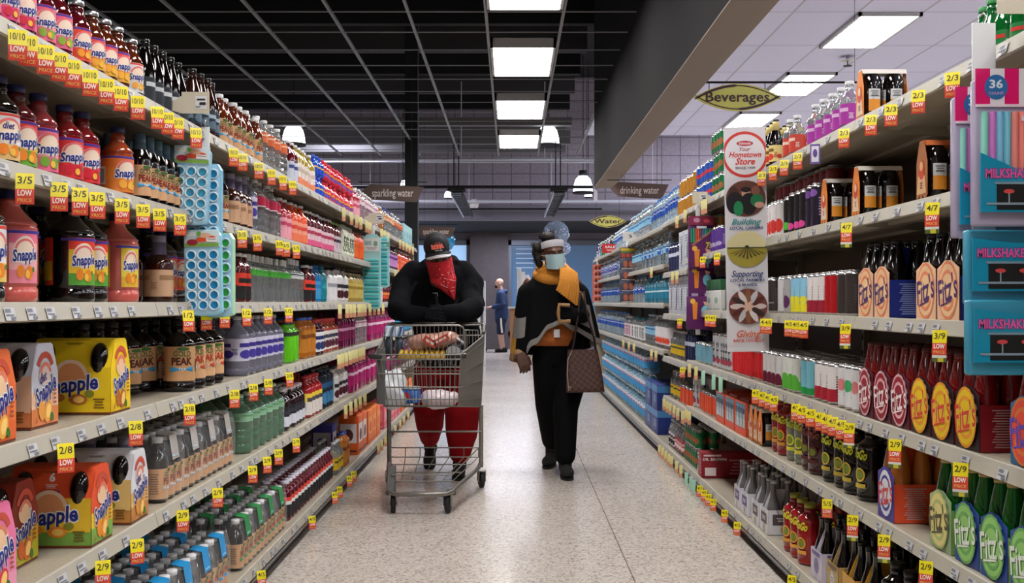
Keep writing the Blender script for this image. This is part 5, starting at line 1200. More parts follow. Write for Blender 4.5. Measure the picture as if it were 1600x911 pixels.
# --- left third
stock(L_, 2, 2.0, 2.24, ['s64_mango', 's64_diet'], 1, .12); stock(L_, 2, 2.29, 2.41, 's64_pink', 2, .12); stock(L_, 2, 2.43, 2.54, 's64_red', 2, .12, back=.06); stock(L_, 2, 2.58, 2.82, 's64_mango', 2, .12)
stock(L_, 2, 2.92, 3.05, 's64_guava', 2, .12); stock(L_, 2, 3.25, 3.4, 'gp_neck', 2, .1); stock(L_, 2, 3.45, 3.85, 's64_red', 1, .12, back=.1); stock(L_, 2, 3.9, 4.08, 'gp_navy', 2, .078); stock(L_, 2, 4.12, 4.26, 'black_red', 2)
stock(L_, 2, 4.29, 5.1, 'w_green', 2, .088); stock(L_, 2, 5.12, 5.42, 'w_sportdark', 2, .095); stock(L_, 2, 5.46, 5.72, 'black_red', 2, .078); stock(L_, 2, 5.75, 5.92, 'blue_b', 2, .078); stock(L_, 2, 5.93, 6.1, 'teal_b', 2, .078)
stock(L_, 2, 6.14, 6.4, 'white_b', 2, .078); stock(L_, 2, 6.42, 6.8, 'whdk', 2, .095); stock(L_, 2, 6.84, 7.5, 'yelb', 2, .088); stock(L_, 2, 7.6, 8.6, 'white_b', 1, .09); stock(L_, 2, 8.7, 11.2, 'smallfar', 2, .09)
# --- left fourth
stock(L_, 3, 2.08, 2.24, 'ct_orange', 1, .145); stock(L_, 3, 2.40, 2.56, 'ct_diet', 1, .145, off=.07); stock(L_, 3, 2.735, 2.88, 'ct_yellow', 1, .14, off=.015)
stock(L_, 3, 2.95, 3.4, 'gp_big', 3, .11, back=.13); stock(L_, 3, 3.42, 3.55, 'gp_big', 3, .115, rot=1.05, jit=0); stock(L_, 3, 3.54, 3.92, 'gp_big2', 3, .115, rot=.8); 
stock(L_, 3, 4.0, 4.1, 'gp_big2', 2, .115, back=.1); stock(L_, 3, 4.15, 4.95, 'w_purplelab', 3, .105); stock(L_, 3, 5.02, 5.34, 'w_lime', 2, .09); stock(L_, 3, 5.4, 5.7, 'or_blue', 2, .096)
stock(L_, 3, 5.74, 5.92, 'jar_blue', 2, .085); stock(L_, 3, 5.95, 6.5, 'jar_red', 2, .105); stock(L_, 3, 6.55, 7.2, 'plum', 2, .095); stock(L_, 3, 7.22, 7.8, 'w_pinkclear', 2, .105); stock(L_, 3, 7.85, 9.5, 'magenta', 2, .115); stock(L_, 3, 9.6, 11.2, 'blue_b', 2, .085)
# --- left fifth
stock(L_, 4, 2.08, 2.23, 'ct_pink', 1, .145); stock(L_, 4, 2.36, 2.52, 'ct_redyel', 1, .145, off=.10); stock(L_, 4, 2.60, 2.75, 'ct_mango', 1, .142, off=.012); stock(L_, 4, 2.87, 3.02, 'ct_dietpeach', 1, .142, off=.012)
stock(L_, 4, 2.87, 3.02, 'ct_dietpeach', 1, .142, off=.235); stock(L_, 4, 3.06, 3.15, 'gp_neck', 3, .095, off=.07); stock(L_, 4, 3.17, 4.15, 'tp_tan', 3, .205); stock(L_, 4, 4.2, 4.9, 'w_greenglass', 3, .118); stock(L_, 4, 4.94, 5.45, 'dk3', 2, .078)
stock(L_, 4, 5.5, 5.9, 'rdy', 2, .09); stock(L_, 4, 5.94, 6.3, 'navyb', 2, .1); stock(L_, 4, 6.34, 6.9, 'whdk', 2, .1); stock(L_, 4, 7.0, 9.2, 'magenta', 2, .118); stock(L_, 4, 9.3, 11.2, 'plum', 2, .1)
# --- left bottom
stock(L_, 5, 2.9, 4.05, 'tp_blue', 3, .205, off=.02); stock(L_, 5, 4.08, 4.95, 'tp_green', 3, .205, off=.02); stock(L_, 5, 5.02, 6.3, 'pom', 4, .075, off=.03); stock(L_, 5, 6.34, 6.6, 'w_yellowlab', 3, .08)
stock(L_, 5, 6.66, 6.85, 'or_blue', 1, .095); stock(L_, 5, 6.9, 7.1, 'bx_purple', 1, .17, off=.15); stock(L_, 5, 7.2, 7.62, 'bx_orwhite', 1, .205); stock(L_, 5, 7.7, 8.6, 'bx_orange', 1, .23); stock(L_, 5, 8.65, 10.0, 'bx_pink', 1, .25); stock(L_, 5, 10.0, 11.2, 'bx_orange', 1, .23)
# --- right top
stock(R_, 0, 2.4, 2.86, 'gr_glass', 2, .075, back=.06); stock(R_, 0, 3.46, 3.56, 'rb_orange', 1, .085, off=.02); stock(R_, 0, 3.7, 4.25, 'purp_clear', 2, .11, off=.03); stock(R_, 0, 4.38, 4.62, 'red_clear', 2, .11, off=.03)
stock(R_, 0, 4.7, 5.6, 'ln_yell', 3, .075); stock(R_, 0, 5.85, 6.18, 'c_greencan', 3, .072, tiers=3); stock(R_, 0, 6.2, 6.62, 'c_bluecan', 3, .072, tiers=2); stock(R_, 0, 6.64, 7.4, 'c_amber', 3, .072, tiers=2)
stock(R_, 0, 7.45, 8.9, 'w_bluebig', 3, .105); stock(R_, 0, 9.0, 10.6, 'w_clearblue', 2, .1); stock(R_, 0, 10.8, 12.2, 'w_blue', 2, .1); stock(R_, 0, 12.3, 14.4, ['gr_glass', 'w_white', 'w_blue'], 2, .1)
# --- right second
stock(R_, 1, 2.93, 3.02, 'rb_brown', 1, .085); stock(R_, 1, 3.5, 3.6, 'rb_orange', 1, .085); stock(R_, 1, 3.86, 3.95, 'rb_cream', 1, .085); stock(R_, 1, 4.06, 4.22, 'c_purple', 3, .078); stock(R_, 1, 4.23, 4.44, 'c_blkpink', 3, .078)
stock(R_, 1, 4.45, 4.55, 'c_blkgreen', 3, .078); stock(R_, 1, 4.58, 4.95, 'c_berry', 2, .082); stock(R_, 1, 4.2, 5.1, 'c_redberry', 2, .08, back=.1, dz=.168); stock(R_, 1, 5.0, 5.7, 'c_redtext', 2, .08); stock(R_, 1, 5.9, 6.3, 'c_violet', 2, .08); stock(R_, 1, 6.35, 6.75, 'c_amber', 2, .08, tiers=2)
stock(R_, 1, 6.85, 7.3, 'bx_whitecase', 1, .22); stock(R_, 1, 7.35, 7.8, 'w_navypower', 2, .09); stock(R_, 1, 7.9, 9.5, ['w_blue', 'w_clearblue'], 2, .1); stock(R_, 1, 9.55, 11.5, 'w_clearblue', 2, .1); stock(R_, 1, 11.6, 14.4, ['w_blue', 'w_purplelab'], 2, .1)
# --- right third
stock(R_, 2, 2.72, 3.12, 'fz_cream', 1, .15); stock(R_, 2, 3.22, 3.55, 'fz_cream', 1, .15); stock(R_, 2, 3.63, 3.8, 'c_dark', 3, .085); stock(R_, 2, 3.81, 3.95, 'c_red', 3, .08); stock(R_, 2, 3.97, 4.2, 'c_redwh', 3, .08); stock(R_, 2, 4.21, 4.42, 'c_yelblue', 3, .08)
stock(R_, 2, 4.44, 4.54, 'c_plum', 3, .08); stock(R_, 2, 4.58, 4.7, 'c_white', 3, .08); stock(R_, 2, 4.75, 5.75, 'c_dark', 2, .08); stock(R_, 2, 5.85, 6.3, 'bx_whgreen', 1, .21); stock(R_, 2, 5.85, 6.3, 'bx_green', 1, .21, dz=.122); stock(R_, 2, 6.35, 6.75, 'navyb', 2, .1)
stock(R_, 2, 6.85, 7.8, 'bx_whitecase', 1, .22); stock(R_, 2, 7.95, 9.3, 'w_teal', 2, .1); stock(R_, 2, 9.4, 11.8, ['w_blue', 'w_bluebig'], 2, .105); stock(R_, 2, 11.9, 14.3, 'w_bluebig', 2, .11)
# --- right fourth
stock(R_, 3, 2.3, 2.46, 'fz_blue', 1, .15); stock(R_, 3, 2.60, 3.06, 'fz_yellow', 1, .152); stock(R_, 3, 3.06, 3.52, 'fz_red', 1, .152); stock(R_, 3, 3.54, 3.78, ['c_circpink', 'c_circgreen', 'c_circpink'], 4, .078); stock(R_, 3, 3.82, 4.08, 'c_redtext', 4, .08)
stock(R_, 3, 4.1, 4.28, 'c_aqua', 4, .074); stock(R_, 3, 4.3, 4.56, 'c_greenw', 4, .08); stock(R_, 3, 4.58, 4.86, 'c_burg', 4, .074); stock(R_, 3, 4.9, 5.6, 'c_slimred', 3, .066); stock(R_, 3, 5.64, 6.15, 'c_silver', 3, .066); stock(R_, 3, 6.2, 6.75, 'c_lblue', 3, .085)
stock(R_, 3, 6.82, 7.1, 'w_navypower', 2, .085); stock(R_, 3, 7.12, 7.75, 'w_yellowlab', 2, .085); stock(R_, 3, 7.9, 8.6, 'w_burst', 2, .1); stock(R_, 3, 8.62, 9.3, 'w_clearblue', 2, .1); stock(R_, 3, 9.35, 10.3, 'w_core', 2, .09); stock(R_, 3, 10.35, 10.9, 'w_corepink', 2, .09); stock(R_, 3, 10.95, 14.3, 'w_bluebig', 2, .11)
# --- right fifth
stock(R_, 4, 2.3, 2.76, 'fz_lime', 1, .152); stock(R_, 4, 2.77, 2.92, 'fz_lemon', 1, .15); stock(R_, 4, 3.17, 3.32, 'fz_orange', 1, .15, off=.015); stock(R_, 4, 3.5, 4.0, 'jug_dark', 2, .125); stock(R_, 4, 4.05, 4.28, 'jug_maroon', 2, .11); stock(R_, 4, 4.3, 4.53, 'jug_clear', 2, .11)
stock(R_, 4, 4.56, 4.8, 'jug_red', 2, .11); stock(R_, 4, 4.86, 5.14, 'rb_orange', 1, .09); stock(R_, 4, 5.2, 5.95, 'bx_crate', 1, .25); stock(R_, 4, 6.0, 6.6, 'c_orangecan', 3, .07); stock(R_, 4, 6.62, 6.76, 'c_silver', 2, .07); stock(R_, 4, 6.85, 7.3, 'c_orangecan', 3, .07); stock(R_, 4, 7.32, 7.75, 'w_yellowlab', 2, .08)
# --- right bottom
stock(R_, 5, 2.9, 3.4, 'jug_dark', 3, .11); stock(R_, 5, 3.4, 3.72, 'lc_mustard', 2, .148); stock(R_, 5, 3.73, 3.9, 'lc_tan', 2, .148); stock(R_, 5, 3.93, 4.1, 'lc_lilac', 2, .148); stock(R_, 5, 4.2, 4.55, 'jug_red', 3, .11)
stock(R_, 5, 4.75, 5.1, 'lc_white', 2, .165); stock(R_, 5, 5.15, 5.5, 'lc_violet', 2, .165); stock(R_, 5, 5.6, 6.1, 'jug_dark', 1, .12, back=.3); stock(R_, 5, 6.3, 6.44, 'bx_red', 1, .14, off=.0); stock(R_, 5, 6.62, 7.1, 'c_greencan', 3, .072, tiers=2); stock(R_, 5, 7.15, 7.5, 'w_redwhite', 2, .09); stock(R_, 5, 7.52, 7.8, 'w_pattern', 2, .09)
stock(R_, 5, 8.35, 9.1, 'bx_bluecase', 1, .37, tiers=2); stock(R_, 5, 9.2, 13.6, 'jug_water', 1, .19, tiers=3, rot=.3)
# ---- beige aisle-clip cards on the top rails
def flag_card(x, y, z, w, h, label, arrow=-1, m='#d9d0bb'):
    mb = MB(); aw = w*.45*arrow
    poly = [(-w/2, -h/2), (w/2, -h/2), (w/2, h/2), (-w/2, h/2)]
    mb.prism(poly, 'y', -.0015, .0015, P(m))
    tipx = -w/2-w*.7 if arrow < 0 else w/2+w*.7
    b0 = -w/2 if arrow < 0 else w/2
    mb.prism([(b0, -h/2), (tipx, -h*.22), (b0, h*.32)] if arrow > 0 else [(b0, -h/2), (b0, h*.32), (tipx, -h*.22)], 'y', -.001, .001, P(m))
    pr = Print(mb, flat_map((0, -.0015, 0), (1, 0, 0), (0, 0, 1)), curved=False); pr.rect(0, -h*.3, w*.42, h*.3, P('#e8e8ec')); pr.rect(.005, h*.1, w*.36, h*.18, P('#2c2c30')); pr.rect(w*.15, -h*.12, w*.38, h*.02, P('#2c2c30')); pr.lines(w*.1, -h*.2, w*.2, h*.1, 2, P('#6a6a70'))
    o = mb.build('aisle_card', None, (x, y, z)); tag(o, label, 'sign card'); return o
flag_card(-1.03, 3.36, 1.85, .09, .07, 'beige arrow-shaped shelf card above the blue ice cube trays')
flag_card(-1.0, 7.62, 1.82, .11, .08, 'beige arrow shelf card above the teal trays on the far left')
flag_card(1.13, 2.26, 1.875, .13, .085, 'beige shelf card at the near green glass bottles', arrow=1)
flag_card(1.12, 6.12, 1.82, .09, .07, 'beige shelf card above the purple straw packs', arrow=1)
flag_card(1.12, 9.9, 1.83, .1, .09, 'white and beige shelf card above the flag-patterned strip', arrow=1, m='#e6e2da')
# ================================================================== HANGING STRIPS AND BANNER
# blue ice cube trays on a clip strip
m_trayb = mat('tray_blue_silicone', srgb('#5fb4dc'), .35, alpha=1); m_trayhole = P('#1c86b8', .3); m_trayrim = P('#d3e6f2', .3); m_trayg = P('#58c26a', .3)
def ice_tray(name, loc, rz, h, rows, label, col, hole, hdr=True, tilt=0):
    t = tag(empty(name, loc, rz), label, 'ice cube tray', 'ice cube trays on the clip strip'); t.rotation_euler[1] = tilt
    w = .118
    mb = MB()
    n = 22; pts = []
    for i in range(n+1):
        a = pi*i/n; pts.append((-w/2*cos(a)*1.0, -h-.012*sin(a)))
    pts = [(-w/2+.012, 0)]+[(-w/2, -.02), (-w/2, -h)]+pts[1:-1]+[(w/2, -h), (w/2, -.02), (w/2-.012, 0)]
    mb.prism(pts[::-1], 'y', -.008, .018, P(col, .3)); mb.prism([(x*.95, z*.97-.004) for x, z in pts[::-1]], 'y', -.0095, -.007, P('#a9d4ea', .3)); mb.build('tray_body', t)
    top = .062 if hdr else .012
    for r in range(rows):
        for c in range(3):
            cx = (c-1)*.036; cz = -top-.022-(h-top-.012)/rows*r
            k = MB(); k.lathe([(.0175, 0), (.0175, .006), (.0135, .0065), (.012, -.002)], m_trayrim, 16); k.lathe([(.0125, .0006), (.0125, .0012)], P(hole, .3), 14)
            for i_, v in enumerate(k.v): k.v[i_] = (v[0]+cx, -.009-v[2], v[1]+cz)
            k.build('cube_cup', t)
    if hdr:
        mb = MB(); mb.rbox(-w/2+.002, w/2-.002, -.013, -.008, -.058, -.002, P('#c8dde2'), .002); pr = Print(mb, flat_map((0, -.0132, 0), (1, 0, 0), (0, 0, 1)), curved=False)
        pr.rect(-.055, -.056, .055, -.045, P('#7fb24a')); pr.poly([(-.02, -.03), (.02, -.018), (.045, -.024), (.04, -.04), (-.01, -.042)], P('#e2552c')); pr.oval(.01, -.02, .02, .008, P('#e8b89a')); pr.oval(-.03, -.042, .018, .01, P('#a02438')); pr.text('COOL', -.035, -.016, .018, m_w, w=.036, bold=.04); pr.rect(.015, -.042, .05, -.028, P('#eeeeee')); pr.lines(.033, -.033, .028, .004, 1, P('#333333')); pr.oval(-.008, -.014, .007, .007, P('#6ab23a'))
        mb.build('header_card', t)
    return t
ice_tray('ice_cube_tray', (-1.035, 3.35, 1.707), .10, .245, 5, 'pale blue ice cube tray, topmost front one on the clip strip', '#9fd0ea', '#3a9cc4', tilt=.05)
ice_tray('ice_cube_tray', (-1.015, 3.40, 1.655), -.05, .25, 6, 'pale blue ice cube tray tucked behind the topmost tray', '#86c2e2', '#2288bc', hdr=False)
ice_tray('ice_cube_tray', (-1.01, 3.37, 1.437), .02, .27, 6, 'bright blue ice cube tray, lowest front one on the clip strip', '#8fd0e6', '#1688c4', tilt=-.02)
ice_tray('ice_cube_tray', (-.985, 3.44, 1.43), -.1, .27, 6, 'green ice cube tray peeking out behind the lowest blue tray', '#b0e0bc', '#3cb04a', hdr=False)
def clip_strip(x, y, z0, z1, label, w=.028):
    mb = MB(); mb.rbox(-w/2, w/2, -.002, .002, z0-z1, 0, P('#e6e8ea', .3), .0015); mb.tube([(0, 0, 0), (0, -.01, .012), (0, 0, .025), (0, .02, .02)], .002, M_alu, 6)
    o = mb.build('clip_strip', None, (x, y, z1)); tag(o, label, 'clip strip'); return o
clip_strip(-1.03, 3.47, 1.15, 1.79, 'white plastic clip strip holding the blue ice cube trays')
# teal trays
def teal(name, loc, label, w=.13, h=.5, col='#5fcdd0', rz=0):
    t = tag(empty(name, loc, rz), label, 'ice tray', 'teal trays on the far clip strip'); mb = MB()
    mb.prism([(-w/2, -.03), (-w/2, -h), (-w/2+.02, -h-.012), (w/2-.02, -h-.012), (w/2, -h), (w/2, -.03), (w/2-.03, 0), (-w/2+.03, 0)], 'y', -.012, .016, P('#a6dfe0', .3)); mb.build('tray_body', t)
    mb = MB()
    for i in range(14): mb.rbox(-w/2+.012, w/2-.012, -.018, -.012, -h+.008+i*.0255, -h+.024+i*.0255, P(col, .3) if i % 2 else P('#17a5ae', .3), .002)
    mb.build('ice_moulds', t)
    mb = MB(); mb.box(-w/2+.008, w/2-.008, -.016, -.012, -.125, -.03, P('#dfe9ea')); pr = Print(mb, flat_map((0, -.016, -.08), (1, 0, 0), (0, 0, 1)), curved=False); pr.rect(-.05, .0, .0, .03, P('#9fc4c4')); pr.oval(.03, .01, .015, .02, P('#7aa88a')); pr.lines(0, -.025, .08, .02, 2, P('#8a8f98')); mb.build('header_card', t)
teal('ice_stick_tray', (-1.03, 7.6, 1.70), 'teal ice stick tray on the far clip strip, front one', h=.54)
teal('ice_stick_tray', (-.95, 7.72, 1.70), 'teal ice stick tray half hidden behind the front teal tray', w=.07, h=.38)
clip_strip(-1.03, 7.66, 1.5, 1.77, 'white clip strip holding the teal trays')
# milkshake straws
def straw_pack(loc, label, w=.225, h=.30, hdr=True, rz=0, full=True):
    t = tag(empty('straw_pack', loc, rz), label, 'straw pack', 'milkshake straw packs'); 
    mb = MB(); teal_ = P('#1690b4', .3)
    mb.rbox(-w/2, w/2, -.014, .014, -h, 0, P('#3f93b0' if not full else '#a79fb8', .2), .006); mb.build('bag', t)
    if hdr:
        mb = MB(); n = 7
        for i in range(n): mb.box(-w/2+w*i/n, -w/2+w*(i+1)/n, -.018, -.0145, -.06, .022, P('#e2186e', .3) if i % 2 == 0 else P('#ece6ee', .3))
        mb.box(-w/2, w/2, -.020, -.018, -.064, -.058, P('#f0dce8'))
        pr = Print(mb, flat_map((-w/2+.045, -.018, -.02), (1, 0, 0), (0, 0, 1)), curved=False); pr.oval(0, 0, .026, .028, P('#2f6fae')); pr.text('36', 0, .006, .026, P('#dfe8f4'), w=.03, bold=.03); pr.text('COUNT', 0, -.014, .008, P('#d8a0c8'), w=.034)
        mb.build('header_card', t)
    cols = ['#8fd8c8', '#d47fd0', '#86c4e6', '#7fc6e0', '#f08f86', '#ee8a80', '#e6a8b8', '#86d4c4', '#d070c8', '#c878cc', '#7fbfe6', '#8ad6c6']
    mb = MB(); top = -.075 if hdr else -.01; bot = -h*.62
    if full:
        for i, c in enumerate(cols):
            x = -w/2+.012+(w-.024)*(i+.5)/len(cols); mb.tube([(x, -.014, bot-.05), (x, -.017, top)], w/len(cols)*.46, P(c, .3), 7)
        mb.build('straws', t)
    mb = MB(); zb = -h
    zt = -h*.60 if full else -.02
    mb.prism([(-w/2+.006, zb+.03), (w/2-.006, zb+.03), (w/2-.006, zt+.03 if full else zt), (w*.1, zt-.012), (-w*.05, zt-.012), (-w/2+.006, zt+.03 if full else zt)], 'y', -.030, -.026, teal_)
    pr = Print(mb, flat_map((0, -.030, 0), (1, 0, 0), (0, 0, 1)), curved=False)
    zz = zb+.115
    pr.text('MILKSHAKE STRAWS', .0, zz, .028, P('#e05aa0'), w=w*.86, bold=.03, outline=P('#6a4a90'))
    pr.rect(-w*.32, zb+.035, w*.42, zb+.092, M_black); pr.rect(-w*.34, zb+.092, w*.44, zb+.097, P('#7f96a8')); pr.rect(-w*.42, zb+.046, w*.46, zb+.051, P('#8a9cac'))
    for k in range(3): pr.oval(-w*.2+k*w*.24, zb+.076, .012, .005, P('#d8484a')); pr.rect(-w*.2+k*w*.24-.0015, zb+.05, -w*.2+k*w*.24+.0015, zb+.072, P('#9aa6b4'))
    for r in range(3):
        for i in range(12): pr.rect(-w/2+.006+(w-.012)*i/12, zb+.03-.0095*r, -w/2+.006+(w-.012)*(i+1)/12, zb+.0395-.0095*r-.0095+.0, P('#e2e2ea') if (i+r) % 2 else M_black, lay=3)
    mb.build('printed_panel', t)
    if full:
        mb = MB(); pr = Print(mb, flat_map((.02, -.0275, -h*.42), (1, 0, 0), (0, 0, 1)), curved=False)
        pr.poly([(-.032, .045), (.032, .045), (.02, -.05), (-.02, -.05)], P('#e58ab8')); pr.rect(-.036, .042, .036, .052, P('#ecdfe6')); pr.oval(0, .062, .026, .016, P('#ecece8')); pr.oval(-.018, .076, .007, .007, P('#d83040')); pr.oval(.016, .07, .004, .016, P('#6ac0a8')); pr.oval(0, -.052, .024, .006, P('#e0d8e0'))
        mb.build('milkshake_print', t)
    return t
straw_pack((1.15, 2.32, 1.70), 'milkshake straw pack with pink striped header, topmost front one', h=.33)
straw_pack((1.15, 2.36, 1.365), 'milkshake straw pack, middle one, with diner counter print', h=.17, hdr=False, full=False)
straw_pack((1.14, 2.33, 1.205), 'milkshake straw pack, lowest one above the red soda bottles', h=.17, hdr=False, full=False)
straw_pack((1.135, 2.42, 1.68), 'milkshake straw pack hidden behind the topmost pack', h=.33, w=.2)
clip_strip(1.1, 2.40, 1.1, 1.85, 'broad white clip strip over the milkshake straw packs', w=.055)
# purple straw packs
def purple_pack(loc, h, label, first):
    w = .155; t = tag(empty('straw_pack', loc), label, 'straw pack', 'purple straw packs'); mb = MB()
    mb.rbox(-w/2, w/2, -.012, .012, -h, 0, P('#5e1f5e', .3), .005); mb.build('bag', t)
    mb = MB()
    if first:
        for i, c in enumerate(['#1f9a6a', '#2aa884', '#e0503c', '#e8604a', '#5a5a7a', '#6a6a8c', '#2a9a9a', '#2f8f6f', '#3aa04a']):
            x = -w/2+.012+(w-.03)*(i+.5)/9; mb.tube([(x, -.014, -h*.5), (x, -.014, -.075)], .0068, P(c, .3), 6)
        mb.build('straws', t); mb = MB()
        pr = Print(mb, flat_map((0, -.021, 0), (1, 0, 0), (0, 0, 1)), curved=False)
        pr.rect(-w/2, -.055, w/2, 0, P('#8a2a4a')); pr.oval(-.03, -.025, .02, .014, P('#c88ab0')); pr.oval(.03, -.03, .02, .012, P('#d84a5a')); pr.rect(-.03, -.075, .03, -.06, P('#dcdce4'))
        pr.poly([(-w/2, -h*.58), (w/2, -h*.24), (w/2, -h*.95), (-w/2, -h*.95)], P('#5e1f5e')); pr.text('FLEXIBLE STRAWS', .0, -h*.42, .018, P('#d8a04a'), w=w*.9, bold=.02, rot=.62); pr.text('75', .045, -h*.56, .05, P('#c8c82c'), w=.04, bold=.04)
        y0 = -h*.8
    else:
        pr = Print(mb, flat_map((0, -.0125, 0), (1, 0, 0), (0, 0, 1)), curved=False); y0 = -h*.45
    pr.poly([(-.045, y0+.055), (-.012, y0+.055), (-.018, y0-.05), (-.04, y0-.05)], P('#e8892c')); pr.oval(-.042, y0+.06, .016, .016, P('#f0b84a')); pr.oval(.035, y0, .026, .034, P('#79c0d4')); pr.poly([(.02, y0+.06), (.055, y0+.05), (.05, y0+.035), (.03, y0+.035)], P('#e0a88a')); pr.rect(.03, y0-.055, .04, y0-.03, P('#79c0d4'))
    if h < .2 and not first: pr.rect(-.06, -h*.97, -.02, -h*.88, P('#b8a8c8')); pr.rect(.02, -h*.97, .06, -h*.88, P('#b8a8c8'))
    mb.build('printed_panel', t)
purple_pack((1.15, 6.25, 1.72), .32, 'purple straw pack with coloured straws, topmost on its strip', True)
purple_pack((1.155, 6.28, 1.42), .19, 'purple straw pack with orange and blue drinks, middle of its strip', False)
purple_pack((1.14, 6.25, 1.235), .20, 'purple straw pack at the bottom of its strip, above the silver bottles', False)
clip_strip(1.14, 6.3, 1.0, 1.78, 'white clip strip behind the purple straw packs')
# more distant strips
def snack_strip(x, y, z, w, h, n, c1, c2, label, head=None):
    clip_strip(x, y+.02, z-h, z+.08, 'white clip strip of the '+label.split(' pack')[0]+' packs')
    for i in range(n):
        hh = h/n; mb = MB(); mb.rbox(-w/2, w/2, -.02, .0, -hh*.96, 0, P(c1, .3), .004)
        pr = Print(mb, flat_map((0, -.02, -hh/2), (1, 0, 0), (0, 0, 1)), curved=False)
        if head and i == 0:
            pr.rect(-w*.45, hh*.2, w*.45, hh*.42, P('#e2c83a')); pr.rect(-w*.42, hh*.02, w*.42, hh*.18, P('#6a8a4a'))
            for k in range(3): pr.rect(-w*.4+k*w*.28, -hh*.4, -w*.18+k*w*.28, -hh*.05, P('#c8503a'))
        else:
            pr.oval(-w*.16, 0, w*.13, hh*.3, P(c2)); pr.oval(w*.16, 0, w*.13, hh*.3, P(c2)); pr.rect(-w*.4, -hh*.42, w*.4, -hh*.36, P('#e8dcd4'))
        o = mb.build('hanging_pack', None, (x, y-i*.004, z-i*hh)); tag(o, '%s, %s from the top of its strip' % (label, ordinal(i)), 'hanging pack', label)
snack_strip(1.155, 10.2, 1.74, .17, .55, 5, '#4e4a5a', '#b8664a', 'dark grid-fronted snack pack with orange windows', True)
snack_strip(1.155, 13.8, 1.70, .14, .50, 6, '#d86a50', '#5a2a24', 'coral packet with dark oval windows')
mb = MB(); mb.box(-.09, .09, -.002, .002, -.05, .05, P('#d8262c')); pr = Print(mb, flat_map((0, -.002, 0), (1, 0, 0), (0, 0, 1)), curved=False); pr.text('SALE', 0, .015, .035, m_w, w=.12, bold=.03); pr.lines(0, -.022, .09, .02, 2, m_w)
tag(mb.build('sale_card', None, (1.14, 11.9, 1.82)), 'red and white sale card on the far top shelf of bottled water', 'sign card')
# store banner
mb = MB(); ban = tag(empty('store_banner', (1.058, 4.68, 1.995)), 'tall white hometown store banner hanging between the soda shelves', 'banner'); ban.rotation_euler = (0, radians(-1.0), 0)
bw, bh = .19, 1.02
mb.box(-bw/2, bw/2, -.002, .002, -bh, 0, P('#e4e2e8')); mb.build('banner_panel', ban)
mb = MB(); pr = Print(mb, flat_map((0, -.002, 0), (1, 0, 0), (0, 0, 1)), curved=False)
red = P('#d63f34'); orr = P('#e2624a'); tealt = P('#4f9aa0'); nvy = P('#33447c'); org = P('#d8663a')
def circ_clip(cx, cz, r, k): return [(max(-bw/2, min(bw/2, cx+r*cos(2*pi*i/k))), cz+r*sin(2*pi*i/k)) for i in range(k)]
pr.poly(circ_clip(0, -.125, .105, 36), red); pr.poly(circ_clip(0, -.125, .092, 36), P('#e8e6ea')); 
pr.oval(0, -.075, .038, .012, P('#b8283a')); pr.oval(0, -.075, .035, .0095, P('#c8384a')); pr.text('Schnucks', 0, -.075, .016, m_w, w=.055, bold=.02, shear=.2)
pr.text('Your', 0, -.102, .026, P('#a8323c'), w=.05, shear=.35, bold=.01); pr.text('Hometown', 0, -.127, .036, red, w=.148, shear=.35, bold=.02); pr.text('Store', 0, -.158, .042, red, w=.09, shear=.35, bold=.025); pr.text('SINCE 1939', 0, -.187, .014, P('#6a5a6a'), w=.09, bold=.02)
pr.oval(0, -.325, .091, .082, P('#6a3f34'), 32)
L0 = pr.L
for (u, v, a, b_, c) in ((-.055, -.30, .022, .03, '#4a2c22'), (-.05, -.345, .04, .05, '#1c1a20'), (0.0, -.30, .02, .026, '#d8a890'), (.012, -.35, .038, .05, '#1a181c'), (.045, -.29, .02, .022, '#8a5a48'), (.05, -.335, .03, .03, '#1f7a4c'), (-.035, -.37, .022, .034, '#1f8a55'), (.06, -.355, .022, .014, '#c89a88'), (0, -.285, .024, .012, '#2a1a18')):
    pr.oval(u, v, a, b_, P(c), 16)
pr.text('Building', 0, -.432, .038, tealt, w=.135, shear=.35, bold=.02); pr.text('LOCAL CAREERS', 0, -.46, .017, nvy, w=.15, bold=.03)
pr.oval(0, -.555, .091, .082, P('#a89a3c'), 32)
pr.poly([( .0896*cos(a*pi/16), -.548+.075*sin(a*pi/16)) for a in range(17)], P('#dcd2a0')); pr.rect(-.088, -.552, .088, -.546, P('#3f4a2c')); pr.oval(0, -.545, .01, .008, P('#3a4426'), 10)
for k in range(-4, 5): pr.poly([(k*.004, -.553), (k*.004+.003, -.553), (k*.019+.006, -.60+abs(k)*.006), (k*.019-.004, -.60+abs(k)*.006)], P('#5a4a24'))
pr.text('Supporting', 0, -.668, .038, nvy, w=.145, shear=.35, bold=.02); pr.text('LOCAL FARMERS', 0, -.697, .017, nvy, w=.155, bold=.03); pr.text('& BRANDS', 0, -.718, .017, nvy, w=.085, bold=.03)
pr.oval(0, -.815, .088, .08, P('#7a4038'), 32)
for k in range(12):
    a = 2*pi*k/12; c = ['#d8c8c4', '#5a2a20', '#c8c4cc', '#8a5a3c', '#e2d8d8', '#3c2a28'][k % 6]
    pr.oval(.048*cos(a), -.815+.045*sin(a), .036, .013, P(c), 12, rot=a)
for k in range(6): a = 2*pi*k/6; pr.oval(.014*cos(a), -.815+.013*sin(a), .014, .008, P('#e0b8a4'), 10, rot=a)
pr.text('Giving', 0, -.94, .044, org, w=.11, shear=.35, bold=.02); pr.text('BACK LOCALLY', 0, -.97, .017, red, w=.14, bold=.03)
mb.build('banner_print', ban)
mb = MB(); mb.tube([(.06, .004, -.19), (.115, .004, -.2)], .004, M_alu, 6); mb.tube([(.06, .004, -.8), (.12, .004, -.8)], .004, M_alu, 6); mb.build('banner_bracket', ban)
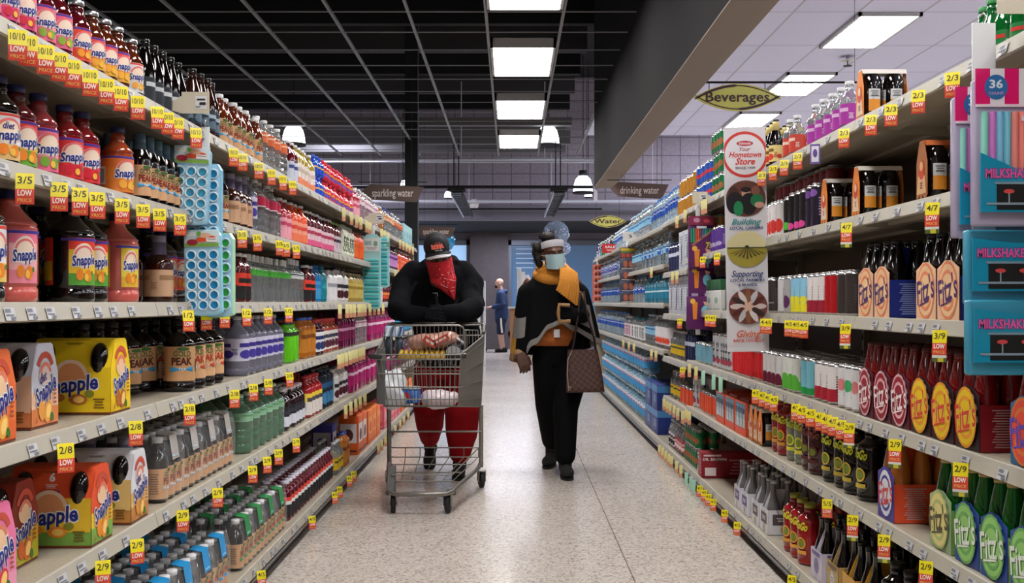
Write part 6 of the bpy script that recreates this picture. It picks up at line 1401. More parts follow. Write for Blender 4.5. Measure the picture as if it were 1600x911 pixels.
# far balloons, posts, gate
def balloon(px, py, Y, r, col, label, spots=None, al=.3):
    x = (px-799)/1610*Y; z = 1.2-(py-472)/1610*Y
    t = tag(empty('balloon', (x, Y, z)), label, 'balloon')
    m = mat('balloon_'+col.strip('#'), srgb(col), .12, coat=.8, alpha=al)
    mb = MB(); mb.lathe([(.001, -r*1.12), (r*.25, -r*1.0), (r*.7, -r*.72), (r*.95, -r*.3), (r, .1*r), (r*.9, r*.5), (r*.6, r*.85), (r*.25, r*1.0), (.001, r*1.02)], m, 24); mb.build('balloon_skin', t)
    if spots:
        rs = random.Random(3); mb = MB()
        for k in range(160):
            a = rs.uniform(0, 2*pi); b_ = rs.uniform(-1.2, 1.2); n = Vector((cos(a)*cos(b_), sin(a)*cos(b_), sin(b_))); p = n*r*.97
            u = n.cross(Vector((0, 0, 1))).normalized()*.013; v = n.cross(u).normalized()*.013
            mb.add([(p-u-v)[:], (p+u-v)[:], (p+u+v)[:], (p-u+v)[:]], [(0, 1, 2, 3)], P(spots[k % len(spots)], .3))
        mb.build('confetti', t)
    mb = MB(); mb.tube([(0, 0, -r*1.1), (.01, 0, -r*1.1-.5), (0, 0, -z+.012)], .003, M_white, 4); mb.lathe([(.05, -z), (.05, -z+.02), (.02, -z+.06)], M_alu, 12); mb.build('string', t)
balloon(869, 366, 20.2, .26, '#b8cce0', 'large clear balloon with blue and white confetti above the woman', ['#4a7ac8', '#e8e8f4', '#7ab0e0', '#c8a8d8'])
balloon(882, 388, 19.7, .12, '#c0d0e4', 'small clear balloon just below the large confetti balloon', ['#8ab0e0', '#e8e8f4'])
balloon(695, 377, 18, .18, '#1f9ad0', 'teal foil balloon behind the black cap', None, 1.0)
t = tag(empty('balloon', (-1.13, 18.2, 1.93)), 'flat red oval balloon below the teal one', 'balloon'); mb = MB(); mb.ell((0, 0, 0), (.11, .06, .05), P('#b83a44', .3)); mb.build('balloon_skin', t); mb = MB(); mb.tube([(0, 0, -.05), (0, 0, -1.93)], .003, M_white, 4); mb.build('string', t)
for (px, Y, w, h, label) in ((748, 19, .05, 1.45, 'white security gate post behind the black-hooded shopper'), (757, 19.6, .04, 1.4, 'thinner white security gate post beside the first one')):
    x = (px-799)/1610*Y; o = MB().rbox(-w/2, w/2, -.15, .15, .0, h+.2, M_white, .01).build('gate_post', None, (x, Y, 0)); tag(o, label, 'gate post')
for k, px in enumerate((811, 817, 824)):
    Y = 20+k*.5; x = (px-799)/1610*Y; t = tag(empty('display_post', (x, Y, 0)), 'white gate panel left of the woman, %s of three' % ordinal(k), 'gate post', 'white gate panels left of the woman'); MB().rbox(-.04, .04, -.2, .2, .0, 1.85-k*.05, M_white, .01).build('post', t); MB().box(-.05, .05, -.21, .21, .9, 1.1, P('#9db4cc')).build('information_plate', t)
t = tag(empty('checkout_counter', (.12, 23.4, 0)), 'wood-fronted checkout counter behind the far shopper', 'counter'); MB().rbox(-.15, .75, -.2, .3, 0, 1.05, P('#a9764a', .5), .01).build('cabinet', t); MB().rbox(-.2, .8, -.25, .35, 1.05, 1.09, P('#c9c2ba', .4), .005).build('countertop', t)
# ================================================================== PEOPLE AND CART
m_skin_d = mat('skin_deep', srgb('#5c382b'), .42, noise=.05); m_skin_l = mat('skin_light', srgb('#c39a86'), .5, noise=.04)
m_hood = mat('black_hoodie', srgb('#0f1014'), .95, spec=.12, bump=.25, nscale=60); m_redp = mat('red_sweatpants', srgb('#8c1016'), .9, spec=.15, bump=.25, nscale=40)
m_poncho = mat('black_poncho', srgb('#0e0f11'), .92, spec=.12, bump=.3, nscale=50); m_wgrey = mat('grey_wool', srgb('#85817e'), .95, noise=.2, nscale=40, bump=.3)
m_tan = mat('tan_wool', srgb('#8a6a4a'), .95, noise=.25, nscale=30); m_gold = mat('gold_wool', srgb('#b8862c'), .95, noise=.2, nscale=30)
m_scarf = mat('mustard_knit', srgb('#d08a34'), .95, noise=.14, nscale=120, bump=.6); m_pants = mat('black_trousers', srgb('#0c0d0f'), .9, spec=.12, bump=.2, nscale=30)
m_boot = mat('black_suede', srgb('#1b1b1d'), .85, bump=.2, nscale=80); m_sole = P('#101012', .6)
m_hairb = mat('black_hair', srgb('#17110f'), .6, bump=.6, nscale=90); m_orsw = mat('orange_cable_knit', srgb('#b5642a'), .9, noise=.2, nscale=90, bump=.6)
m_maskc = mat('surgical_mask', srgb('#a9c9cf'), .7); m_eye = P('#e8e2dc', .2); m_iris = P('#1c120e', .2)
def W7(px, py, Y): return Vector(((px-799)/1610*Y, Y, 1.2-(py-472)/1610*Y))
def rings_mesh(mb, secs, m, seg=28, cap=True, fold=0, nf=7):
    """closed loft through (x, y, z, rx, ry[, tilt]) sections"""
    v = []; f = []
    for j, s_ in enumerate(secs):
        x, y, z, rx, ry = s_[:5]
        for i in range(seg):
            a = 2*pi*i/seg; k = 1+fold*sin(nf*a+j*.5)
            v.append((x+rx*k*cos(a), y+ry*k*sin(a), z))
    n = len(secs)
    for j in range(n-1):
        for i in range(seg): f.append((j*seg+i, j*seg+(i+1) % seg, (j+1)*seg+(i+1) % seg, (j+1)*seg+i))
    if cap: f += [tuple(range(seg-1, -1, -1)), tuple((n-1)*seg+i for i in range(seg))]
    mb.add(v, f, m, True)
def limb(mb, pts, rad, m, seg=14):
    mb.tube(pts, rad, m, seg)
    for p, r in zip(pts, rad): mb.ell(p, (r, r, r), m, 12, 8)
def head_mesh(mb, c, m, w=.076, d=.098, h=.118, yaw=0, pitch=0, roll=0):
    R = Matrix.Rotation(roll, 3, 'Y') @ Matrix.Rotation(yaw, 3, 'Z') @ Matrix.Rotation(pitch, 3, 'X')
    def T_(p): return (Vector(c)+R @ Vector(p))[:]
    mb.ell(T_((0, .012, .03)), (w, d*.98, h*.78), m, 22, 16, R); mb.ell(T_((0, -.022, -.035)), (w*.80, d*.68, h*.62), m, 20, 14, R)
    mb.ell(T_((0, -.055, -.088)), (w*.38, .03, .024), m, 12, 8, R)                       # chin
    mb.ell(T_((0, -.097, -.012)), (.014, .022, .026), m, 12, 8, R); mb.ell(T_((0, -.108, -.026)), (.019, .016, .012), m, 12, 8, R)   # nose
    mb.ell(T_((0, -.083, .024)), (w*.72, .022, .012), m, 14, 8, R)                       # brow
    mb.ell(T_((0, -.088, -.055)), (.026, .014, .010), m, 12, 8, R)                        # lips
    for s_ in (-1, 1):
        mb.ell(T_((s_*.040, -.060, -.022)), (.026, .026, .022), m, 12, 8, R)             # cheek
        mb.ell(T_((s_*w*.99, .012, -.008)), (.010, .022, .032), m, 10, 8, R)             # ear
    return T_, R
def hand(mb, wrist, dirv, palmn, m, side=1, curl=.6, size=1.0, spread=.12):
    """palm, four unequal bent fingers and a thumb"""
    d = Vector(dirv).normalized(); n = Vector(palmn).normalized(); s_ = d.cross(n).normalized()*side; n = s_.cross(d).normalized()*side
    w = Vector(wrist); k = size
    for t in range(5):
        c = w+d*(.012+.018*t)*k; mb.ell(c, (.034*k, .034*k, .034*k), m, 12, 8) if False else None
    for a in (-1.5, -.5, .5, 1.5):
        mb.tube([w+s_*a*.010*k, w+d*.05*k+s_*a*.018*k, w+d*.088*k+s_*a*.0205*k], [.016*k, .0155*k, .0125*k], m, 10)
        mb.ell((w+d*.088*k+s_*a*.0205*k)[:], (.0125*k,)*3, m, 10, 7)
    L = {-1.5: .062, -.5: .074, .5: .078, 1.5: .070}
    for a in (-1.5, -.5, .5, 1.5):
        p = w+d*.085*k+s_*a*.021*k; dd = (d+s_*a*spread*.3).normalized(); pts = [p]; rs = [.0098*k]; l = L[a]*k; ang = 0
        for q, fr in enumerate((.42, .33, .25)):
            ang += curl*(.8+.2*q); v = dd*cos(ang)+(-n)*sin(ang); p = p+v*l*fr; pts.append(p); rs.append((.0092-.0009*q)*k)
        mb.tube(pts, rs, m, 10)
        for p_, r_ in zip(pts, rs): mb.ell(p_[:], (r_*1.02,)*3, m, 10, 7)
    p = w+d*.022*k+s_*.026*k*1; v = (d*.65+s_*.65-n*.25).normalized(); v2 = (d*.95+s_*.1-n*.35).normalized()
    pts = [p, p+v*.036*k, p+v*.036*k+v2*.028*k, p+v*.036*k+v2*.05*k]; rs = [.015*k, .0125*k, .011*k, .009*k]
    mb.tube(pts, rs, m, 10)
    for p_, r_ in zip(pts, rs): mb.ell(p_[:], (r_,)*3, m, 10, 7)
def fin(mb, name, parent, vox=.01, sm=3): o = mb.build(name, parent); return remesh(o, vox, sm)

# ---------------------------------------------------------------- the woman in the poncho
wo = tag(empty('person', (.33, 7.25, 0)), 'person in black poncho, mustard scarf and pale face mask walking up the aisle', 'person')
def rel(o, v): return (Vector(v)-Vector(o.location))[:]
def wp(px, py, Y=7.2): return rel(wo, W7(px, py, Y))
mb = MB()
HC = Vector(wp(864, 397, 7.17))
yaw = .22; T_, Rh = head_mesh(mb, HC, m_skin_d, w=.073, yaw=yaw, pitch=.10, roll=-.10)
neck = Vector((HC.x-.005, HC.y+.03, HC.z))
limb(mb, [neck+Vector((0, 0, -.06)), neck+Vector((0, .02, -.16))], [.052, .058], m_skin_d)
sh = HC.z-.19
rings_mesh(mb, [(HC.x, .02, sh+.03, .07, .06), (HC.x, .02, sh, .15, .085), (HC.x, .02, sh-.08, .17, .10), (HC.x, .03, sh-.25, .15, .10), (HC.x, .03, sh-.4, .13, .095), (.0, .03, .86, .165, .11), (.0, .03, .78, .16, .11)], m_skin_d)
hipL, kneeL, ankL = (.075, .03, .83), (wp(884, 640, 7.08)[0], -.13, .46), (wp(884, 722, 7.0)[0], -.20, .09)
hipR, kneeR, ankR = (-.075, .03, .83), (wp(856, 640, 7.3)[0], .10, .47), (wp(862, 708, 7.5)[0], .30, .14)
limb(mb, [(.075, .03, .80), (.083, -.05, .62), kneeL, (ankL[0], ankL[1]+.01, .17), ankL], [.075, .065, .045, .03, .028], m_skin_d); limb(mb, [(-.075, .03, .80), (-.068, .06, .62), kneeR, (ankR[0], ankR[1]-.02, .24), ankR], [.075, .065, .045, .03, .028], m_skin_d)
shR, elR, wrR = (HC.x-.16, .02, sh-.02), (wp(815, 500)[0], .05, 1.04), (wp(812, 548)[0], -.02, .86)
shL, elL, wrL = (HC.x+.16, .02, sh-.02), (wp(912, 500)[0], .0, 1.06), Vector(wp(893, 492, 6.98))
limb(mb, [shR, elR, wrR], [.05, .042, .028], m_skin_d); limb(mb, [shL, elL, wrL[:]], [.05, .042, .028], m_skin_d)
body = fin(mb, 'body', wo, .0085, 3)
# eyes looking down, brows
mb = MB()
for s_ in (-1, 1):
    mb.ell(T_((s_*.031, -.087, .006)), (.013, .007, .0055), m_eye, 12, 8, Rh); mb.ell(T_((s_*.031, -.0925, .003)), (.0055, .003, .0045), m_iris, 10, 6, Rh)
    mb.ell(T_((s_*.031, -.090, .011)), (.016, .008, .0055), m_skin_d, 12, 8, Rh)
    mb.tube([T_((s_*.014, -.098, .023)), T_((s_*.032, -.099, .028)), T_((s_*.05, -.085, .022))], [.003, .0035, .002], m_hairb, 6)
mb.build('eyes', wo)
# hair
mb = MB(); mb.ell(T_((0, .028, .045)), (.083, .09, .085), m_hairb, 20, 14, Rh); mb.ell(T_((-.03, .0, .122)), (.055, .06, .038), m_hairb, 14, 10, Rh)
for (x, y, z, r) in ((-.105, .02, .055, .036), (-.115, .03, .02, .03), (-.10, .03, -.02, .034), (-.095, .035, -.055, .03)): mb.ell(T_((x, y, z)), (r, r, r*1.1), m_hairb, 12, 9)
rs = random.Random(5)
hair = remesh(mb.build('hair', wo), .008, 1)
mb = MB()
for k in range(170):
    a = rs.uniform(0, 2*pi); b_ = rs.uniform(.5, 1.5) ; base = Vector((-.03+.055*cos(a)*cos(b_), .02+.06*sin(a)*cos(b_), .085+.055*sin(b_)))
    if k % 3 == 0: base = Vector((-.11+rs.uniform(-.02, .02), .03, rs.uniform(-.06, .08)))
    d = Vector((cos(a)-.4, sin(a)*.6, rs.uniform(.1, 1.2))).normalized()*rs.uniform(.014, .042)
    q = base+d+Vector((rs.uniform(-.012, .012), 0, rs.uniform(-.004, .01)))
    mb.tube([T_(base), T_(base+d*.6), T_(q)], [.003, .0025, .001], m_hairb, 4)
mb.build('loose_hair', wo)
# head band
mb = MB(); seg = 32; vs = []
for r_, (dz, k) in enumerate(((-.002, 1.01), (.012, 1.045), (.03, 1.045), (.046, 1.0))):
    for i in range(seg):
        a = 2*pi*i/seg; vs.append(T_((.081*k*cos(a), .012+.1*k*sin(a), .037+dz+.022*(-sin(a))+.0)))
fs = [(r_*seg+i, r_*seg+(i+1) % seg, (r_+1)*seg+(i+1) % seg, (r_+1)*seg+i) for r_ in range(3) for i in range(seg)]
mb.add(vs, fs, mat('white_headband', srgb('#cdccd2'), .9, noise=.1, nscale=120, bump=.4), True); mb.build('headband', wo)
# mask
mb = MB(); g = []
for j in range(9):
    v = j/8; row = []
    for i in range(15):
        u = -1+2*i/14; x = u*.070*(1-.08*v); bul = .034*(1-u*u)*(1-.2*abs(2*v-1)); 
        row.append(T_((x, -.052-.056*(1-abs(u)**2.4)-bul*.6+.0015*(j % 2), .004-.098*v-.006*(1-u*u)*v)))
    g.append(row)
mb.sheet(g, m_maskc)
for s_ in (-1, 1):
    for zz in (-.006, -.08): mb.tube([T_((s_*.070, -.055, zz)), T_((s_*.08, -.03, zz*.6)), T_((s_*.087, .018, .0 if zz > -.03 else -.03))], .0016, M_white, 5)
mb.build('face_mask', wo)
# scarf
mb = MB(); C0 = Vector((HC.x, .01, HC.z-.125)); n = 40
for (rr, dz, r1) in ((.086, .022, .036), (.100, -.022, .042)):
    pts = [(C0.x+rr*cos(a), C0.y+.0+rr*.92*sin(a)-.01, C0.z+dz+.028*sin(a)-.0) for a in [2*pi*i/n for i in range(n)]]
    mb.tube(pts, r1, m_scarf, 14, closed=True)
tail = [Vector((C0.x+.06, C0.y-.09, C0.z+.03)), Vector(wp(889, 424, 7.02)), Vector(wp(890, 446, 6.98)), Vector(wp(886, 466, 6.98))]
for k in range(-4, 5): mb.tube([t_+Vector((k*.0105*(1+i*.16), .005*abs(k), -.004*k*i)) for i, t_ in enumerate(tail)], [.013, .0135, .014, .0135], m_scarf, 8)
mb.build('scarf', wo)
# poncho: a draped surface with thickness; hem height follows the photo
def hem(a):                       # a: angle, -pi/2 is the front
    ctrl = [(-pi, .80), (-pi*.80, .78), (-pi*.66, .90), (-pi*.55, 1.02), (-pi*.46, 1.055), (-pi*.36, 1.0), (-pi*.2, .93), (0, .90), (pi*.3, .86), (pi*.7, .82), (pi, .80)]
    for (a0, z0), (a1, z1) in zip(ctrl, ctrl[1:]):
        if a0 <= a <= a1: t = (a-a0)/(a1-a0); return z0+(z1-z0)*(t*t*(3-2*t))
    return .8
mb = MB(); SEG = 96; RW = 22; vs = []; cx = HC.x
ztop = HC.z-.135
for j in range(RW+1):
    t = j/RW
    for i in range(SEG):
        a = -pi+2*pi*i/SEG; z = ztop+(hem(a)-ztop)*t
        dz = ztop-z
        rx = .085+.155*min(1, dz/.10)**.65+.075*max(0, dz-.07)/.45; ry = .08+.05*min(1, dz/.10)**.7+.11*max(0, dz-.05)/.5
        fo = 1+.035*min(1, dz/.3)*sin(9*a+2.0*t)+.018*min(1, dz/.3)*sin(17*a+1)
        x = cx+.045*dz+rx*fo*cos(a); y = .02+ry*fo*sin(a)
        vs.append((x, y, z+.004*sin(5*a)))
col_ids = {}
def pcol(t, a, z):
    if t > .90 and a < -.3 and a > -pi*.72: return m_wgrey
    if a < -pi*.78 or a > pi*.9:
        if .52 < t < .72: return m_wgrey
        if .74 < t < .9: return m_gold if a < -pi*.86 else m_poncho
        if t >= .9: return m_tan
    if -.95 < a < -.62:
        if .25 < t < .55: return m_tan
        if t > .55 and t < .8: return m_wgrey
    if -.62 < a < -.35 and t > .45: return m_wgrey if t < .9 else m_poncho
    if -.35 <= a < .6 and t > .93: return m_wgrey
    return m_poncho
for j in range(RW):
    for i in range(SEG):
        a = -pi+2*pi*(i+.5)/SEG; i2 = (i+1) % SEG
        mb.add([], [], m_poncho)
        k = mb.mi(pcol((j+.5)/RW, a, 0)); 
        mb.f.append((j*SEG+i, j*SEG+i2, (j+1)*SEG+i2, (j+1)*SEG+i)); mb.m.append(k); mb.sm.append(True)
mb.v = vs
po = mb.build('poncho', wo); sd = po.modifiers.new('s', 'SOLIDIFY'); sd.thickness = .012; sd.offset = 1; ss = po.modifiers.new('u', 'SUBSURF'); ss.levels = 1; ss.render_levels = 1; apply_mods(po)
# sleeve and bent arm coming through on the right of the picture
mb = MB(); limb(mb, [Vector(wp(899, 466, 7.12)), Vector(wp(910, 494, 7.03)), Vector(wp(898, 491, 6.96))], [.05, .052, .046], m_poncho); fin(mb, 'sleeve', wo, .01, 3)
mb = MB(); hand(mb, wp(902, 490, 6.95), (-1, -.25, .08), (0, -1, .1), m_poncho, side=1, curl=.75, size=.95); gl = fin(mb, 'glove', wo, .0042, 1)
mb = MB(); c = Vector(wp(882, 490, 6.9))
mb.tube([c+Vector((.035, 0, .055)), c+Vector((-.035, 0, .06)), c+Vector((-.042, 0, .0)), c+Vector((-.035, 0, -.055)), c+Vector((.04, 0, -.05))], .013, P('#9c7448', .5), 8)
o = mb.build('tan_clasp', wo)
# gloved right hand with patterned cuff
mb = MB(); limb(mb, [wrR, Vector(wp(811, 556, 7.12))], [.042, .036], m_tan); cf = fin(mb, 'patterned_cuff', wo, .008, 2)
mb = MB(); hand(mb, wp(812, 552, 7.1), (.35, -.15, -.9), (.3, -.9, 0), mat('glove_brown', srgb('#5c4236'), .8, noise=.3, nscale=40), side=-1, curl=.5, size=1.0); fin(mb, 'patterned_glove', wo, .0042, 1)
# sweater
mb = MB(); rings_mesh(mb, [(cx+.0, .015, 1.14, .155, .125), (cx+.01, .015, 1.05, .16, .135), (cx+.012, .015, .95, .165, .14), (cx+.012, .015, .895, .155, .13)], m_orsw, 36, True, .02, 12); mb.build('sweater', wo)
mb = MB(); mb.box(wp(869, 518)[0]-.02, wp(869, 518)[0]+.02, -.15, -.145, wp(0, 522)[2]-.02, wp(0, 514)[2], P('#d6d6da')); mb.build('white_tag', wo)
# trousers
mb = MB(); rings_mesh(mb, [(.012, .03, 1.0, .16, .115), (.01, .03, .92, .175, .125), (.006, .03, .84, .182, .125), (.0, .03, .76, .168, .115)], m_pants, 28)
limb(mb, [(.078, .03, .80), (.083, -.05, .62), kneeL, (ankL[0], ankL[1]+.01, .15)], [.112, .106, .09, .072], m_pants); limb(mb, [(-.075, .03, .80), (-.068, .06, .62), kneeR, (ankR[0], ankR[1]-.0, .19)], [.112, .106, .09, .072], m_pants)
fin(mb, 'trousers', wo, .011, 3)
def shoe(p, par, name, m, L=.26, w=.047, h=.1, tilt=0, shaft=.0, yaw=0):
    mb = MB(); R_ = Matrix.Translation(Vector(p)) @ Matrix.Rotation(yaw, 4, 'Z') @ Matrix.Rotation(tilt, 4, 'X')
    q = MB(); q.ell((0, -.06, .045), (w, .09, .042), m, 16, 10); q.ell((0, .06, .045), (w*.85, .06, .045), m, 14, 10); q.ell((0, .0, .055), (w*.9, .1, .045), m, 14, 10); limb(q, [(0, .055, .06), (0, .055, h+shaft)], [w, w*1.08], m)
    q.v = [(R_ @ Vector(v))[:] for v in q.v]; o = remesh(q.build(name, par), .007, 3)
    q = MB(); q.prism([(w*1.02*cos(a)*(1.0 if sin(a) < 0 else .88), -.02+.133*sin(a)) for a in [2*pi*i/28 for i in range(28)]], 'z', 0, .018, m_sole, True)
    q.v = [(R_ @ Vector(v))[:] for v in q.v]; q.build('shoe_sole', o)
    return o
shoe((ankL[0]+.005, ankL[1]-.0, 0), wo, 'boot', m_boot, tilt=-.12 if False else 0, shaft=.1, yaw=.06); shoe((ankR[0]-.01, ankR[1]-.02, .0), wo, 'boot', m_boot, tilt=0, shaft=.12, yaw=-.25)
# handbag
bag = tag(empty('handbag', W7(917, 612, 6.95)), 'dark brown checkered tote bag hanging at the side of the shopper in the poncho', 'handbag')
m_bag, nt, b, tc = nodes_mat('checkered_canvas', .6); ck = N(nt, 'TexChecker'); ck.inputs['Scale'].default_value = 46; ck.inputs[1].default_value = srgb('#3c2622')+(1,); ck.inputs[2].default_value = srgb('#57392f')+(1,)
mp = N(nt, 'Mapping'); mp.inputs['Rotation'].default_value = (0, radians(8), 0); nt.links.new(tc.outputs['Object'], mp.inputs[0]); nt.links.new(mp.outputs[0], ck.inputs[0]); nt.links.new(ck.outputs[0], b.inputs['Base Color'])
mb = MB(); secs = []
for t in range(9):
    k = t/8; secs.append((-.01-.02*k, 0, .0+.285*k, .128-.028*k**1.5, .062-.03*k))
v = []; seg = 36; f = []
for (x, y, z, rx, ry) in secs:
    for i in range(seg):
        a = 2*pi*i/seg; ca, sa = cos(a), sin(a); e = .45
        v.append((x+rx*(abs(ca)**e)*(1 if ca > 0 else -1), y+ry*(abs(sa)**e)*(1 if sa > 0 else -1), z+.02*(x+rx*ca)*1.2))
for j in range(8):
    for i in range(seg): f.append((j*seg+i, j*seg+(i+1) % seg, (j+1)*seg+(i+1) % seg, (j+1)*seg+i))
f.append(tuple(range(seg-1, -1, -1))); mb.add(v, f, m_bag, True); mb.build('bag_body', bag)
mb = MB()
for yy in (-.034, .034): mb.tube([(-.10, yy, .275), (-.085, yy, .36), (-.06, yy*.6, .52), (-.045, 0, .66), (-.02, 0, .68), (.0, yy*.6, .52), (.05, yy, .36), (.06, yy, .28)], .006, P('#2a1a16', .5), 7)
mb.build('strap', bag); mb = MB(); mb.tube([(-.125, -.05, .01), (-.135, -.045, .12), (-.13, -.04, .22), (-.10, -.036, .28)], .004, P('#a59a92'), 6); mb.lathe([(.008, 0), (.008, .02)], P('#8a7a5c', .3), 10, c=(-.118, -.06, .02)); mb.build('trim', bag)

# ---------------------------------------------------------------- the man leaning on the cart
ma = tag(empty('person', (-.45, 7.1, 0)), 'person in black hoodie, black cap and red bandana leaning on a shopping cart', 'person')
def mp_(px, py, Y=6.95): return rel(ma, W7(px, py, Y))
mb = MB(); HM = Vector(mp_(684, 398, 6.88)); Tm, Rm = head_mesh(mb, HM, m_skin_d, w=.078, yaw=.12, pitch=.30, roll=-.16)
limb(mb, [HM+Vector((0, .04, -.07)), HM+Vector((0, .10, -.16))], [.06, .065], m_skin_d)
shz = 1.40
rings_mesh(mb, [(-.055, .0, 1.44, .09, .07), (-.055, .02, 1.38, .18, .09), (-.055, .05, 1.25, .19, .11), (-.03, .1, 1.05, .18, .12), (0, .13, .88, .19, .13)], m_skin_d)
hips = (0, .13, .85)
kL, aL = (mp_(722, 670, 7.05)[0], -.04, .47), (mp_(717, 740, 7.02)[0], -.02, .08); kR, aR = (mp_(670, 665, 7.25)[0], .12, .47), (mp_(672, 715, 7.5)[0], .42, .15)
limb(mb, [(.10, .13, .80), (.108, .06, .62), kL, (kL[0]-.005, -.01, .3), aL], [.09, .08, .06, .045, .035], m_skin_d); limb(mb, [(-.10, .13, .80), (-.108, .14, .62), kR, (kR[0], .24, .33), aR], [.09, .08, .06, .045, .035], m_skin_d)
eL, wL = mp_(739, 482, 6.85), mp_(693, 486, 6.72); eR, wR = mp_(622, 484, 6.85), mp_(668, 490, 6.74)
limb(mb, [(.115, .02, 1.38), (.175, .0, 1.30), (mp_(736, 455)[0], -.09, 1.225), eL, Vector(mp_(720, 489, 6.72)), Vector(mp_(697, 488, 6.68))], [.055, .055, .05, .045, .034, .026], m_skin_d); limb(mb, [(-.225, .02, 1.38), (-.285, .0, 1.30), (mp_(624, 455)[0], -.09, 1.225), eR, Vector(mp_(640, 491, 6.72)), Vector(mp_(664, 491, 6.70))], [.055, .055, .05, .045, .034, .026], m_skin_d)
fin(mb, 'body', ma, .0095, 3)
mb = MB()
for s_ in (-1, 1): mb.ell(Tm((s_*.031, -.088, .006)), (.013, .007, .006), m_eye, 12, 8, Rm); mb.ell(Tm((s_*.031, -.094, .005)), (.0055, .003, .005), m_iris, 10, 6, Rm); mb.ell(Tm((s_*.031, -.091, .012)), (.016, .008, .005), m_skin_d, 12, 8, Rm)
mb.build('eyes', ma)
# hoodie
mb = MB(); secs = [(-.055, .05, 1.485, .085, .08), (-.055, .03, 1.465, .135, .095), (-.055, .02, 1.435, .195, .11), (-.055, .02, 1.38, .235, .125), (-.055, .03, 1.28, .25, .145), (-.045, .06, 1.15, .24, .155), (0, .1, 1.0, .235, .165), (0, .12, .84, .235, .165), (0, .13, .74, .22, .155)]
rings_mesh(mb, secs, m_hood, 32)
limb(mb, [(.115, .03, 1.405), (.18, .0, 1.325), (mp_(736, 455)[0], -.09, 1.225), Vector(eL)+Vector((-.0, -.0, .0)), Vector(mp_(720, 489, 6.72)), Vector(mp_(697, 488, 6.68))], [.085, .084, .08, .076, .064, .05], m_hood)
limb(mb, [(-.225, .03, 1.405), (-.29, .0, 1.325), (mp_(624, 455)[0], -.09, 1.225), Vector(eR)+Vector((.0, .0, -.0)), Vector(mp_(640, 491, 6.72)), Vector(mp_(664, 491, 6.70))], [.085, .084, .08, .076, .064, .05], m_hood)
for (x0, z0, x1, z1) in ((-.2, 1.33, -.28, 1.16), (.2, 1.33, .27, 1.17), (-.12, 1.2, -.05, 1.08), (.1, 1.22, .02, 1.1)): mb.tube([(x0, -.10, z0), ((x0+x1)/2, -.13, (z0+z1)/2), (x1, -.12, z1)], [.012, .022, .01], m_hood, 8)
mb.tube([(.07, -.03, 1.46), (.045, .09, 1.49), (-.03, .125, 1.495), (-.11, .09, 1.49), (-.15, -.02, 1.46), (-.12, -.07, 1.43)], [.03, .04, .045, .04, .03, .02], m_hood, 12)
fin(mb, 'hoodie', ma, .010, 3)
mb = MB(); hand(mb, mp_(697, 488, 6.66), (-1, -.1, -.1), (0, -1, .3), m_hood, side=1, curl=.35, size=1.05); fin(mb, 'glove', ma, .0045, 1)
mb = MB(); hand(mb, mp_(664, 492, 6.64), (1, -.1, .0), (0, -1, .3), m_hood, side=-1, curl=.45, size=1.05); fin(mb, 'glove', ma, .0045, 1)
mb = MB(); mb.tube([mp_(676, 458, 6.70), mp_(683, 458, 6.69), mp_(684, 463, 6.69)], .003, P('#5a5a54', .3), 5); mb.tube([mp_(681, 460, 6.70), mp_(683, 480, 6.68)], .01, m_hood, 8); mb.build('drawstring', ma)
# bandana
m_ban = mat('red_bandana', srgb('#b3141f'), .85); mb = MB(); g = []; NR, NC = 16, 18
def bpt(u, v, off=0):             # u -1..1 across, v 0..1 down
    wtop = .084; 
    if v < .5: hw = wtop*(1.02-.1*v)
    else: hw = wtop*.97*(1-(v-.5)/.5)+.002
    shift = .02*v+(.042*max(0, v-.5)/.5)
    x = u*hw+shift; dep = -.108+.085*(abs(u)**2.0)*(1 if v < .5 else .35)+.006*sin(7*u+5*v)*v-.028*max(0, .3-abs(v-.22))*(1-abs(u))
    return Tm((x, dep-off-.006, -.022-.275*v))
for j in range(NR+1): g.append([bpt(-1+2*i/NC, j/NR) for i in range(NC+1)])
mb.sheet(g, m_ban); bo = mb.build('bandana', ma); sd = bo.modifiers.new('s', 'SOLIDIFY'); sd.thickness = .003; apply_mods(bo)
mb = MB(); pk = P('#e6b8b8', .7)
def bstrip(pts, r=.0016): mb.tube([bpt(u, v, .0035) for u, v in pts], r, pk, 4)
bstrip([(-.95, .2), (-.4, .32), (.1, .42), (.6, .5), (.98, .56)]); bstrip([(-.9, .42), (-.4, .56), (0, .66), (.5, .68), (.9, .70)]); bstrip([(.72, .05), (.8, .3), (.85, .55)])
bstrip([(-.3, .72), (.2, .76), (.8, .78)])
for k in range(60):
    u = rs.uniform(-.8, .9); v = rs.uniform(.08, .62)
    if v < .3 and k % 3: continue
    q = bpt(u, v, .0035); mb.ell(q, (rs.uniform(.0018, .0045), .0012, rs.uniform(.0018, .004)), pk, 6, 4)
mb.build('bandana_print', bo)
# cap
mb = MB(); m_cap = mat('black_cap', srgb('#15151a'), .8, bump=.15, nscale=90)
R2 = Rm @ Matrix.Rotation(-.12, 3, 'X')
mb.ell(Tm((0, .012, .055)), (.088, .108, .098), m_cap, 24, 16, Rm); mb.ell(Tm((0, -.045, .065)), (.07, .058, .075), m_cap, 18, 12, Rm); mb.ell(Tm((0, .01, .15)), (.01, .01, .006), m_cap, 8, 6)
capo = remesh(mb.build('cap', ma), .008, 2)
mb = MB(); g = []
for j in range(7):
    t = j/6; row = []
    for i in range(19):
        u = -1+2*i/18; rr = 1
        row.append(Tm((u*.083*(1-.04*t), -.085*sqrt(max(0, 1-u*u*.72))-.075*t*sqrt(max(0, 1-u*u))+.0, .030-.022*t+.012*(1-u*u)-.012*u*u)))
    g.append(row)
mb.sheet(g, m_cap); bo2 = mb.build('cap_brim', capo); sd = bo2.modifiers.new('s', 'SOLIDIFY'); sd.thickness = .005; apply_mods(bo2)
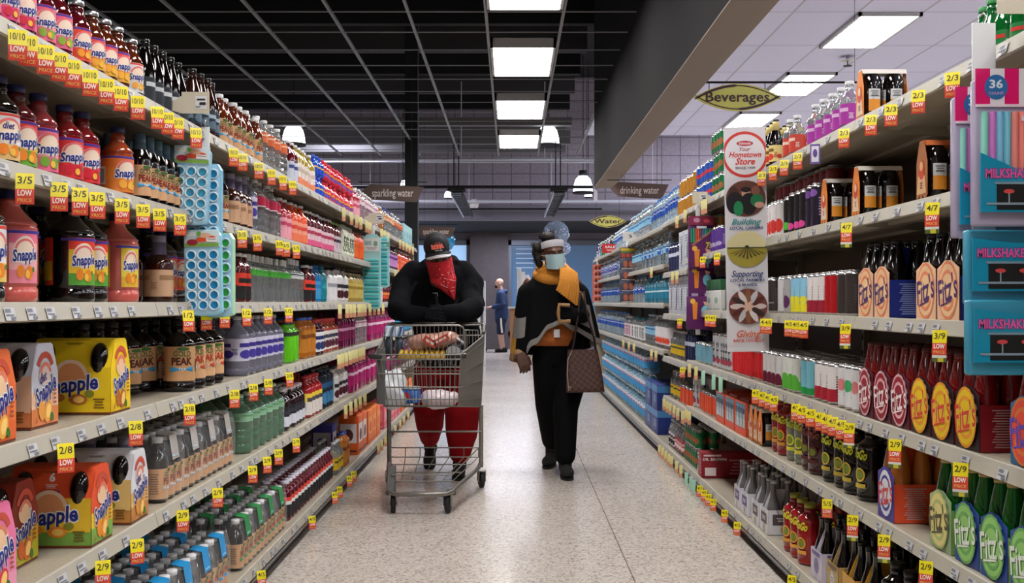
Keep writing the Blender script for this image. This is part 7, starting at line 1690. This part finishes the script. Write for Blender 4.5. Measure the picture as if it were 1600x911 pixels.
mb = MB(); mb.tube([Vector(p)+Vector((0, -.003, .001)) for p in g[-1]], .0065, P('#c9c8cc', .6), 8); mb.tube([Vector(p)+Vector((0, -.001, .004)) for p in g[-2]], .0055, P('#c9c8cc', .6), 8); mb.build('brim_edging', capo)
mb = MB(); up = (Rm @ Vector((0, .25, 1))).normalized(); rx_ = (Rm @ Vector((1, 0, 0))).normalized()
fm = flat_map(Tm((.0, -.1075, .078)), rx_, up, .001)
def capmap(u, v, L): q = Vector(fm(u, v, L)); return (q+(Rm @ Vector((0, 1, 0)))*(u*u*6.5+max(0, v)**2*4)).to_tuple()
pr = Print(mb, capmap, .006); pr.text('ROMA', 0, .0, .036, P('#d8452c'), w=.078, bold=.04, outline=P('#f0a088')); pr.text('FOR ALL', .005, -.024, .010, P('#d8d4d0'), w=.05, bold=.02); pr.text('IN THE', .002, .024, .009, P('#d8452c'), w=.035, bold=.02)
mb.build('cap_lettering', capo)
# sweatpants
mb = MB(); rings_mesh(mb, [(0, .13, .98, .2, .15), (0, .13, .86, .225, .155), (-.0, .13, .74, .225, .15), (0, .12, .66, .215, .13)], m_redp, 28)
limb(mb, [(.10, .13, .80), (.108, .06, .62), (kL[0], kL[1]-.0, .45), (kL[0]-.005, -.01, .3), (aL[0]+.005, -.015, .165)], [.13, .126, .122, .112, .078], m_redp)
limb(mb, [(-.10, .13, .80), (-.108, .14, .62), (kR[0]+.005, kR[1], .47), (kR[0]+.0, .24, .33), (aR[0], .36, .225)], [.13, .126, .115, .10, .074], m_redp)
mb.tube([(aL[0]+.06, -.02, .2), (aL[0], -.085, .19), (aL[0]-.06, -.02, .2)], .018, m_redp, 8)
fin(mb, 'sweatpants', ma, .011, 3)
shoe((aL[0], aL[1]-.03, 0), ma, 'shoe', m_boot, h=.08, shaft=.0); shoe((aR[0], aR[1]+.0, .045), ma, 'shoe', m_boot, h=.08, tilt=.42)

# ---------------------------------------------------------------- shopping cart
ca = tag(empty('shopping_cart', (-.5, 6.2, 0)), 'grey wire shopping cart loaded with groceries pushed toward the camera', 'shopping cart')
def cp(x, Y, z): return Vector((x+.5, Y-6.2, z))
FT, RT = .905, .985
c_ = dict(flt=cp(-.765, 5.78, FT), frt=cp(-.285, 5.78, FT), rlt=cp(-.815, 6.64, RT), rrt=cp(-.175, 6.64, RT), flb=cp(-.73, 5.90, .605), frb=cp(-.305, 5.90, .605), rlb=cp(-.785, 6.60, .53), rrb=cp(-.195, 6.60, .53))
def bil(a, b_, c, d, u, v): return (a*(1-u)+b_*u)*(1-v)+(c*(1-u)+d*u)*v
def wires(name, tl, tr, bl, br, nu, vlist, r=.0022, rt=.0045):
    mb = MB()
    for i in range(nu+1): mb.tube([bil(tl, tr, bl, br, i/nu, 0), bil(tl, tr, bl, br, i/nu, 1)], r, M_steel, 5)
    for v in vlist: mb.tube([bil(tl, tr, bl, br, 0, v), bil(tl, tr, bl, br, 1, v)], rt, M_steel, 6)
    return mb.build(name, ca)
wires('front_panel', c_['flt'], c_['frt'], c_['flb'], c_['frb'], 17, (0, .09, .37, .63, .87, 1), .0026)
for nm, a, b_, d, e in (('side_panel', 'frt', 'rrt', 'frb', 'rrb'), ('side_panel', 'flt', 'rlt', 'flb', 'rlb')): wires(nm, c_[a], c_[b_], c_[d], c_[e], 26, (0, .09, .37, .63, .87, 1), .0032, .005)
wires('rear_gate', c_['rlt'], c_['rrt'], c_['rlb'], c_['rrb'], 18, (0, .5, 1)); wires('basket_floor', c_['flb'], c_['frb'], c_['rlb'], c_['rrb'], 17, tuple(i/9 for i in range(10)))
# seat rack with rounded top
mb = MB(); a, b_ = cp(-.735, 6.28, 1.058), cp(-.285, 6.28, 1.058); a2, b2 = cp(-.735, 6.33, .80), cp(-.285, 6.33, .80)
mb.tube([a2, a+Vector((0, 0, -.04)), a+Vector((.012, 0, -.01)), a+Vector((.04, 0, 0)), b_+Vector((-.04, 0, 0)), b_+Vector((-.012, 0, -.01)), b_+Vector((0, 0, -.04)), b2], .0055, M_steel, 8)
for i in range(1, 17): mb.tube([bil(a, b_, a2, b2, i/17, .01), bil(a, b_, a2, b2, i/17, 1)], .0024, M_steel, 5)
mb.tube([a2, b2], .004, M_steel, 6)
s0, s1 = cp(-.74, 6.60, .84), cp(-.26, 6.60, .84)
for i in range(13): mb.tube([bil(a2, b2, s0, s1, i/12, 0), bil(a2, b2, s0, s1, i/12, 1)], .0024, M_steel, 5)
mb.build('child_seat', ca)
mb = MB(); mb.tube([cp(-.81, 6.64, 1.0), cp(-.81, 6.75, 1.045), cp(-.79, 6.79, 1.055), cp(-.2, 6.79, 1.055), cp(-.18, 6.75, 1.045), cp(-.18, 6.64, 1.0)], .013, M_greyplastic, 10); mb.build('handle', ca)
mb = MB(); mb.tube([cp(-.30, 6.70, 1.05), cp(-.20, 6.70, 1.05), cp(-.195, 6.62, .99)], .005, M_steel, 6); mb.tube([cp(-.30, 6.6, 1.02), cp(-.215, 6.6, 1.02), cp(-.21, 6.6, .93)], .004, M_steel, 6)
for i in range(5): mb.tube([cp(-.31+i*.02, 6.62, 1.02), cp(-.31+i*.02, 6.62, .93)], .0025, M_steel, 5)
mb.build('seat_gate', ca)
for (x, y, sx) in ((-.765, 5.8, .035), (-.305, 5.85, .05)): 
    mb = MB(); q = cp(x, y, .895); mb.rbox(q.x-sx, q.x+sx, q.y-.03, q.y+.03, q.z-.014, q.z+.014, P('#2c2c2e'), .008); mb.build('corner_bumper', ca)
mb = MB(); q = cp(-.76, 5.84, .9); mb.rbox(q.x-.005, q.x+.045, q.y-.0, q.y+.012, q.z-.28, q.z+.04, M_greyplastic, .005); mb.build('corner_plate', ca)
# legs and lower frame
for x in (-.785, -.195):
    mb = MB(); mb.tube([cp(x, 6.60, .54), cp(x, 6.62, .30), cp(x, 6.62, .14)], .0145, M_steel, 10); mb.build('leg', ca)
mb = MB(); z0 = .125
mb.tube([cp(-.195, 6.62, .17), cp(-.21, 6.5, .15), cp(-.325, 5.93, .125), cp(-.335, 5.86, .12), cp(-.37, 5.82, .115), cp(-.66, 5.82, .115), cp(-.695, 5.86, .12), cp(-.705, 5.93, .13), cp(-.775, 6.5, .16), cp(-.785, 6.62, .17)], .0135, M_steel, 10); mb.build('base_frame', ca)
mb = MB()
for (a, b_) in (((-.785, 6.60, .37), (-.195, 6.60, .37)),): mb.tube([cp(*a), cp(*b_)], .006, M_steel, 7)
mb.build('cross_bar', ca)
mb = MB(); tl, tr, bl, br = cp(-.77, 6.58, .21), cp(-.21, 6.58, .21), cp(-.69, 5.92, .17), cp(-.34, 5.92, .17)
for i in range(7): mb.tube([bil(tl, tr, bl, br, i/6, 0), bil(tl, tr, bl, br, i/6, 1)], .003, M_steel, 5)
for v in (0, .33, .66, 1): mb.tube([bil(tl, tr, bl, br, 0, v), bil(tl, tr, bl, br, 1, v)], .004, M_steel, 6)
hh = Vector((0, 0, .06))
for v in (0,): mb.tube([bil(tl, tr, bl, br, 0, v)+hh, bil(tl, tr, bl, br, 1, v)+hh], .004, M_steel, 6)
for i in range(7): mb.tube([bil(tl, tr, bl, br, i/6, 0), bil(tl, tr, bl, br, i/6, 0)+hh], .003, M_steel, 5)
mb.tube([tl+hh, bl+hh*.6], .004, M_steel, 6); mb.tube([tr+hh, br+hh*.6], .004, M_steel, 6); mb.tube([bl+hh*.6, br+hh*.6], .004, M_steel, 6)
mb.build('bottom_rack', ca)
for (x, y) in ((-.69, 5.9), (-.345, 5.9)):
    mb = MB(); q = cp(x, y, 0); mb.prism([(q.y-.04, .10), (q.y+.06, .10), (q.y+.09, .25), (q.y+.06, .25)], 'x', q.x-.02, q.x+.02, M_greyplastic) if x < -.6 else None
    mb.rbox(q.x-.028, q.x+.028, q.y-.03, q.y+.03, .10, .125, M_greyplastic, .005); mb.build('corner_socket', ca)
def caster(x, y, yaw):
    c = empty('caster', cp(x, y, 0), yaw); c.parent = ca
    mb = MB(); mb.prism([(-.02, .045), (.035, .045), (.02, .115), (-.025, .115)], 'x', -.024, -.019, M_steel); mb.prism([(-.02, .045), (.035, .045), (.02, .115), (-.025, .115)], 'x', .019, .024, M_steel); mb.box(-.024, .024, -.025, .02, .108, .115, M_steel); mb.build('fork', c)
    mb = MB(); k = MB(); k.lathe([(.03, -.014), (.046, -.014), (.052, -.010), (.0535, 0), (.052, .010), (.046, .014), (.03, .014)], M_rubber, 24); k.lathe([(.03, -.012), (.031, .012)], P('#55565a'), 16); k.lathe([(.008, -.02), (.008, .02)], M_steel, 8)
    k.v = [(z, .008+x_, .054+y_) for x_, y_, z in k.v]; k.build('wheel', c)
caster(-.672, 5.86, .1); caster(-.362, 5.86, -.12); caster(-.192, 6.64, .25); caster(-.788, 6.64, .1)
# groceries in the cart
m_bagw = mat('white_plastic_bag', srgb('#d3d6da'), .35, alpha=.93); m_meat = mat('packed_meat', srgb('#b98a78'), .25, noise=.3, nscale=14, coat=.5)
def lump(name, loc, parts, m, label, cat, vox=.012, sm=3, bump=0):
    t = tag(empty(name, loc), label, cat); mb = MB()
    for c, r in parts: mb.ell(c, r, m, 16, 10)
    o = mb.build('contents', t); a = o.modifiers.new('r', 'REMESH'); a.mode = 'VOXEL'; a.voxel_size = vox; a.use_smooth_shade = True
    tx = bpy.data.textures.new('crumple', 'CLOUDS'); tx.noise_scale = .05; d = o.modifiers.new('d', 'DISPLACE'); d.texture = tx; d.strength = .03 if bump == 0 else bump; d.texture_coords = 'LOCAL'; b_ = o.modifiers.new('s', 'SMOOTH'); b_.iterations = sm; apply_mods(o)
    for p in o.data.polygons: p.use_smooth = True
    return t
lump('grocery_bag', W7(613, 612, 6.0), [((0, 0, -.01), (.07, .12, .10)), ((.02, .04, .05), (.06, .1, .08)), ((-.045, 0, .07), (.025, .06, .06)), ((.05, 0, -.04), (.07, .09, .05))], m_bagw, 'large white plastic grocery bag at the left of the cart basket', 'plastic bag')
lump('grocery_bag', W7(683, 624, 6.05), [((0, 0, -.0), (.10, .12, .055)), ((.05, .03, .0), (.08, .1, .045)), ((-.03, 0, .03), (.05, .06, .03))], mat('pinkish_bag', srgb('#d6c6ca'), .35), 'pinkish-white grocery bag on the right of the cart floor', 'plastic bag')
mb = MB(); mb.tube([(0, 0, 0), (.03, 0, .05), (.05, 0, .075)], [.02, .012, .004], m_bagw, 8)
t = tag(empty('tub', W7(643, 634, 5.98)), 'blue tub with a red emblem in the cart between two bags', 'tub'); t.location.z = .615
mb = MB(); mb.lathe([(.046, 0), (.05, .012), (.054, .085)], P('#1c56b0', .3), 24); pr = Print(mb, cyl_map(.0545, 0, off=.001), .006); pr.oval(-.025, .05, .018, .014, P('#c8282c')); pr.oval(-.01, .04, .012, .008, P('#c8282c')); pr.rect(.012, .01, .02, .075, P('#7aa8d8')); pr.rect(.028, .01, .036, .075, P('#7aa8d8')); mb.build('tub_body', t); mb = MB(); mb.lathe([(.057, .083), (.058, .092), (.055, .094)], P('#cdd8e2', .3), 24); mb.build('lid', t)
mt = lump('meat_package', W7(676, 533, 6.42), [((0, 0, 0), (.16, .1, .05)), ((-.09, 0, -.02), (.06, .08, .05)), ((.09, 0, .015), (.08, .09, .05))], m_meat, 'wrapped pink meat package with a red label on top of the cart seat', 'package', .01, 3, .015)
mb = MB()
for (cx_, cz_, r_, w_, h_) in ((-.01, .0, -.55, .085, .04), (.06, .012, .5, .10, .035)): 
    Rr = Matrix.Rotation(-r_, 3, 'Y'); q = [Rr @ Vector((a, 0, b_)) for a, b_ in ((-w_/2, -h_/2), (w_/2, -h_/2), (w_/2, h_/2), (-w_/2, h_/2))]; mb.add([(p.x+cx_, -.112, p.z+cz_) for p in q]+[(p.x+cx_, -.108, p.z+cz_) for p in q], [(0, 1, 2, 3), (4, 7, 6, 5), (0, 4, 5, 1), (1, 5, 6, 2), (2, 6, 7, 3), (3, 7, 4, 0)], P('#c23a28'))
    q2 = [Rr @ Vector((a, 0, b_)) for a, b_ in ((-w_*.35, -h_*.2), (w_*.35, -h_*.2), (w_*.35, h_*.2), (-w_*.35, h_*.2))]; mb.add([(p.x+cx_, -.1125, p.z+cz_) for p in q2], [(0, 1, 2, 3)], P('#e6c0b4'))
mb.build('red_label', mt)
t = tag(empty('snack_pack', W7(660, 566, 6.38)), 'yellow wrapped package beneath the meat in the cart seat', 'package'); t.location.z = .848
mb = MB()
for i in range(9): mb.ell((-.13+i*.032, 0, .03), (.019, .08, .028), P('#c8a02c', .3), 10, 8)
mb.rbox(-.145, .145, -.08, .08, .0, .03, P('#a8842c', .4), .01); mb.build('wrapper', t)
t = tag(empty('black_tray', W7(712, 556, 6.45)), 'black domed package with a round white label in the cart seat', 'package'); t.location.z = .845; t.location.x -= .02
mb = MB(); mb.ell((0, 0, .065), (.095, .09, .075), P('#151517', .3), 24, 14); mb.rbox(-.09, .09, -.08, .08, 0, .06, P('#1c1c1e', .4), .02); mb.build('dome', t); mb = MB(); pr = Print(mb, flat_map((.01, -.096, .05), (1, 0, 0), (0, 0, 1)), curved=False); mb.prism([(.01+.045*cos(2*pi*i/24), .05+.035*sin(2*pi*i/24)) for i in range(24)], 'y', -.098, -.07, P('#a8a6a8')); mb.tube([(-.08, -.075, .085), (-.03, -.08, .12), (.03, -.08, .13), (.08, -.07, .1)], .006, P('#cfcfd2'), 6); mb.build('round_label', t)
t = tag(empty('water_pack', W7(616, 534, 6.52)), 'blue and white patterned bottle pack at the left of the cart seat', 'package'); t.location.z = .86
mb = MB(); mb.rbox(-.055, .055, -.05, .05, .12, .19, P('#a9c6e0', .2), .012); pr = Print(mb, flat_map((0, -.05, .155), (1, 0, 0), (0, 0, 1)), curved=False)
for k in range(4): pr.poly([(-.05+k*.026, -.03), (-.035+k*.026, -.03), (-.02+k*.026, .03), (-.035+k*.026, .03)], P('#26479a') if k % 2 else P('#e4ecf4'))
mb.build('wrapper', t); mb = MB()
for (x) in (-.03, .03): mb.lathe([(.026, 0), (.027, .08), (.02, .12)], P('#3a4a58', .2), 12, c=(x, -.01, 0))
mb.build('bottle', t)

# ---------------------------------------------------------------- the far shopper and his cart
fa = tag(empty('person', (-.25, 24.6, 0)), 'distant bald person in navy jacket and striped shorts facing sideways', 'person')
fa.rotation_euler = (0, 0, -pi/2)                      # faces picture left
mb = MB(); Tf, Rf = head_mesh(mb, Vector((0, -.04, 1.64)), m_skin_l, pitch=.12)
limb(mb, [(0, -.02, 1.58), (0, .0, 1.46)], [.055, .06], m_skin_l); rings_mesh(mb, [(0, 0, 1.46, .1, .07), (0, .01, 1.40, .19, .10), (0, .01, 1.2, .18, .12), (0, .0, .95, .17, .12), (0, .0, .86, .17, .12)], m_skin_l)
limb(mb, [(.1, 0, .88), (.11, -.02, .48), (.11, .02, .08)], [.09, .06, .042], m_skin_l); limb(mb, [(-.1, 0, .88), (-.11, .0, .48), (-.11, .06, .08)], [.09, .06, .042], m_skin_l)
limb(mb, [(.2, 0, 1.38), (.24, .03, 1.12), (.18, -.22, 1.08)], [.05, .042, .03], m_skin_l); limb(mb, [(-.2, 0, 1.38), (-.24, .03, 1.12), (-.18, -.25, 1.08)], [.05, .042, .03], m_skin_l)
fin(mb, 'body', fa, .011, 3)
mb = MB(); hand(mb, (-.18, -.25, 1.08), (.1, -1, 0), (0, 0, 1), m_skin_l, side=1, curl=.4); hand(mb, (.18, -.22, 1.08), (-.1, -1, 0), (0, 0, 1), m_skin_l, side=-1, curl=.4); fin(mb, 'hands', fa, .005, 1)
mb = MB()
for s_ in (-1, 1): mb.ell(Tf((s_*.031, -.09, .004)), (.011, .006, .006), m_iris, 8, 6, Rf)
mb.build('eyes', fa)
m_nj = mat('navy_jacket', srgb('#1f3358'), .8, bump=.3, nscale=30)
mb = MB(); rings_mesh(mb, [(0, .01, 1.5, .085, .08), (0, .01, 1.44, .17, .11), (0, .01, 1.36, .225, .13), (0, .02, 1.15, .225, .155), (0, .01, .95, .22, .16), (0, .01, .80, .215, .155)], m_nj)
limb(mb, [(.19, 0, 1.39), (.25, .05, 1.14), (.2, -.17, 1.08)], [.085, .075, .055], m_nj); limb(mb, [(-.19, 0, 1.39), (-.25, .05, 1.14), (-.2, -.2, 1.08)], [.085, .075, .055], m_nj); mb.ell((0, .1, 1.45), (.12, .07, .06), m_nj, 14, 8)
jk = fin(mb, 'jacket', fa, .011, 3); mb = MB(); mb.ell((-.17, -.11, 1.28), (.012, .02, .06), M_white, 10, 8); mb.build('white_patch', fa)
mb = MB(); rings_mesh(mb, [(0, 0, .88, .2, .14), (0, 0, .76, .2, .14), (0, 0, .7, .19, .13)], P('#131c34', .8)); limb(mb, [(.1, 0, .74), (.11, -.01, .5)], [.105, .095], P('#131c34', .8)); limb(mb, [(-.1, 0, .74), (-.11, 0, .5)], [.105, .095], P('#131c34', .8)); fin(mb, 'shorts', fa, .011, 2)
for s_ in (-1, 1): mb = MB(); mb.tube([(s_*.205, .0, .82), (s_*.212, .01, .65), (s_*.205, .03, .47)], .022, M_white, 8); mb.build('white_stripe', fa)
shoe((.11, .0, 0), fa, 'shoe', m_boot, h=.07); shoe((-.11, .04, 0), fa, 'shoe', m_boot, h=.07)
mb = MB(); mb.ell(Tf((0, -.075, -.06)), (.055, .045, .042), M_black, 14, 10, Rf); mb.build('face_mask', fa)
fc = tag(empty('shopping_cart', (-.93, 24.5, 0)), 'distant grey shopping cart in front of the bald shopper', 'shopping cart')
mb = MB()
for yy in (-.25, .25):
    tl, tr, bl, br = Vector((-.45, yy, .8)), Vector((.3, yy, .95)), Vector((-.4, yy, .5)), Vector((.3, yy, .42))
    for i in range(17): mb.tube([bil(tl, tr, bl, br, i/16, 0), bil(tl, tr, bl, br, i/16, 1)], .004, M_steel, 4)
    for v in (0, .33, .66, 1): mb.tube([bil(tl, tr, bl, br, 0, v), bil(tl, tr, bl, br, 1, v)], .006, M_steel, 5)
for zz, xx in ((.8, -.45), (.5, -.4), (.95, .3), (.42, .3)): mb.tube([(xx, -.25, zz), (xx, .25, zz)], .008, M_steel, 5)
for i in range(9): mb.tube([(-.45, -.25+i*.0625, .8), (-.4, -.25+i*.0625, .5), (.3, -.25+i*.0625, .42)], .004, M_steel, 4)
mb.build('basket', fc); mb = MB()
for yy in (-.24, .24): mb.tube([(.3, yy, .95), (.28, yy, .42), (.3, yy, .12), (-.35, yy*.8, .12)], .014, M_steel, 7)
mb.tube([(.3, -.25, .98), (.38, -.2, 1.02), (.38, .2, 1.02), (.3, .25, .98)], .014, P('#3a3c44'), 8); mb.tube([(-.35, -.19, .12), (-.35, .19, .12)], .014, M_steel, 7); mb.build('frame', fc)
for (x, y) in ((-.33, -.18), (-.33, .18), (.29, -.23), (.29, .23)):
    k = MB(); k.lathe([(.03, -.015), (.056, -.013), (.06, 0), (.056, .013), (.03, .015)], M_rubber, 18); k.v = [(x+a, y+c, .06+b_) for a, b_, c in k.v]; k.build('wheel', fc)
